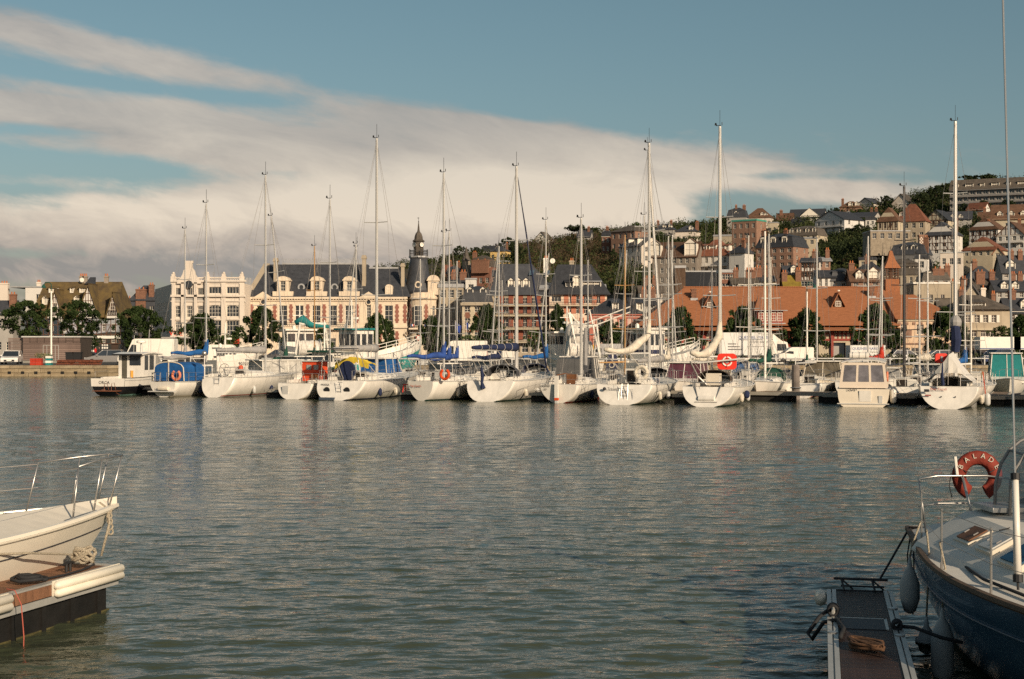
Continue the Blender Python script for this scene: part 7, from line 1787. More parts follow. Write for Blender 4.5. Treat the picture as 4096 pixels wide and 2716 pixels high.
K('short-masted yacht by the quay, left of the twin masts', 2640, 1190, 24, L=7., spread=1)
# radar on the mast of one yacht
# ------------------------------------------------------------------ motorboats and small craft behind
def motorboat(label, px, Y, th, L, B, cab=(.35, .65, 1.2), hm=None, glass=None, flip=False, canopy=None, top=None, fs=.8, fb=1.15, name='motorboat', roof=True, outb=False, rl=True):
 hd = th+(math.pi if flip else 0); X = px2x(px, Y)
 if flip: X += L*math.sin(th)*0;
 r = thing(name, label, 'motorboat', (X, Y, 0), -hd)
 hb, sheer, pt = make_hull(r, L, B, hm or GEL, tw=.92, fs=fs, fb=fb, rake=-.05, brake=1.0, k0=.18, k1=.75, foul=FOULB, stripe=FOULN, cockpit=(.04, .33), cw=.7, ns=14)
 a, b, h = cab; w = B*.40; z0 = sheer(.5)-.05
 m = MB(); y0, y1 = a*L, b*L
 m.prism([(w, y0, z0), (w, y1+.9, z0), (w, y1+.75, z0+.22), (w, y1+.15, z0+.40), (w, y0, z0+.40)][::-1], (-2*w, 0, 0)); c = m.build('cabin', hm or GEL, r)
 g = glass or GLASS; w2 = w*.86
 G = MB(); G.add([(-w, y0, z0+.4), (w, y0, z0+.4), (w, y1+.15, z0+.4), (-w, y1+.15, z0+.4), (-w2, y0+.05, z0+h), (w2, y0+.05, z0+h), (w2, y1-.35, z0+h), (-w2, y1-.35, z0+h)], [(0, 1, 5, 4), (1, 2, 6, 5), (2, 3, 7, 6), (3, 0, 4, 7)]); G.build('windscreen', g, c)
 P = MB()
 for sx in (-1, 1):
  for (ya, yb) in ((y0, y0+.05), (y1+.15, y1-.35), ((y0+y1)/2, (y0+y1)/2)): P.tube((sx*w*1.01, ya, z0+.4), (sx*w2*1.01, yb, z0+h), .035, n=4)
 P.tube((0, y1+.16, z0+.4), (0, y1-.34, z0+h), .03, n=4).build('pillar', hm or GEL, c)
 if roof: MB().box(-w2-.10, w2+.10, y0-.25, y1-.20, z0+h, z0+h+.07).build('roof', GEL, c)
 if canopy:
  MB().add([(-w, .4, z0+.1), (w, .4, z0+.1), (w, y0, z0+.1), (-w, y0, z0+.1), (-w2, .6, z0+h-.1), (w2, .6, z0+h-.1), (w2, y0, z0+h), (-w2, y0, z0+h)], [(0, 1, 5, 4), (1, 2, 6, 5), (3, 0, 4, 7), (4, 5, 6, 7)]).build('canopy', canopy, r)
 if outb: MB().box(-.2, .2, -.45, -.05, .5, 1.2).box(-.08, .08, -.3, -.1, -.3, .5).build('outboard_motor', INK, r)
 if rl: rails(r, L, B, pt, sheer, pushpit=False, stan=(.5, .66, .8))
 return r
M_ = motorboat
PURP = mat('screen_purple', (.10, .035, .05), .25, var=.3)
M_('motorboat with a purple covered windscreen behind the draped mainsail', 2800, 93., R(200), 7.5, 2.8, (.30, .62, 1.35), glass=PURP, flip=False)
M_('motorboat with a charcoal mesh canopy behind the red-waterline yacht', 2290, 88., R(10), 7.5, 3.0, (.32, .62, 1.7), glass=mat('mesh_charcoal', (.08, .08, .08), .6), canopy=mat('mesh_charcoal', (.08, .08, .08), .6))
M_('white hardtop cruiser with curtained windows behind the red boot stripe sloop', 905, 96., R(55), 8.5, 3.0, (.25, .70, 1.4), glass=mat('curtain_grey', (.40, .38, .34), .5, var=.3, vs=3))
M_('cabin cruiser with a black roof edge and dark windows left of the red doghouse', 1050, 101., R(45), 7.5, 2.8, (.30, .66, 1.6))
M_('shadow-hulled cruiser with a rounded white cabin, bow towards the walkway', 3315, 96., R(197), 8., 3.0, (.28, .62, 1.4), glass=mat('screen_brown', (.12, .10, .07), .3, var=.4), hm=GELC)
M_('white runabout with its stem against the walkway right of the mooring pile', 3215, 98., R(205), 6.5, 2.4, (.3, .5, .8), roof=False)
M_('small launch with a blue windscreen right of the red square cover', 2985, 103., R(190), 6.5, 2.5, (.32, .6, 1.3), glass=mat('screen_blue', (.06, .12, .25), .3, var=.2), canopy=VINYL)
M_('white cabin launch with twin grey outboards under a teal tarpaulin at the right edge', 4010, 97., R(195), 6.5, 2.6, (.3, .62, 1.9), canopy=TEALC, glass=TEALC, outb=True)
M_('white cabined boat with a blue side panel behind the yellow cover', 1430, 97., R(25), 7., 2.7, (.3, .6, 1.5), glass=BLUEC)
M_('small white cruiser with a clear screen left of the royal blue sail cover', 1640, 101., R(60), 6.5, 2.4, (.3, .6, 1.1))
M_('low white speedboat behind the red-lettered yacht', 1840, 104., R(20), 6.5, 2.4, (.3, .55, .9), roof=False)
M_('white launch with a black screen left of the navy sail roll', 1905, 108., R(15), 6.2, 2.4, (.3, .55, 1.2))
M_('small white cruiser between the faded red cover and the black mast', 3565, 93., R(200), 6.5, 2.5, (.3, .6, 1.0), glass=VINYL)
M_('dark-topped launch below the corner shop pine', 3700, 97., R(20), 6.5, 2.5, (.3, .6, 1.1))
M_('white dinghy cruiser between the two cream motor cruisers', 3400, 103., R(200), 6.2, 2.4, (.3, .6, 1.1), glass=VINYL)
# ------------------------------------------------------------------ fishing trawlers by the town quay
TEALP = mat('paint_teal', (.05, .30, .28), .45, var=.1)
def trawler(label, px, Y, th, L, B, hm, topm, house_y=.35, fs=1.3, fb=3.0, txt=None, ttm=None, roofm=None, gantry=False, drum=False, stripe=None, tpos=.80, wh=2.4):
 r = thing('fishing_trawler', label, 'fishing boat', (px2x(px, Y), Y, 0), -th)
 hb, sheer, pt = make_hull(r, L, B, hm, tw=.85, fs=fs, fb=fb, rake=-.1, brake=1.4, k0=.3, k1=.75, foul=FOULB, cockpit=(.03, .28), cw=.75, full=3.2, d=.8)
 S = [i/18 for i in range(19)]
 if topm:
  q = MB()
  for sg in (-1, 1):
   for a, b in zip(S[:-1], S[1:]):
    f = lambda s, u: pt(s, sheer(s), sg)+Vector((sg*.03, 0, .42)) if u else pt(s, sheer(s)-.12, sg)+Vector((sg*.03, 0, 0))
    p = [f(a, 0), f(b, 0), f(b, 1), f(a, 1)]; q.poly(p if sg > 0 else p[::-1])
  q.build('bulwark', topm, r)
 h0 = house_y*L; w = B*.34; z0 = sheer(house_y)-.1
 H_ = MB().box(-w, w, h0, h0+L*.22, z0, z0+wh*.55); hs = H_.build('wheelhouse', GEL, r)
 y0, y1 = h0, h0+L*.22; zz = z0+wh*.55; ww = MB()
 n = 3
 for sg in (-1, 1):
  MB().box(min(sg*(w-.05), sg*(w-.02)), max(sg*(w-.05), sg*(w-.02)), y0+.1, y1-.1, zz, z0+wh*.88).build('side_window', GLASS, hs)
  for i in range(n+1): y = y0+(y1-y0)*i/n; ww.box(min(sg*w, sg*(w-.1)), max(sg*w, sg*(w-.1)), max(y-.09, y0), min(y+.09, y1), zz, z0+wh*.88)
 for i in range(4): x = -w+2*w*i/3; ww.box(max(x-.07, -w), min(x+.07, w), y1-.1, y1, zz, z0+wh*.88).box(max(x-.07, -w), min(x+.07, w), y0, y0+.1, zz, z0+wh*.88)
 ww.box(-w, w, y0, y1, z0+wh*.88, z0+wh).build('window_frame', GEL, hs)
 MB().box(-w+.1, w-.1, y1-.06, y1-.03, zz, z0+wh*.88).build('front_window', GLASS, hs); MB().box(-w+.1, w-.1, y0+.03, y0+.06, zz, z0+wh*.88).build('rear_window', GLASS, hs)
 MB().box(-w-.2, w+.2, y0-.4, y1+.35, z0+wh, z0+wh+.16).build('roof', roofm or GEL, hs)
 if stripe: MB().box(-w-.01, w+.01, y0-.01, y1+.01, z0+wh*.3, z0+wh*.42).build('stripe', stripe, hs)
 q = MB().tube((0, y0+.5, z0+wh), (0, y0+.5, z0+wh+2.6), .10, .05).tube((-.7, y0+.5, z0+wh+1.5), (.7, y0+.5, z0+wh+1.5), .04, n=4).lathe([(.02, 0), (.3, .03), (.3, .2), (.02, .22)], (0, y0+.9, z0+wh+.9), 10)
 q.tube((.5, y0+.3, z0+wh), (.5, y0+.3, z0+wh+1.8), .02, n=4).lathe([(.18, 0), (.18, .3), (.02, .42)], (-.6, y0+.3, z0+wh+.15), 8).build('mast', WHITEP, hs)
 q = MB()
 for sg in (-1, 1):
  pts = [pt(s, sheer(s)+.95, sg) for s in (.6, .7, .8, .9, .97)]
  for dz in (0, -.3): q.path([p+Vector((0, 0, dz)) for p in pts], .03, 4)
  for s in (.6, .7, .8, .9, .97): q.tube(pt(s, sheer(s)+.2, sg), pt(s, sheer(s)+.95, sg), .03, n=4)
 q.build('bow_rail', WHITEP, r)
 if gantry:
  z1 = sheer(.1)+3.2; q = MB()
  for sg in (-1, 1): q.tube((sg*B*.40, .8, sheer(.1)), (sg*B*.30, .5, z1), .12, .10).tube((sg*B*.34, 2.0, sheer(.15)), (sg*B*.30, .5, z1), .08)
  q.tube((-B*.32, .5, z1), (B*.32, .5, z1), .13).build('gantry', WHITEP, r)
 if drum:
  q = MB().lathe([(.45, -1.1), (.9, -1.1), (.9, -1.0), (.65, -1.0), (.75, -.5), (.7, 0), (.78, .5), (.65, 1.0), (.9, 1.0), (.9, 1.1), (.45, 1.1)], (0, 2.2, sheer(.2)+.9), 14, axis='x').build('net_drum', mat('net_white', (.62, .58, .52), .95, var=.2, vs=4, bump=1., bs=6), r, smooth=True)
 if txt:
  s = tpos;
  for sg in (1,):
   p0 = pt(s, sheer(s)-.55, sg); p1 = pt(s+.06, sheer(s)-.55, sg); ang = math.atan2(p1.y-p0.y, p1.x-p0.x)
   text(r, txt, .46, (p0.x+.08, p0.y-.05, p0.z-.12), (R(80), 0, ang), ttm or INK, name='registration')
 fender(r, B/2+.2, L*.4, .9, .22, .7, ORANGE, sheer(.4))
 return r, pt, sheer
r, pt, sh = trawler('white trawler lettered 633194, bow towards the market hall', 2525, 119., R(50), 8.3, 3.4, GEL, GEL, .12, 1.7, 3.0, '633194', INK, stripe=FOULN, tpos=.52, wh=2.9)
r, pt, sh = trawler('teal and white trawler with a large teal bow lettered AM 199767', 1352, 121., R(50), 8.8, 3.6, TEALP, GEL, .10, 1.7, 3.2, 'AM 199767', GEL, roofm=TEALC, tpos=.56, wh=2.9)
r, pt, sh = trawler('white trawler with net drum, gantry and teal tarpaulins left of the teal trawler', 1255, 133., R(-20), 11., 4., GEL, GEL, .55, 2., 3., gantry=True, drum=True)
MB().path([(-1.6, .9, 5.3), (-.9, .7, 5.6), (-.2, .6, 5.1), (.9, .6, 5.0), (1.7, .5, 4.9)], [.2, .45, .3, .25, .15], 8).build('tarpaulin', TEALC, r, smooth=True)
r, pt, sh = trawler('white beam trawler with a big net bag and long outrigger arms by the pink house', 2345, 131., R(-15), 11., 4., GEL, GEL, .5, 1.8, 2.8, gantry=True, drum=True)
MB().sph((.2, 3.6, 4.2), 1.15, 14, 9, (1., 1., 1.15)).build('net_bag', mat('net_white', (.62, .58, .52)), r, smooth=True)
q = MB()
for dz in (0, .5): q.tube((.3, 2., 4.6+dz), (4.5, .5, 6.3+dz), .06, n=5)
q.tube((-.6, .5, 5.2), (-1.6, .2, 6.2), .09).tube((-1.6, .2, 6.2), (-.9, .1, 3.0), .18, .05, 4).build('outrigger', WHITEP, r)
t = thing('derrick_frame', 'white lattice derrick standing over a dark blue beam, in front of the pink house', 'derrick', (px2x(2442, 128), 128, 0))
q = MB().tube((-.9, 0, 1.9), (-1.9, 0, 6.4), .08, .06).tube((.2, 0, 1.9), (0, 0, 6.0), .08, .06)
for i in range(6): z = 2.6+i*.6; q.tube((-.1+.04*i, 0, z), (.15, 0, z+.3), .03, n=4)
q.build('derrick', WHITEP, t); MB().prism([(-.6, 0, .2), (.9, 0, .2), (.5, 0, 2.5), (-.1, 0, 3.1)], (0, .2, 0)).build('beam_trawl', FOULN, t); MB().torus((.1, -.08, 1.4), .22, .05, 12, 5, axis='y').build('hoop', ROPE, t)
r, pt, sh = trawler('small white fishing boat numbered 907070 behind the blue sail cover', 850, 138., R(50), 5.8, 2.4, GEL, GEL, .15, 1.7, 2.6, '907070', INK, tpos=.50, wh=1.2)
r, pt, sh = trawler('dark green launch with a green awning behind the red doghouse', 1195, 112., R(30), 7., 2.6, GELG, GREENC, .4, 1., 1.5, wh=1.7, roofm=GREENC)
# ------------------------------------------------------------------ vegetation
def leafmat(key, col, col2, rough=.75):
 m = mat(key, col, rough, var=.3, vs=.9, col2=col2, rnd=.18, spec=.15)
 return m
PINEG = leafmat('pine_needles', (.010, .022, .006), (.045, .072, .018))
LEAFG = leafmat('leaf_green', (.030, .060, .014), (.085, .125, .030))
DARKG = leafmat('evergreen_dark', (.012, .022, .009), (.040, .055, .018))
SHRUB = leafmat('shrub_green', (.016, .026, .008), (.060, .072, .022))
SCRUB = leafmat('scrub_brown', (.040, .028, .015), (.105, .072, .038))
BARK = mat('bark', (.09, .065, .045), .95, var=.3, vs=4)
BAREB = mat('bare_twigs', (.115, .080, .055), .95, var=.25, vs=.5)
def leaves(centers, radii, per, size, rng, flat=1., up=0.):
 """quads scattered round each centre -> (V, F)"""
 n = len(centers)*per
 c = np.repeat(centers, per, 0); r = np.repeat(radii, per)[:, None]
 d = rng.normal(size=(n, 3)); d /= np.linalg.norm(d, axis=1)[:, None]
 p = c+d*r*(rng.random((n, 1))**.4)*np.array([1, 1, flat])
 a = rng.normal(size=(n, 3)); a[:, 2] += up; a /= np.linalg.norm(a, axis=1)[:, None]
 b = np.cross(a, d+rng.normal(size=(n, 3))*.6); b /= np.linalg.norm(b, axis=1)[:, None]+1e-9
 s = size*(.6+.8*rng.random((n, 1)))
 V = np.stack([p-a*s*.5, p+b*s*.28, p+a*s*.6, p-b*s*.28], 1).reshape(-1, 3)
 return V
def vmesh(name, V, m):
 k = len(V)//4; me = bpy.data.meshes.new(name); me.vertices.add(len(V)); me.vertices.foreach_set('co', V.ravel().astype(np.float32))
 me.loops.add(4*k); me.loops.foreach_set('vertex_index', np.arange(4*k, dtype=np.int32)); me.polygons.add(k)
 me.polygons.foreach_set('loop_start', np.arange(0, 4*k, 4, dtype=np.int32)); me.materials.append(m); me.update(calc_edges=True); return me
def pine_crown(seed, m=None, shape='cone', n=120, per=92):
 """unit crown: width 1, height 1, base at z 0"""
 rng = np.random.default_rng(seed); z = rng.random(n)**.9
 if shape == 'cone': rad = .5*(np.clip(z*5, 0, 1)**.7)*(1-z)**.55*1.08
 elif shape == 'round': rad = .5*np.sqrt(np.clip(1-(2*z-1)**2, 0, 1))
 else: rad = .5*np.sqrt(np.clip(1-(2*z-1)**2, 0, 1))
 lob = 1+.22*np.sin(rng.random(n)*0+z*9+seed)
 a = rng.random(n)*2*math.pi; u = rng.random(n)**.33
 lob = 1+.26*np.sin(a*3+seed+z*4)+.22*np.sin(a*5+z*11+seed*2)
 rad = rad*lob
 c = np.stack([np.cos(a)*rad*u, np.sin(a)*rad*u, z*.94], 1)
 V = leaves(c, .042+.042*rng.random(n), per, .05, rng, 1.15, .6)
 return vmesh('crown', V, m or PINEG)
CR = {'cone': [pine_crown(i) for i in (1, 2, 3)], 'round': [pine_crown(i+9, LEAFG, 'round', 110, 50) for i in (1, 2)], 'pineround': [pine_crown(i+30, PINEG, 'round', 150, 48) for i in (1, 2)], 'dark': [pine_crown(i+20, DARKG, 'round', 120, 50) for i in (1, 2)]}
def trunk_mesh(h, r, lean=0., branches=5, seed=0, crown_h=4.):
 rr = random.Random(seed); mb = MB(); top = Vector((lean, 0, h+crown_h*.75))
 mb.path([(0, 0, -.3), (lean*.2, .02, h*.5), (lean*.5, -.02, h), (lean*.8, 0, h+crown_h*.4), top], [r*1.25, r, r*.8, r*.5, r*.15], 7)
 for i in range(branches):
  z = h+crown_h*(.02+.6*i/branches); a = rr.uniform(0, 6.28); L = crown_h*rr.uniform(.22, .38)
  mb.tube((lean*.6, 0, z), (lean*.6+math.cos(a)*L, math.sin(a)*L, z+L*.55), r*.35, r*.1, 5)
 return mb
def tree(label, px, top, bot, wpx, D, kind='cone', trunk=None, group='pines along the quay', name='pine_tree', gz=None, hs=1.):
 s = D/FPX; base = GZ if gz is None else gz; zt = py2z(top, D); zb = py2z(bot, D); zb = max(zb, base+.1)
 r = thing(name, label, 'tree', (px2x(px, D), D, base), random.Random(px).uniform(0, 6.28), group)
 h = max(zb-base, .3); ch = zt-zb
 trunk_mesh(h, .17 if trunk is None else trunk, 0, 5, px, ch).build('trunk', BARK, r)
 v = CR[kind]; c = obj('crown', v[px % len(v)], r, (0, 0, h-.1)); k_ = 1.4 if kind == 'cone' else .96; c.scale = (wpx*s*k_, wpx*s*k_*.95, ch+.1)
 return r
T_ = tree
T_('dark pine left of the white lamp post, above the slatted hut', 108, 1200, 1342, 205, 186., 'pineround')
T_('broad dark pine right of the white lamp post, in front of the half-timbered house', 312, 1198, 1352, 185, 184., 'pineround')
T_('low pine branch mass hanging beside the estate agent windows', 362, 1335, 1392, 80, 205., 'pineround')
T_('rounded dark pine above the big white van', 556, 1222, 1392, 205, 186., 'pineround')
T_('pine in front of the pale building with the balustrade', 808, 1252, 1395, 150, 184.)
T_('conical dark pine before the left half of the town hall', 1050, 1222, 1388, 148, 184.)
T_('small dark pine behind the teal trawler cabin', 1285, 1312, 1405, 85, 186.)
T_('pine in front of the right half of the town hall', 1512, 1250, 1400, 118, 185.)
T_('pine right of the clock turret doorway', 1728, 1262, 1400, 105, 185.)
T_('tall pine in front of the brick building with cream surrounds', 1948, 1215, 1405, 118, 182.)
T_('slim pine in front of the pinkish wing of the slate building', 2228, 1212, 1405, 92, 183.)
T_('pine with gaps in front of the pink house', 2440, 1275, 1392, 95, 183.)
T_('tall pine at the left hip of the market hall', 2722, 1225, 1405, 128, 174.)
T_('bushy pine over the white lorry', 2968, 1222, 1388, 138, 174.)
T_('pine between the broad dormer and the small dormer of the market hall', 3228, 1232, 1400, 150, 174.)
T_('ragged tall pine before the right end of the market hall', 3500, 1210, 1402, 158, 174.)
T_('pine between the market hall and the corner shop', 3782, 1225, 1408, 150, 174.)
T_('pine at the right edge beside the corner shop', 4082, 1255, 1410, 105, 180.)
G2 = 'small green trees along the quay'
for a in (('small bright green tree left of the town hall pine', 905, 1338, 1402, 95), ('light green bush left of the white van by the flags', 1872, 1338, 1395, 95), ('rounded green tree behind the navy sail roll', 2140, 1320, 1392, 95),
     ('green tree right of the trellis gates', 2885, 1322, 1392, 95), ('rounded light green tree between the lamp post and the white van', 3188, 1318, 1390, 92), ('small green tree at the salmon pavilion corner', 3572, 1328, 1402, 90), ('spreading light green tree above the white market stall', 4012, 1302, 1372, 118), ('small green tree left of the teal trawler', 1240, 1345, 1400, 55)):
 T_(a[0], a[1], a[2], a[3], a[4], 178., 'round', .10, G2, 'small_tree')
# ---- the wooded hill
def hill_tree(label, px, top, base, wpx, kind, bot=None, D=None, group='evergreens on the hill', name='evergreen_tree'):
 D = D or hill_D(px, base); gz = float(terrain(px2x(px, D), D));
 return tree(label, px, top, bot or base+(top-base)*.15, wpx, D, kind, .25, group, name, gz)
for a in (('dark spreading evergreen left of the slate spire', 1840, 982, 1045, 68, 'dark'), ('dark evergreen right of the slate spire', 1905, 988, 1045, 75, 'dark'), ('broad dark evergreen on the crest left of the thickest mast', 2030, 948, 1030, 85, 'dark'),
     ('ivy-dark tree between the yellow villa and the bare woods', 2075, 985, 1060, 80, 'dark'), ('black-green cypress beside the cream gabled villa', 2452, 996, 1060, 34, 'dark'), ('dark cedar on the skyline right of the arched-dormer mansion', 2782, 880, 945, 62, 'dark'),
     ('small evergreen left of the slate villa on the skyline', 2560, 912, 960, 45, 'dark'), ('green tree mass left of the slate chateau', 2892, 862, 935, 68, 'dark'), ('small round evergreen below the broad brown-roofed villa', 3034, 880, 925, 36, 'dark'), ('big rounded green tree right of the white chalet', 3432, 898, 965, 82, 'dark'),
     ('large dark green tree left of the sagging cottage', 3690, 772, 865, 110, 'dark'), ('dark tree crown behind the large dark green tree', 3745, 742, 830, 95, 'dark'), ('dark rounded tree rising behind the bare trees', 3545, 782, 845, 70, 'dark'),
     ('dark pine in front of the white wall house', 3790, 968, 1065, 75, 'dark'), ('pine beside the tallest mast low on the slope', 3850, 1065, 1140, 55, 'dark'), ('green tree between the red-brown house and the white gabled villa', 3925, 985, 1050, 90, 'dark'), ('tall green tree at the right edge under the modern block', 4060, 760, 830, 90, 'dark'),
     ('dark tree below the left end of the modern block', 3858, 812, 885, 60, 'dark'), ('dark tree below the middle of the modern block', 3935, 800, 880, 70, 'dark'), ('dark tree below the right end of the modern block', 4030, 795, 885, 80, 'dark'), ('dark tree between the black timbered villa and the sweeping roof', 3850, 960, 1020, 55, 'dark')): hill_tree(*a)
def parasol(label, px, top, base, wpx, D=590.):
 s = D/FPX; gz = float(terrain(px2x(px, D), D)); r = thing('umbrella_pine', label, 'tree', (px2x(px, D), D, gz), 0, 'umbrella pines on the crest')
 H_ = py2z(top, D)-gz; w = wpx*s; rng = np.random.default_rng(px)
 mb = MB().path([(0, 0, -1), (.3, 0, H_*.4), (.0, 0, H_*.75)], [.35, .28, .2], 6)
 cs = []
 for i in range(7):
  a = rng.uniform(0, 6.28); rr = w*.5*rng.uniform(.2, .9); z = H_*rng.uniform(.62, .95); x, y = math.cos(a)*rr, math.sin(a)*rr*.7
  mb.tube((0, 0, H_*.55), (x, y, z-.3), .14, .06, 5)
  for k in range(9): cs.append((x+rng.normal()*w*.10, y+rng.normal()*w*.08, z+rng.normal()*.25))
 mb.build('trunk', BARK, r); V = leaves(np.array(cs), np.full(len(cs), w*.075), 26, .75, rng, .45, .2); obj('crown', vmesh('crown', V, DARKG), r)
for a in (('spreading layered cedar on the skyline behind the tallest left masts', 2330, 905, 965, 150), ('flat-topped pine left of the modern block', 3880, 700, 770, 70), ('umbrella pine above the modern block roof, nearest its left end', 3925, 705, 770, 60), ('umbrella pine above the middle of the modern block', 3962, 697, 760, 62), ('leaning flat pine reaching left from the crest at the tallest mast', 3800, 735, 800, 85), ('low wide pine on the crest left of the tallest mast', 3765, 742, 800, 80)): parasol(*a)
rr = random.Random(8)
for i in range(210):
 px, py = rr.randint(2480, 4100), rr.randint(830, 1140)
 if py < np.interp(px, CREST[:, 0], CREST[:, 1])+20: continue
 hill_tree('dark garden tree like many between the houses on the hill', px, py-rr.randint(30, 62), py, rr.randint(32, 66), rr.choice(['dark', 'round', 'dark']), group='garden trees between the hill houses')
# bare winter trees
def bare_mesh(seed):
 rr = random.Random(seed); mb = MB()
 def grow(p, d, L, r, depth):
  q = p+d*L; mb.tube(p, q, r, r*.6, 3, False)
  if depth == 0: return
  for i in range(3 if depth > 1 else 4):
   e = (d+Vector((rr.uniform(-.75, .75), rr.uniform(-.75, .75), rr.uniform(-.05, .5)))).normalized()
   grow(p+d*L*rr.uniform(.55, 1.), e, L*rr.uniform(.55, .78), r*.55, depth-1)
 grow(Vector((0, 0, -.05)), Vector((0, 0, 1)), .30, .013, 5)
 return mb.mesh('trunk', BAREB)
BM = [bare_mesh(i) for i in (1, 2, 3, 4)]
def bare(px, base, hpx, D=None, label='bare brown winter tree among its like on the wooded slope', group='bare trees on the wooded slope'):
 D = D or hill_D(px, base); s = D/FPX; x = px2x(px, D); gz = float(terrain(x, D))
 o = obj('bare_tree', BM[px % 4], None, (x, D, gz), random.Random(px*7+base).uniform(0, 6.28)); h = hpx*s*1.12; o.scale = (h, h, h); tag(o, label, 'tree', group); return o
rr = random.Random(5)
for i in range(94):
 px = rr.randint(2110, 2440); y0_ = np.interp(px, [2050, 2150, 2300, 2440], [1000, 985, 965, 960]); bare(px, int(rr.uniform(y0_, 1110)), rr.uniform(38, 62))
for i in range(34): bare(rr.randint(1985, 2230), rr.randint(975, 1030), rr.uniform(40, 60))
for i in range(16): bare(rr.randint(1765, 1830), rr.randint(1050, 1130), rr.uniform(40, 60))
for i in range(26): bare(rr.randint(2410, 2620), rr.randint(1060, 1170), rr.uniform(38, 60))
for i in range(20): bare(rr.randint(3480, 3690), rr.randint(805, 860), rr.uniform(45, 75))
for i in range(24): bare(rr.randint(3850, 4090), rr.randint(855, 880), rr.uniform(40, 70))
for i in range(14): bare(rr.randint(4020, 4140), rr.randint(760, 800), rr.uniform(60, 90))
for i in range(58): bare(rr.randint(2640, 4080), rr.randint(900, 1120), rr.uniform(26, 44))
for px, b_, h_ in ((2695, 935, 60), (3320, 868, 66), (3345, 870, 50), (2920, 915, 40)): bare(px, b_, h_)
# shrubs, hedges and garden growth that fill the slope between the houses
def scatter(name, n, m, xr, yr_, rad, per, leaf, seed, label, keep=None, D=None):
 rng = np.random.default_rng(seed); C_, Rr = [], []
 while len(C_) < n:
  px = rng.uniform(*xr); py = rng.uniform(*yr_); d = hill_D(px, py)
  if keep and not keep(px, py): continue
  if d <= 266 or d >= Y1-1:
   if d >= Y1-1 and rng.random() < .5: d = rng.uniform(560, 600)
   else: continue
  x = px2x(px, d); r = rng.uniform(*rad); z = float(terrain(x, d)); C_.append((x, d, z+r*.35)); Rr.append(r)
 V = leaves(np.array(C_), np.array(Rr), per, leaf, rng, .8, .2)
 o = obj(name, vmesh(name, V, m)); tag(o, label, kind='stuff'); return o
crest = lambda px: np.interp(px, CREST[:, 0], CREST[:, 1])
on = lambda px, py: py > crest(px)+4
scatter('hillside_shrubs', 2000, SHRUB, (1760, 4300), (740, 1180), (2.0, 5.0), 115, .72, 1, 'green shrubs and hedges filling the gardens on the slope', on)
scatter('hillside_scrub', 900, SCRUB, (1760, 4300), (740, 1180), (1.4, 3.0), 70, .55, 2, 'brown winter scrub between the houses', on)
scatter('woodland_scrub', 420, SCRUB, (2080, 2460), (935, 1120), (2., 4.), 90, .5, 4, 'brown undergrowth of the bare wood', on)
scatter('garden_hedges', 260, DARKG, (3250, 3520), (955, 1050), (2., 4.), 120, .62, 5, 'dense dark hedges below the chalet', on)
# crest fringe
def fringe():
 rng = np.random.default_rng(9); C_, Rr = [], []
 for i in range(420):
  px = rng.uniform(1400, 4300); d = rng.uniform(585, 604); x = px2x(px, d); r = rng.uniform(1.2, 3.6)*(1.2 if px > 3600 else .8); C_.append((x, d, float(terrain(x, d))+r*.5)); Rr.append(r)
 V = leaves(np.array(C_), np.array(Rr), 90, .6, rng, .9, .2); tag(obj('crest_bushes', vmesh('crest_bushes', V, SHRUB)), 'bushes along the skyline of the hill', kind='stuff')
fringe()
# low hedge and planting on the quay in front of the market hall
def quay_hedge():
 rng = np.random.default_rng(12); C_ = []
 for i in range(420): C_.append((rng.uniform(6, 62), 156+rng.uniform(-.5, .5), GZ+rng.uniform(.2, .85)))
 V = leaves(np.array(C_), np.full(len(C_), .42), 40, .22, rng); t = tag(obj('quay_hedge', vmesh('quay_hedge', V, SHRUB)), 'clipped dark hedge along the quay edge in front of the market hall', 'hedge')
quay_hedge()
# ------------------------------------------------------------------ things on the quay
TYRE = mat('tyre', (.012, .012, .012), .8)
def carbody(r, prof, W, m, glass_prof, L, tuck=.12):
 """prof: side outline (x along length, z) of the painted body; glass_prof: outline of the glass house"""
 n = len(prof); mb = MB(); hw = W/2
 rows = [(-hw, 1.), (-hw*.97, 1.), (hw*.97, 1.), (hw, 1.)]
 a = [(x, -hw, z) for x, z in prof]; b = [(x, hw, z) for x, z in prof]
 mb.prism(a, (0, W, 0)); o = mb.build('body', m, r)
 g = glass_prof; zt = max(z for x, z in g); zb = min(z for x, z in g); V = []
 for sy in (-1, 1):
  for x, z in g: V.append((x, sy*(hw*.985-tuck*(z-zb)/(zt-zb)), z))
 k = len(g); fs = [tuple(range(k)), tuple(range(2*k-1, k-1, -1))]+[(i, i+k, (i+1) % k+k, (i+1) % k) for i in range(k)]
 G = MB().add(V, fs).build('window', GLASS, r); return o, G
def wheels(r, xs, W, rad=.31):
 me = MB().lathe([(rad*.55, -.1), (rad*.95, -.1), (rad, -.06), (rad, .06), (rad*.95, .1), (rad*.55, .1)], n=14, axis='y').mesh('tyre', TYRE)
 rm = MB().lathe([(.02, -.085), (rad*.56, -.095), (rad*.56, .095), (.02, .085)], n=10, axis='y').mesh('rim', ALU)
 for x in xs:
  for sy in (-1, 1): w = obj('wheel', me, r, (x, sy*(W/2-.09), rad)); obj('rim', rm, w)
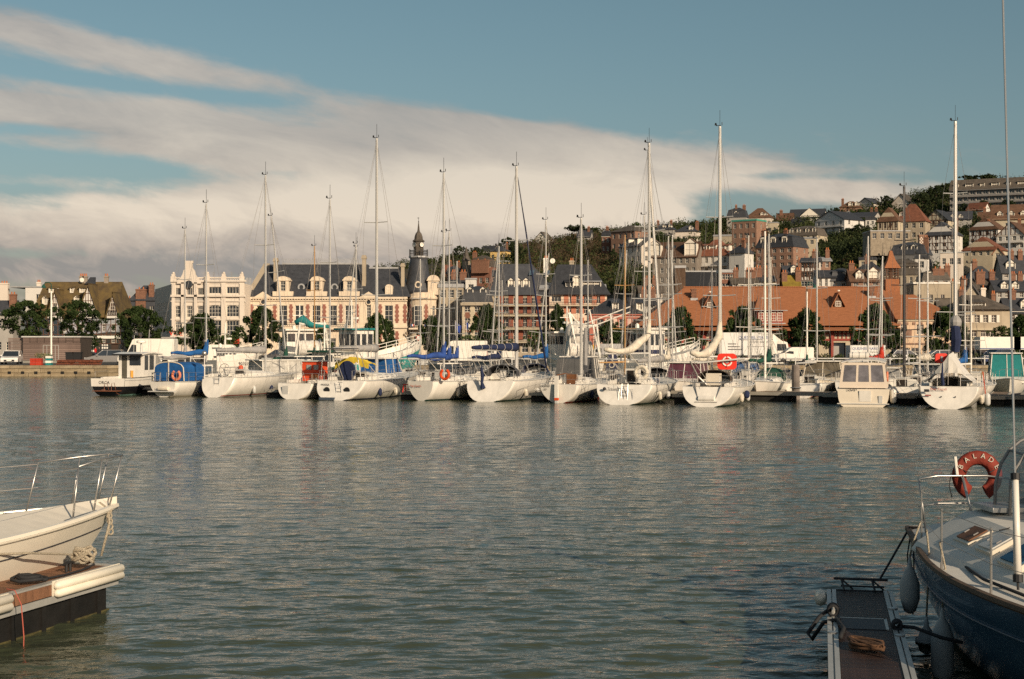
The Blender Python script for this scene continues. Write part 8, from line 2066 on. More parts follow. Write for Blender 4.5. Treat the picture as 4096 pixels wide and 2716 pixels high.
def car(label, px, D, rz, col, L=4.3, h=1.48, W=1.78, name='parked_car', group=None, kind='hatch', cat='car'):
 m = mat('car_'+col[0], col[1], .25, .0 if len(col) < 3 else col[2], var=.03, coat=.8)
 r = thing(name, label, cat, (px2x(px, D), D, GZ), rz, group); a = L/2; bz = h*.60
 prof = [(-a, .28), (a-.05, .28), (a, .5), (a-.08, .72), (a-1.05, bz), (-a+.1, bz+.03), (-a-.02, .8)]
 gl = [(a-1.15, bz), (a-1.95, h-.05), (-a+.75, h-.03), (-a+.15, bz+.02)]
 o, G = carbody(r, prof, W, m, gl, L)
 MB().slab([(a-1.92, -W*.39, h-.05), (a-1.92, W*.39, h-.05), (-a+.72, W*.39, h-.03), (-a+.72, -W*.39, h-.03)][::-1], .05).build('roof', m, r)
 p = MB()
 for sy in (-1, 1):
  for (x0, z0), (x1, z1) in (((a-1.1, bz), (a-1.93, h-.04)), ((-.1, bz), (-.15, h-.04)), ((-a+.2, bz), (-a+.74, h-.03))): p.tube((x0, sy*W*.485, z0), (x1, sy*W*.43, z1), .035, n=4)
 p.build('pillar', m, r); wheels(r, (-a+.78, a-.80), W)
 for sy in (-1, 1):
  MB().box(a-.32, a-.02, sy*W*.38-.16, sy*W*.38+.16, .58, .74).build('headlight', mat('lamp_clear', (.7, .7, .68), .1), r)
  MB().box(-a-.03, -a+.08, sy*W*.40-.12, sy*W*.40+.12, .62, .85).build('tail_light', mat('lamp_red', (.45, .01, .01), .2), r)
 MB().box(a-.02, a+.015, -W*.3, W*.3, .33, .52).build('grille', BLACK, r); MB().box(a+.016, a+.03, -.26, .26, .38, .5).build('number_plate', WHITEP, r)
 for sy in (-1, 1): MB().box(a-1.45, a-1.25, min(sy*W/2, sy*(W/2+.16)), max(sy*W/2, sy*(W/2+.16)), bz, bz+.14).build('mirror', m, r)
 return r
def van(label, px, D, rz, L=5.4, h=2.5, W=2.0, m=None, name='white_van', cab=1.5, group=None):
 m = m or WHITEP; r = thing(name, label, 'van', (px2x(px, D), D, GZ), rz, group); a = L/2
 prof = [(-a, .35), (a, .35), (a, .75), (a-.25, 1.05), (a-.95, 1.25), (a-1.55, h-.12), (a-1.8, h), (-a+.08, h), (-a, h-.1)]
 mb = MB(); mb.prism([(x, -W/2, z) for x, z in prof], (0, W, 0)); mb.build('body', m, r)
 w = MB()
 for sy in (-1, 1):
  y = sy*(W/2+.004); q = [(a-1.02, y, 1.22), (a-1.95, y, 1.12), (a-1.95, y, h*.76), (a-1.5, y, h*.78)]; w.poly(q if sy > 0 else q[::-1])
 w.build('side_window', GLASS, r)
 MB().poly([(a-.93, -W*.45, 1.28), (a-.93, W*.45, 1.28), (a-1.46, W*.42, h-.30), (a-1.46, -W*.42, h-.30)]).build('windscreen', GLASS, r, (.03, 0, .02))
 wheels(r, (-a+.95, a-.85), W, .34); MB().box(-a+.3, a-.3, -W/2-.012, W/2+.012, .55, .62).build('side_strip', INK, r)
 for sy in (-1, 1): MB().box(-a-.02, -a+.03, sy*W*.42-.08, sy*W*.42+.08, .9, 1.35).build('tail_light', mat('lamp_red', (.45, .01, .01), .2), r); MB().box(a-.28, a-.02, sy*W*.38-.15, sy*W*.38+.15, .78, .98).build('headlight', mat('lamp_clear', (.7, .7, .68), .1), r)
 return r
WHT = ('white', (.74, .72, .68)); SILV = ('silver', (.35, .34, .33), .5); BLK = ('black', (.015, .016, .02)); NVY = ('navy', (.015, .03, .09)); RED_ = ('red', (.4, .02, .015)); GRY = ('grey', (.12, .12, .125), .4)
car('white hatchback facing the water, alone left of the slatted hut', 47, 154., R(-78), WHT)
car('silver estate car behind the rusty dredge frames', 428, 153., R(188), SILV, L=4.5, h=1.55)
van('big white panel van parked right of the silver estate car', 592, 151., R(182), L=5.9, h=2.75, W=2.1)
van('white van partly hidden by masts in front of the flags', 1848, 158., R(178), L=5.6, h=2.55)
v = van('small white delivery van side-on right of the lorry, in front of the market hall', 3172, 152., R(180), L=4.1, h=1.85, W=1.75)
van('white camper van left of the blue sail cover, beyond the masts', 1990, 166., R(175), L=4.6, h=2.0)
van('white van half hidden behind the number-lettered fishing boat', 905, 172., R(5), L=5., h=2.1)
van('grey delivery van parked under the striped awning', 2415, 176., R(180), L=4.6, h=2.2, m=mat('van_grey', (.38, .37, .36), .4))
car('black pickup car right of the teal trawler', 1610, 158., R(5), BLK, L=4.8, h=1.5); car('dark car parked before the town hall pine', 1000, 176., R(3), BLK); car('grey car right of the town hall pine', 1110, 177., R(182), GRY); car('dark green-grey car left of the net drum', 1175, 176., R(4), GRY)
car('red car in front of the corner pavilion of the town hall', 1580, 172., R(10), RED_); car('white car parked between the pavilion and the corner shop', 3625, 168., R(4), WHT); car('dark blue car at the right edge of the quay', 3980, 156., R(200), NVY, h=1.6)
car('white car low behind the black mast', 3745, 166., R(182), WHT); car('red-lamped dark car by the hedge at the right', 3900, 166., R(0), BLK); car('small red car left of the market hall door', 2790, 180., R(4), RED_); car('silver car under the trees near the derrick', 2520, 172., R(182), SILV)
# lorries and stalls with lettering
def lorry(label, px, D, rz, L, cabside=1, txt=()):
 r = thing('box_lorry', label, 'lorry', (px2x(px, D), D, GZ), rz); a = L/2
 MB().box(-a, a-1.9, -1.2, 1.2, .95, 3.45).build('box_body', mat('lorry_box', (.70, .68, .64), .5, var=.05), r)
 c = MB().prism([(a-1.8, -1.1, .5), (a, -1.1, .5), (a+.05, -1.1, 1.3), (a-.15, -1.1, 2.35), (a-.5, -1.1, 2.5), (a-1.8, -1.1, 2.5)], (0, 2.2, 0)).build('cab', WHITEP, r)
 w = MB();
 for y in (-1.105, 1.105): q = [(a-1.3, y, 1.45), (a-.2, y, 1.45), (a-.32, y, 2.2), (a-1.3, y, 2.2)]; w.poly(q if y < 0 else q[::-1])
 w.build('cab_window', GLASS, c); MB().prism([(a-1.8, -1.0, 2.5), (a-.7, -1.0, 2.5), (a-1.7, -1.0, 3.3), (a-1.8, -1.0, 3.3)], (0, 2., 0)).build('wind_deflector', WHITEP, r)
 wheels(r, (-a+1.2, -a+2.2, a-1.), 2.3, .42); MB().box(-a, a-1.9, -1.1, 1.1, .7, .94).build('chassis', INK, r)
 for s, sz, x, z, m, al in txt: text(r, s, sz, (x, -1.21, z), (R(90), 0, 0), m, name='lettering', align=al)
 return r
lorry('white refrigerated lorry with blue MAREE lettering before the market hall', 3010, 157., R(0), 7.6, txt=(('QUESNEL MAREE', .46, 1.75, 2.75, INKB, 'RIGHT'), ('mareyeur expediteur', .27, 1.75, 2.35, INK, 'RIGHT')))
q = MB()
for i, w in enumerate((.9, 1.3, 1.6)): q.box(0, w, -.01, 0, -.3*i, .09-.3*i)
q.box(2.1, 4.4, -.01, 0, -.25, -.22); L_ = q.build('small_print', INK, [o for o in bpy.data.objects if o.name.startswith('box_lorry')][0], (-2.9, -1.203, 2.15)); tag(L_, kind='stuff')
r = thing('box_trailer', 'white box trailer lettered QUESNEL MAREE behind the cream motor cruiser', 'trailer', (px2x(3462, 158), 158., GZ))
MB().box(-1.95, 1.95, -1.1, 1.1, .5, 2.05).build('body', mat('lorry_box', (.7, .68, .64)), r); wheels(r, (-.5, .6), 2.1, .3)
text(r, 'QUESNEL MAREE', .40, (-1.75, -1.11, 1.55), (R(90), 0, 0), INKB, align='LEFT'); text(r, 'mareyeur', .2, (.3, -1.11, 1.25), (R(90), 0, 0), INK, align='LEFT')
for i, (px, w, lb) in enumerate(((3990, 4.6, 'long white market stall under the spreading green tree'), (4100, 3.2, 'white market stall cut by the right edge'))):
 r = thing('market_stall', lb, 'stall', (px2x(px, 162), 162., GZ)); MB().box(-w/2, w/2, -1, 1, 1.55, 3.0).build('awning', WHITEP, r); MB().box(-w/2, w/2, -1.02, -1.003, 1.62, 1.72).build('trim', INKB, r)
 for x in (-w/2+.1, w/2-.1):
  for y in (-.9, .9): MB().tube((x, y, 0), (x, y, 1.56), .04, n=5).build('leg', STEEL, r)
 MB().box(-w/2+.2, w/2-.2, -.8, .6, .8, .9).build('counter', GELG, r)
# slatted hut: boards one by one
def hut():
 D = 163.; s = D/FPX; x0 = px2x(92, D); W = (322-92)*s; H_ = py2z(1348, D)-GZ
 m = mat('hut_board', (.17, .12, .10), .85, var=.3, vs=1.2, rnd=.18, stretch=(.3, 1, 2))
 r = thing('slatted_hut', 'low brown timber hut with slatted upper walls behind the lamp post', 'hut', (x0, D, GZ)); n = 9; bh = (H_-1.0)/n
 MB().box(.04, W-.04, .06, 4.5, .25, H_-.03).build('wall', mat('hut_dark', (.05, .038, .03), .9), r)
 me = MB().box(0, W, -.02, .05, .012, bh-.012).mesh('board', m); me2 = MB().box(-.02, .05, 0, 4.5, .012, bh-.012).mesh('board', m)
 for i in range(n): obj('board', me, r, (0, 0, .3+i*bh)); obj('board', me2, r, (-.04, .06, .3+i*bh))
 k = 8; sl = MB().box(0, W/k-.07, -.02, .05, 0, .11).mesh('slat', m)
 for j in range(4):
  for i in range(k): obj('slat', sl, r, (i*W/k, 0, H_-.66+j*.155))
 MB().box(-.15, W+.1, -.12, 4.6, H_-.04, H_+.10).build('roof', GELG, r); MB().box(0, W, -.05, -.022, -.02, .28).build('plinth', mat('near_concrete', (.4, .38, .33)), r)
 xd = (172-92)*s
 q = MB()
 for x in (0, .42, .95, 1.38, 1.75): q.box(xd+x, xd+x+.07, -.06, -.021, .25, 2.0)
 q.box(xd, xd+1.82, -.06, -.021, 2.0, 2.07).build('door_frame', GREYW, r)
 # lighter left extension slats
 sl2 = MB().box(-1.9, -.06, .6, .66, 0, .12).mesh('slat', m)
 for j in range(9): obj('slat', sl2, r, (0, 0, H_-1.6+j*.17))
hut()
def lamp(label, px, top, D, bracket=True, grn=True, zlow=1.1):
 r = thing('street_lamp', label, 'street lamp', (px2x(px, D), D, GZ), 0, None); H_ = py2z(top, D)-GZ; gm = mat('lamp_green', (.01, .07, .05), .5)
 MB().tube((0, 0, 0), (0, 0, zlow), .16, .12, 8).build('base', gm, r); MB().tube((0, 0, zlow), (0, 0, H_-.9), .10, .075, 8).build('post', WHITEP, r)
 MB().path([(0, 0, H_-.9), (0, 0, H_-.2), (-.2, 0, H_), (-.55, 0, H_), (-.75, 0, H_-.18), (-.8, 0, H_-.3)], .045, 6).build('bracket', gm, r)
 MB().lathe([(.05, .12), (.12, .02), (.27, -.25), (.02, -.28)], (-.8, 0, H_-.3), 10).build('lamp_shade', gm, r); return r
lamp('tall white lamp post with a green shade standing before the slatted hut', 205, 1130, 147.5); o = lamp('tall white lamp post with a green shade in front of the market hall pine', 3228, 1132, 147.5)
o.rotation_euler[2] = math.pi
# gear on the quay
r = thing('crate_stack', 'stacked red and blue fish crates under green netting left of the lamp post', 'crates', (px2x(160, 147), 147.0, GZ))
for i, (x, c) in enumerate(((-.65, REDP), (-.05, REDP), (.95, TEALC))):
 for j in range(3 if i < 2 else 4): MB().box(x-.29, x+.29, -.3, .3, j*.24+.01, j*.24+.23).build('crate', c if j % 2 == 0 or i < 2 else WHITEP, r)
rng = np.random.default_rng(4); V = leaves(np.array([(rng.uniform(-.7, 1.), 0, .95+rng.uniform(-.15, .2)) for i in range(30)]), np.full(30, .2), 30, .12, rng); tag(obj('netting', vmesh('netting', V, mat('net_green', (.10, .18, .10), .9, col2=(.4, .28, .15))), r), kind='stuff')
rust = mat('rusty_steel', (.13, .038, .018), .9, var=.4, vs=3)
for i, (x, lb) in enumerate(((262, 'rusty dredge frame nearest the lamp post'), (318, 'middle rusty dredge frame of the three on the quay'), (376, 'rusty dredge frame nearest the silver car'))):
 r = thing('dredge_frame', lb, 'fishing gear', (px2x(x, 147.2), 147.2, GZ), 0, 'rusty dredges lying on the quay')
 q = MB().tube((-.85, -.3, .15), (.85, -.3, .15), .07, n=6).tube((-.85, .3, .5), (.85, .3, .5), .07, n=6)
 for k in range(7): xx = -.8+k*.27; q.tube((xx, -.3, .15), (xx, .3, .5), .035, n=4)
 q.build('frame', rust, r); MB().path([(-.8, -.1, .35), (-.3, -.2, .42), (.2, -.05, .35), (.8, -.15, .45)], .15, 7).build('net_roll', rust, r)
 tm = MB().box(-.03, .03, -.38, -.24, 0, .14).mesh('tooth', rust)
 for k in range(8): obj('tooth', tm, r, (-.8+k*.22, 0, 0))
for i, (px, lb) in enumerate(((281, 'left one of the two black wheeled bins by the hut'), (311, 'right one of the two black wheeled bins by the hut'))):
 r = thing('wheeled_bin', lb, 'bin', (px2x(px, 160), 160., GZ), 0, 'black wheeled bins'); MB().prism([(-.38, -.35, .1), (.38, -.35, .1), (.45, -.35, 1.2), (-.45, -.35, 1.2)], (0, .7, 0)).build('body', BLACK, r); MB().box(-.5, .5, -.42, .4, 1.2, 1.28).build('lid', BLACK, r)
for i, (px, lb) in enumerate(((1690, 'grey mesh cage beside the lifebuoy post near the town hall corner'), (1652, 'cream crate labelled with a green mark behind the small cruiser'), (2860, 'brown crate pile at the trellis gates'), (4020, 'orange crates at the right edge quay'))):
 r = thing('fish_box', lb, 'crate', (px2x(px, 150), 150., GZ)); MB().box(-.6, .6, -.4, .4, 0, .8).build('body', (GELG, GELC, BRICKP, PINKO)[i], r); MB().box(-.63, .63, -.43, .43, .8, .88).build('rim', (GELG, GELC, BRICKP, PINKO)[i], r)
def post_rail():
 r = thing('quay_railing', 'low pale rail on posts along the quay edge', 'railing', (-34, 150.5, GZ)); q = MB().box(0, 92, -.04, .04, .62, .72).build('rail', GELG, r); p = MB().box(-.06, .06, -.06, .06, 0, .8).mesh('post', GELG)
 for i in range(47): obj('post', p, r, (i*2., 0, 0))
post_rail()
# flags
def flag(label, px, top, D, cols, w=1.2, h=.9, chk=False, droop=.6):
 r = thing('flagpole', label, 'flag', (px2x(px, D), D, GZ)); H_ = py2z(top, D)-GZ; MB().tube((0, 0, 0), (0, 0, H_), .05, .03, 6).build('pole', WHITEP, r); n = 9; k = len(cols)
 for j, c in enumerate(cols):
  q = MB(); V = []
  for i in range(4):
   u = (j+i/3)/k; V += [(u*w*.7, .08*math.sin(u*9), H_-.15-droop*u), (u*w*.55, .08*math.sin(u*9+.6), H_-.15-h-droop*u*1.3)]
  q.add(V, [(2*i, 2*i+1, 2*i+3, 2*i+2) for i in range(3)]); q.build('flag', mat(*c), r)
FB, FW, FR, FY = ('flag_blue', (.02, .05, .25)), ('flag_white', (.75, .72, .66)), ('flag_red', (.55, .02, .02)), ('flag_yellow', (.55, .40, .02))
flag('white pole flying a drooping blue flag, left of the tricolour', 1821, 1282, 190, (FB, FB, FB)); flag('pole with a drooping blue white and red tricolour', 1865, 1283, 190, (FB, FW, FR)); flag('bare white flagpole right of the tricolour', 1884, 1290, 190, (FB,), .1, .2)
flag('yellow and black checked flag above the beam trawler', 2283, 1262, 150, (FY, ('flag_black', (.02, .02, .02)), FY, ('flag_black', (.02, .02, .02))), 1.1, .8)
# people on the promenade
CLO = {k: mat('cloth_'+k, c, .85, var=.12, vs=6) for k, c in {'dark': (.03, .03, .04), 'grey': (.12, .12, .13), 'red': (.5, .02, .02), 'jeans': (.04, .05, .09), 'tan': (.3, .22, .14)}.items()}
SKIN = mat('skin', (.42, .24, .16), .6); HAIR = mat('hair', (.05, .03, .02), .8)
def person(label, px, D, top_, leg, rz=0., h=1.72, sit=False, z=GZ):
 me = bpy.data.meshes.new('person'); s = h/1.75
 J = [(0, 0, .95), (0, 0, 1.15), (0, 0, 1.42), (0, 0, 1.52), (0, -.01, 1.64), (0, 0, 1.74), (-.19, 0, 1.42), (-.26, .02, 1.14), (-.25, -.06, .90), (.19, 0, 1.42), (.26, .02, 1.14), (.24, -.08, .92),
     (-.10, 0, .88), (-.12, -.03, .48), (-.12, .02, .07), (-.12, -.16, .03), (.10, 0, .88), (.13, .05, .48), (.14, .12, .07), (.14, -.05, .03)]
 E = [(0, 1), (1, 2), (2, 3), (3, 4), (4, 5), (2, 6), (6, 7), (7, 8), (2, 9), (9, 10), (10, 11), (0, 12), (12, 13), (13, 14), (14, 15), (0, 16), (16, 17), (17, 18), (18, 19)]
 rad = [.15, .145, .16, .06, .095, .07, .07, .05, .035, .07, .05, .035, .10, .065, .045, .04, .10, .065, .045, .04]
 me.from_pydata([(x*s, y*s, z_*s) for x, y, z_ in J], E, []); o = bpy.data.objects.new('tmp', me); COL.objects.link(o)
 md = o.modifiers.new('s', 'SKIN'); ly = me.skin_vertices[0].data
 for i, r_ in enumerate(rad): ly[i].radius = (r_*s, r_*s*.85)
 ly[0].use_root = True; o.modifiers.new('b', 'SUBSURF').levels = 1
 dg = bpy.context.evaluated_depsgraph_get(); m2 = bpy.data.meshes.new_from_object(o.evaluated_get(dg)); bpy.data.objects.remove(o)
 m2.materials.clear()
 for m in (CLO[leg], CLO[top_], SKIN, HAIR, TYRE): m2.materials.append(m)
 for p in m2.polygons:
  c = p.center/s; p.use_smooth = True
  p.material_index = 4 if c.z < .08 else 0 if c.z < .92 and abs(c.x) < .22 else 3 if c.z > 1.67 or (c.z > 1.58 and c.y > .02) else 2 if c.z > 1.50 or (abs(c.x) > .2 and c.z < .97) else 1
 ob = obj('person', m2, None, (px2x(px, D), D, z), rz); tag(ob, label, 'person'); return ob
person('person in dark clothes standing left before the lit shop windows', 343, 215., 'grey', 'dark', .3); person('person in a dark coat beside the grey-clad one at the shop windows', 352, 214., 'dark', 'dark', -.2)
person('person in a bright red jacket outside the shop windows', 382, 213., 'red', 'jeans', 1.2); person('person with a light hat right of the red jacket', 397, 212., 'dark', 'jeans', 2.)
person('person in dark clothes walking past the town hall hedge', 1018, 160., 'red', 'dark', .5); person('person sitting height in white and dark at the cafe terrace', 2262, 165., 'dark', 'grey', .4); person('person in a tan coat at the market hall door', 3420, 176., 'tan', 'jeans', .2)
# road signs
def sign(label, px, D, zc, kind):
 r = thing('road_sign', label, 'sign', (px2x(px, D), D, GZ)); MB().tube((0, .03, 0), (0, .03, zc), .035, n=5).build('post', GREYW, r)
 MB().lathe([(.33, 0), (.33, .03)], (0, -.02, zc), 16, axis='y').build('disc', REDP, r); MB().lathe([(.22, 0), (.22, .01)], (0, -.035, zc), 14, axis='y').build('disc_face', WHITEP, r)
sign('round red-rimmed road sign by the town hall corner', 1675, 165., 2.9, 0); sign('round red-rimmed road sign in front of the cafe trellis', 2258, 168., 3.0, 0)
# pollarded plane tree by the town hall corner
r = thing('pollarded_tree', 'knobbly pollarded tree without leaves at the town hall corner', 'tree', (px2x(1652, 190), 190., GZ)); q = MB().path([(0, 0, -.2), (.05, 0, 1.2), (0, 0, 2.2)], [.32, .26, .24], 8)
for a, L in ((.3, 1.5), (2.2, 1.6), (3.6, 1.3), (5.2, 1.4), (1.3, 1.)):
 e = Vector((math.cos(a)*L, math.sin(a)*L*.6, 2.2+L*.9)); q.tube((0, 0, 2.1), e, .15, .1, 6).sph(e, .2, 7, 5)
q.build('trunk', mat('plane_bark', (.25, .19, .13), .9, var=.3, vs=3), r)
# ------------------------------------------------------------------ near pontoons and boats
DECKB = mat('near_board', (.20, .095, .050), .75, var=.3, vs=3., rnd=.2, stretch=(1, 5, 1), bump=.4, bs=30)
DECKD = mat('near_board_dark', (.032, .015, .010), .55, var=.35, vs=3., rnd=.25, stretch=(5, 1, 1), bump=.4, bs=30)
ALN = mat('near_alu', (.44, .43, .40), .42, .35, var=.12, vs=4)
BUMP = mat('bumper_cream', (.74, .68, .56), .45, var=.06, vs=3)
def pond(name, label, far_r, hd, W, L, z, bm):
 """finger whose far right top corner is far_r; local x to the right, y away"""
 c = Vector((far_r[0]-W*math.cos(hd), far_r[1]+W*math.sin(hd), 0)); o = Vector((c.x-L*math.sin(hd), c.y-L*math.cos(hd), 0))
 r = thing(name, label, 'pontoon', o, -hd); n = int(L/.145)
 me = MB().box(.11, W-.11, 0, .137, z-.05, z-.012).mesh('plank', bm)
 for i in range(n): obj('plank', me, r, (0, i*.145, 0))
 return r, o
def left_pontoon():
 W, L, z, hd = 1.0, 9., .55, R(16.5); r, o = pond('left_pontoon', 'brown boarded pontoon end with white bumpers and a black float, lower left', (-5.07, 18.25), hd, W, L, z, DECKB)
 r.name = 'mooring_pontoon'
 f = MB()
 f.box(0, .11, 0, L, z-.14, z).box(W-.11, W, 0, L, z-.14, z).box(0, W, L+.001, L+.09, z-.14, z)
 f.build('edge_beam', ALN, r)
 MB().box(W, W+.025, 0, L, z-.24, z-.16).build('lower_flange', ALN, r); MB().box(W-.02, W+.012, L-3.2, L-1.42, z-.15, z-.02).build('side_board', DECKB, r)
 def bumper(y0, y1, nm):
  q = MB()
  for zz in (z-.035, z-.125):
   pts = [(W+.03, y0, zz), (W+.055, y0+.03, zz), (W+.055, y1-.03, zz), (W+.03, y1, zz)]; q.path(pts, [.03, .055, .055, .03], 10)
  b_ = q.build('bumper', BUMP, r, smooth=True); MB().box(W, W+.02, y0, y1, z-.20, z+.02).build('bumper_base', BUMP, b_)
  s = MB().sph((0, 0, 0), .011, 6, 4).mesh('screw', STEEL)
  for i in range(int((y1-y0)/.3)): obj('screw', s, b_, (W+.07, y0+.15+i*.3, z-.08))
 bumper(L-1.40, L+.04, 0); bumper(L-4.6, L-2.25, 0)
 fl = mat('near_float', (.012, .011, .010), .55, var=.5, vs=1.5, bump=.3, bs=6)
 for y0 in (L-2.9, L-6.2): MB().box(.05, W-.06, y0, y0+2.75, -.5, z-.18).build('float', fl, r)
 for i in range(5): MB().box(W-.062, W-.035, L-2.7+i*.58, L-2.62+i*.58, -.5, z-.2).build('float_rib', fl, r)
 wd = mat('weed', (.07, .06, .02), .95, var=.5, vs=12); MB().box(.03, W-.045, L-2.95, L-.1, -.2, .012).build('weed_line', wd, r)
 # cleat with the coiled white line
 cl = MB().path([(.0, -.12, .1), (0, 0, .11), (0, .12, .1)], [.015, .022, .015], 6).tube((0, -.04, 0), (0, -.04, .1), .02).tube((0, .04, 0), (0, .04, .1), .02); cl.build('cleat', BLACK, r, (W-.30, L-.62, z))
 return r
left_pontoon()
def coil(name, label, p, m, r0, n, rad, seed, flat=.35, cat='rope', h=.12):
 rr = random.Random(seed); pts = []
 for i in range(n*10):
  a = i/10*2*math.pi; q = r0*(.55+.5*rr.random()) if i % 10 == 0 else q
  pts.append((math.cos(a)*q*1.35+rr.uniform(-.02, .02), math.sin(a)*q*.8, h*(.5+.5*math.sin(a*1.3+seed))+rr.uniform(0, .03)+i*.0008))
 o = MB().path(pts, rad, 6).build(name, m, None, p, smooth=True); return tag(o, label, cat)
RN = mat('rope_near', (.50, .43, .32), .9, var=.35, vs=60, bump=.8, bs=120)
coil('rope_coil', 'tangled cream mooring rope heaped on the corner of the left pontoon', (px2x(338, 18.0), 18.0, .60), RN, .13, 6, .020, 3, h=.16)
coil('black_rope', 'flat black rope heap lying on the left pontoon boards', (px2x(118, 16.9), 16.9, .56), ROPED, .16, 5, .022, 8, h=.03)
tag(MB().path([(px2x(190, 17.1), 17.1, .57), (px2x(260, 17.4), 17.4, .565), (px2x(330, 17.8), 17.75, .565), (px2x(378, 18.), 18., .6)], .013, 6).build('black_line', ROPED), 'thin black line running from the black heap to the cleat', 'rope')
tag(MB().path([(px2x(-60, 16.6), 16.6, .93), (px2x(120, 17.), 17.0, .89), (px2x(290, 17.9), 17.9, .74)], .014, 6).build('mooring_line', RN), 'taut cream mooring line crossing in front of the white bow', 'rope')
tag(MB().path([(px2x(28, 16.2), 16.2, .60), (px2x(60, 16.1), 16.1, .60), (px2x(92, 16.05), 16.0, .46), (px2x(99, 16.0), 15.98, .1), (px2x(97, 16.), 15.98, -.1)], .006, 5).build('red_string', mat('string_red', (.42, .10, .07), .9)), 'thin faded red string hanging off the left pontoon into the water', 'string')
def left_boat():
 hd = R(40); L, B = 9., 3.0; bow = Vector((-5.36, 19.3, 0))
 r = thing('bow_yacht', 'cream-white yacht bow with a dark pinstripe and steel pulpit, lower left', 'sailboat', (bow.x-L*math.sin(hd), bow.y-L*math.cos(hd), 0), -hd); r.name = 'moored_yacht'
 hm = mat('hull_cream', (.74, .68, .57), .35, var=.04, vs=1.5, coat=.3)
 hb, sheer, pt = make_hull(r, L, B, hm, fs=1.0, fb=1.20, rake=.3, brake=1.0, k0=.42, k1=.62, deckm=mat('deck_cream', (.70, .64, .54), .6, var=.05, vs=6), ns=40, full=2.4, d=.5, cockpit=(.04, .3), railm=hm, camb=.12)
 S = [.3+.69*i/30 for i in range(31)]; q = MB()
 for sg in (1, -1): q.path([pt(s, sheer(s)-.26, sg)+Vector((sg*.006, 0, 0)) for s in S], .009, 5)
 q.build('pinstripe', INK, r)
 q = MB()
 for sg in (1, -1): q.path([pt(s, sheer(s)-.015, sg)+Vector((sg*.0, 0, 0)) for s in [.3+.7*i/40 for i in range(41)]], .034, 8)
 q.build('gunwale', hm, r, smooth=True)
 coachroof(r, L, B, sheer, 2.7, 6.3, h=.4, m=GEL, win='strip')
 P = lambda s, dz, sg, inn=.10: pt(s, sheer(s), sg)+Vector((-sg*inn, 0, dz))
 t = .0125; h = .66; u = MB();
 top = [P(.90, h, 1), P(.955, h+.03, 1, .02), Vector((.16, L-.02, sheer(1)+h+.03)), Vector((-.16, L-.02, sheer(1)+h+.03)), P(.955, h+.03, -1, .02), P(.90, h, -1)]
 u.path(top, t, 7)
 for s, k in ((.90, .885), (.955, .94)):
  for sg in (1, -1): u.tube(P(k, 0, sg), P(s, h if s < .93 else h+.03, sg, .10 if s < .93 else .02), t, n=7)
 for sg in (.14, -.14): u.tube((sg, L-.22, sheer(1)), (sg*1.1, L-.03, sheer(1)+h+.02), t, n=7)
 u.build('pulpit', STEEL, r, smooth=True)
 st = MB().tube((0, 0, 0), (.0, 0, h), .013, .011, 7).mesh('stanchion', STEEL)
 for s in (.60,):
  for sg in (1, -1): obj('stanchion', st, r, P(s, 0, sg))
 w = MB()
 for sg in (1, -1):
  for dz in (h-.02, h*.5):
   for a, b_ in ((.60, .90),): w.tube(P(a, dz, sg), P(b_, dz, sg), .0035, n=4, cap=False)
 w.build('lifeline', WIRE, r)
 for sg in (1, -1):
  MB().path([P(.86, .03, sg, .05), P(.9, .035, sg, .05), P(.94, .03, sg, .03)], .014, 6).build('fairlead', STEEL, r); MB().box(-.05, .05, -.05, .05, 0, .03).build('stanchion_base', STEEL, r, P(.60, 0, sg))
 MB().path([(.0, L-.35, sheer(1)+.04), (.05, L-.3, sheer(1)+.06), (.17, L-.25, sheer(.97)+.0), (.27, L-.30, sheer(.97)-.18), (.26, L-.42, sheer(.97)-.6)], .017, 7).build('bow_line', RN, r, smooth=True)
 q = MB()
 for i in range(5): q.torus((.2+.01*i, L-.26, sheer(.97)-.02-.07*i), .035, .014, 10, 5, axis='x')
 q.build('hitch', RN, r); MB().box(-.16, .16, 7.3, 7.75, sheer(.85)+.04, sheer(.85)+.075).build('anchor_locker', GEL, r)
 MB().path([P(.55, .02, -1, .3), P(.58, .12, -1, .4), P(.61, .02, -1, .25)], .012, 5).build('loose_line', ROPE, r)
left_boat()
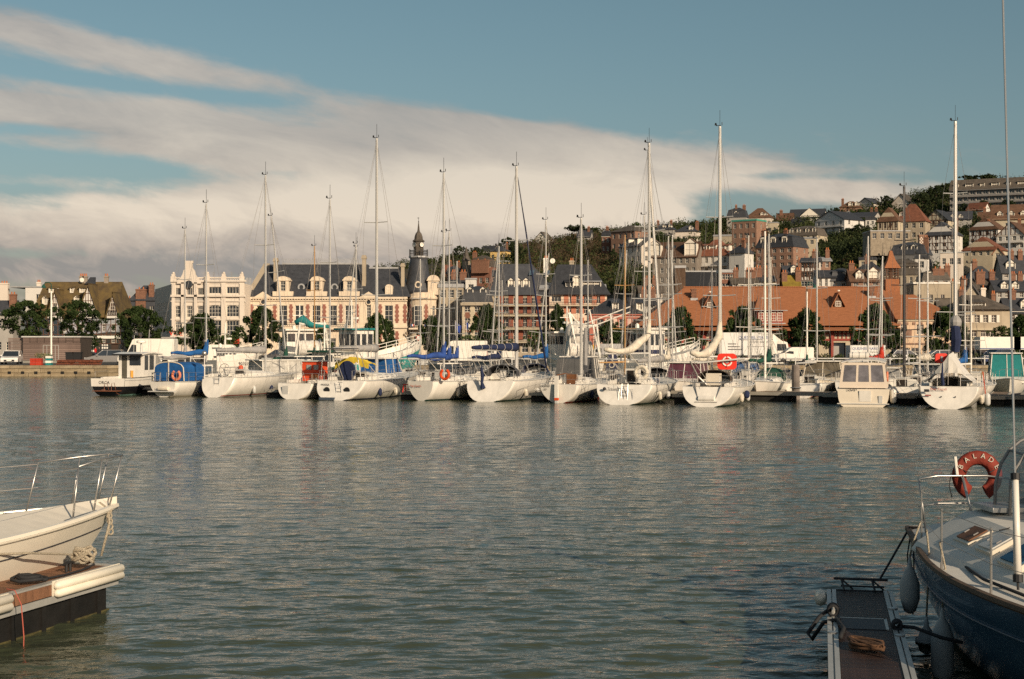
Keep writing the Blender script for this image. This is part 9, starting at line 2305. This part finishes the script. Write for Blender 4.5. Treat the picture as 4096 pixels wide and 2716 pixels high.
def right_pontoon():
 W, L, z, hd = .75, 8., .5, R(12.3); r, o = pond('mooring_pontoon', 'narrow dark-boarded finger pontoon with pale metal edges, lower right', (4.445, 16.62), hd, W, L, z, DECKD)
 for x0 in (0., W-.105):
  MB().box(x0, x0+.045, 0, L, z-.14, z).box(x0+.06, x0+.105, 0, L, z-.14, z).box(x0+.045, x0+.06, 0, L, z-.10, z-.03).build('edge_beam', ALN, r)
 for x, y in ((.05, L-1.2), (W-.05, L-1.15), (.05, L-2.6), (W-.05, L-2.6)): MB().lathe([(.05, 0), (.05, .012), (.02, .018)], (x, y, z), 10).build('bolt_cap', STEEL, r)
 for y0 in (L-2.6, L-5.8): MB().box(.03, W-.03, y0, y0+2.4, -.4, z-.15).build('float', mat('near_float', (.012, .011, .010), .55), r)
 k = MB().box(.05, W-.05, L, L+.04, z-.13, z+.0); k.build('end_plate', INK, r)
 q = MB()
 for x in (.2, .55): q.tube((x, L-.08, z), (x-.03, L+.08, z+.11), .014, n=6).tube((x+.1, L+.05, z), (x-.03, L+.08, z+.11), .012, n=6)
 q.tube((.08, L+.08, z+.115), (.70, L+.08, z+.115), .017, n=6).tube((.16, L+.02, z+.04), (.66, L+.02, z+.04), .012, n=6).build('end_bracket', IRON, r)
 b = MB(); b.path([(-.07, L-.05, z-.06), (-.07, L-.42, z-.06)], .07, 8).build('corner_bumper', BUMP, r, smooth=True)
 g = MB().box(.14, W-.16, L-2.3, L-1.75, z-.011, z-.005); g.build('grating', mat('grating', (.035, .035, .04), .6, var=.5, vs=60), r); MB().box(.13, W-.15, L-1.75, L-1.72, z-.010, z+.0).box(W-.17, W-.14, L-2.3, L-1.72, z-.010, z+.0).build('grating_frame', ALN, r)
 for y in (L-1.7, ):
  MB().tube((.06, y-.05, z), (.06, y-.05, z+.09), .022).tube((.06, y+.05, z), (.06, y+.05, z+.09), .022).path([(.06, y-.17, z+.09), (.06, y, z+.10), (.06, y+.17, z+.09)], [.012, .022, .012], 7).build('cleat', ALN, r)
 q = MB(); y = L-1.7
 for i in range(4): q.torus((.06, y-.06+.04*i, z+.07), .05, .018, 12, 6, axis='y')
 q.path([(.06, y, z+.1), (-.08, y-.06, z+.0), (-.20, y-.16, z-.16), (-.16, y-.28, z-.2), (-.04, y-.2, z-.03), (.1, y-.3, z+.02), (.16, y-.75, z+.02), (.12, y-1.2, z+.02)], .022, 7)
 q.build('black_warp', ROPED, r, smooth=True)
 q = MB().path([(W-.05, L-2.25, z+.03), (W+.1, L-2.35, z+.04), (W+.35, L-2.5, z-.02), (W+.55, L-2.55, z-.05)], .02, 6)
 for i in range(3): q.torus((W-.06, L-2.2-.05*i, z+.04), .04, .018, 12, 6, axis='y')
 q.build('spring_line', ROPED, r, smooth=True)
 rr = random.Random(4); pts = []
 for i in range(70): a = i*.63; pts.append((.36+.15*math.cos(a)+rr.uniform(-.02, .02), L-3.3+.20*math.sin(a*.93)+rr.uniform(-.02, .02), z+.02+.05*abs(math.sin(a*.31))))
 MB().path(pts, .016, 6).build('rope_heap', mat('rope_brown', (.10, .05, .025), .9, var=.4, vs=50), r, smooth=True)
right_pontoon()
def right_boat():
 hd = R(177); L, B = 8.6, 2.75
 r = thing('blue_yacht', 'blue-hulled yacht with a red BALADE lifebuoy on its rail, lower right', 'sailboat', (5.46, 17.15, 0), -hd)
 hm = mat('hull_blue', (.042, .095, .150), .3, var=.12, vs=1.2, coat=.3); dm = mat('deck_pale', (.66, .62, .55), .6, var=.06, vs=8)
 hb, sheer, pt = make_hull(r, L, B, hm, tw=.42, fs=1.12, fb=1.25, rake=-.35, brake=.9, k0=.50, k1=.7, deckm=dm, cockpit=(0, 0), ns=40, full=2.6, d=.5, foul=FOULB, stripe=hm, railm=mat('rail_wood', (.10, .065, .04), .7, var=.3, vs=6), camb=.10)
 # local x is mirrored for the viewer: -x is the hidden side, +x faces the pontoon
 P = lambda s, dz, sg, inn=.06: pt(s, sheer(s), sg)+Vector((-sg*inn, 0, dz))
 S = [i/40 for i in range(41)]; q = MB()
 for sg in (1, -1): q.path([pt(s, sheer(s)+.0, sg) for s in S], .032, 7)
 q.path([pt(0, sheer(0), -1), Vector((0, -.06, sheer(0))), pt(0, sheer(0), 1)], .032, 7); q.build('wooden_rail', mat('rail_wood', (.13, .085, .05), .7, var=.3, vs=6), r, smooth=True)
 q = MB()
 for sg in (1, -1): q.path([pt(s, sheer(s)-.30, sg)+Vector((sg*.008, 0, 0)) for s in S], .010, 5)
 q.build('moulding', mat('hull_blue_light', (.03, .07, .12), .4), r)
 c = coachroof(r, L, B, sheer, 1.15, 6.4, w=.76, h=.44, m=dm, win='none', tip=.6, pr=[(-1, 0), (-1, .05), (-.94, .22), (-.42, .92), (0, 1.04), (.42, .92), (.94, .22), (1, .05), (1, 0)])
 z = sheer(.3)+.40
 def hatch(x, y, lx, ly, top, rot, zz, tilt=.15):
  h = MB().box(-lx/2, lx/2, -ly/2, ly/2, -.06, .03).build('deck_hatch', GELC, r, (x, y, zz), (0, tilt, rot)); MB().box(-lx/2+.035, lx/2-.035, -ly/2+.035, ly/2-.035, .031, .045).build('hatch_cover', top, h); MB().tube((-.03, ly*.3, .052), (.03, ly*.3, .052), .007).tube((-.03, -ly*.3, .052), (.03, -ly*.3, .052), .007).build('hatch_handle', GREYC, h)
 hatch(.66, 2.0, .30, .42, TEAK, .0, z-.145, .50); hatch(.66, 2.62, .32, .40, GELG, .0, z-.145, .50); hatch(.66, 3.32, .38, .52, mat('canvas_hatch_blue', (.01, .08, .16), .6), .0, z-.165, .50)
 # sprayhood in clear vinyl with grey trim, end seen from ahead
 n = 12; V = []; F_ = []
 for t_, hz in ((0., .95), (.35, .92), (.75, .58), (1.0, .12)):
  for i in range(n+1): a = math.pi*i/n; V.append((-.42+math.cos(a)*.60*(1-.10*t_), 1.35+t_*1.05, z-.05+math.sin(a)**.6*hz))
 k = n+1; F_ = [(j*k+i, j*k+i+1, (j+1)*k+i+1, (j+1)*k+i) for j in range(3) for i in range(n)]
 vin = mat('hood_vinyl', (.22, .23, .24), .12, var=.3, vs=3, alpha=.55); q = MB().add(V, F_); sh = q.build('sprayhood', vin, r, smooth=True)
 q = MB()
 for j in (0, 1, 3): q.path(V[j*k:(j+1)*k], .018, 6)
 for i in (0, 3, 6, 9, 12): q.path([V[j*k+i] for j in range(4)], .014, 5)
 q.build('hood_frame', GREYC, sh, smooth=True)
 # stern rail
 h = .62; t = .0125; u = MB(); x1 = hb(.0)
 a1, a2 = P(.14, h, 1), P(.14, h, -1); c1, c2 = Vector((x1-.02, -.02, sheer(0)+h+.02)), Vector((-x1+.02, -.02, sheer(0)+h+.02))
 u.path([c1, Vector((.3, -.1, sheer(0)+h+.05)), Vector((-.3, -.1, sheer(0)+h+.05)), c2, a2], t, 7); u.path([c1+Vector((0, 0, -.33)), Vector((.3, -.08, sheer(0)+h-.28)), Vector((-.3, -.08, sheer(0)+h-.28)), c2+Vector((0, 0, -.33)), a2+Vector((0, 0, -.33))], t, 7)
 u.tube(c1, (x1-.06, .12, sheer(0)), t, n=7).tube((0.0, -.09, sheer(0)+h+.05), (-.1, .12, sheer(0)), .018, n=7).tube(c2, (-x1+.06, .1, sheer(0)), t, n=7).build('stern_rail', STEEL, r, smooth=True)
 MB().tube((.05, -.12, sheer(0)+h+.05), (.07, -.14, sheer(0)+h+.28), .02).build('aerial', WHITEP, r)
 st = MB().tube((0, 0, 0), (0, 0, h), .0125, .011, 7).mesh('stanchion', STEEL)
 for s in (.115, .30, .48, .66): obj('stanchion', st, r, P(s, 0, 1)); obj('stanchion', st, r, P(s, 0, -1))
 w = MB()
 for sg in (1, -1):
  pts = [c1 if sg > 0 else c2, P(.115, h, sg), P(.30, h, sg), P(.48, h, sg), P(.66, h, sg)]
  for dz in (-.02, -.33):
   for a, b_ in zip(pts, pts[1:]): w.tube(a+Vector((0, 0, dz)), b_+Vector((0, 0, dz)), .0035, n=4, cap=False)
 w.build('lifeline', WIRE, r)
 # dark roll and lines on the after deck
 MB().path([(.45, .42, sheer(.05)+.07), (.2, .5, sheer(.05)+.08), (-.15, .45, sheer(.05)+.07)], [.04, .05, .03], 8).build('boathook_roll', BLACK, r, smooth=True)
 MB().path([(-.25, 1.25, z+.14), (-.05, 1.2, z+.08), (.1, 1.15, z-.02)], .05, 7).build('winch_and_line', BLACK, r, smooth=True); MB().path([(-.1, 1.2, z+.05), (.3, 2.2, z-.02), (.62, 2.6, z)], .008, 5).build('sheet_line', ROPED, r)
 MB().path([P(.08, .03, 1, .3), P(.2, .03, 1, .28), P(.3, .03, 1, .30), P(.4, .04, 1, .25), P(.55, .04, 1, .25)], .016, 6).build('deck_hose', ROPED, r, smooth=True)
 # shroud with its white cover tube, spreader and mast out of frame to the right
 def W2L(p): return r.matrix_basis.inverted() @ Vector(p)
 a = W2L((4.66, 13.1, sheer(.47)+.03)); b_ = W2L((5.0, 14.5, 7.2)); top = W2L((5.92, 14.9, 11.6))
 MB().tube(a, b_, .011, n=7).tube(b_, top, .006, n=5).build('shroud', STEEL, r); d = (b_-a).normalized()
 cv = MB().tube(a+d*.10, a+d*1.02, .035, .03, 10).build('shroud_cover', GEL, r, smooth=True); MB().tube(a+d*.07, a+d*.14, .045, n=10).tube(a+d*1.02, a+d*1.08, .042, n=10).tube(a, a+d*.1, .012).build('cover_collar', BLACK, cv)
 MB().tube(W2L((6.02, 14.9, 1.5)), W2L((5.9, 14.9, 11.9)), .075, .06, 12).tube(W2L((5.96, 14.9, 7.3)), b_, .025, n=6).build('mast', ALU, r, smooth=True)
 # fender lines
 for s, zl, rad, ln in ((.30, .18, .115, .62), (.66, .0, .13, .6), (.13, .55, .11, .45), (.20, .12, .12, .22)):
  p = pt(s, max(zl, .2)+.25, 1); fx = p.x+rad+.02; f = MB().lathe([(.012, ln/2+.16), (.03, ln/2+.05), (rad*.55, ln/2), (rad, ln/2-.14), (rad, -ln/2+.14), (rad*.6, -ln/2), (.02, -ln/2-.03)], (fx, p.y, zl+.05), 14).build('fender', mat('fender_grey', (.42, .41, .39), .6, var=.1, vs=6), r, smooth=True)
  MB().path([(fx, p.y, zl+.05+ln/2+.15), (fx-.03, p.y, sheer(s)+.02), P(s, .28, 1, .04)], .011, 6).build('fender_line', RN, f, smooth=True)
 MB().path([P(.02, .05, 1, .0), W2L((4.35, 16.8, .62))], .013, 6).build('stern_warp', ROPED, r)
 MB().path([P(0.01, .02, 1, .03), P(0.01, -.3, 1, -.02), P(.03, -.7, 1, -.02), P(.09, -.85, 1, -.02), P(.12, -.5, 1, -.03), P(.1, .0, 1, -.02)], .009, 5).build('slack_line', ROPED, r, smooth=True)
 # horseshoe lifebuoy hanging on the rail
 ang = -hd
 lb = thing('horseshoe_lifebuoy', 'red horseshoe lifebuoy lettered BALADE hanging on the blue yacht rail', 'lifebuoy', (px2x(3905, 17.35), 17.32, py2z(1908, 17.35)), 0)
 q = MB(); pts = []; m_ = 16; rb = mat('buoy_red_cloth', (.21, .028, .015), .75, var=.18, vs=5, bump=.4, bs=14)
 for i in range(m_+1): a_ = R(-62+304*i/m_); pts.append((math.cos(a_)*.225, 0, math.sin(a_)*.24+(.03 if math.sin(a_) < 0 else 0)))
 V = []; fs = []; kk = 8
 for i, p in enumerate(pts):
  a_ = R(-62+304*i/m_); u_ = Vector((math.cos(a_), 0, math.sin(a_)))
  for j in range(kk): b2 = 2*math.pi*j/kk; V.append(Vector(p)+u_*(.088*math.cos(b2))+Vector((0, .06*math.sin(b2), 0)))
 for i in range(m_):
  for j in range(kk): fs.append((i*kk+j, i*kk+(j+1) % kk, (i+1)*kk+(j+1) % kk, (i+1)*kk+j))
 fs += [tuple(range(kk)), tuple(m_*kk+j for j in range(kk))]; q.add(V, fs).build('ring', rb, lb, smooth=True)
 for i, ch in enumerate('BALADE'):
  a_ = R(150-24*i); text(lb, ch, .088, (math.cos(a_)*.225-.0, -.064, math.sin(a_)*.24), (R(90), R(90)-a_, 0), ROPE, name='letter')
 q = MB()
 for a_ in (R(25), R(155)): q.tube((math.cos(a_)*.31, -.03, math.sin(a_)*.32), (math.cos(a_)*.14, -.07, math.sin(a_)*.15), .006, n=4)
 q.path([(-.31, .02, .05), (-.34, .0, -.1), (-.3, .02, -.25)], .006, 5).build('grab_line', ROPED, lb)
right_boat()
r = motorboat('added white cruiser, unseen outside the right edge, that shades the blue yacht', CPX+FPX*1.64, 5.6, R(3), 11., 3.3, (.42, .84, 2.7))  # out-of-view boat added only to cast shade over the blue yacht
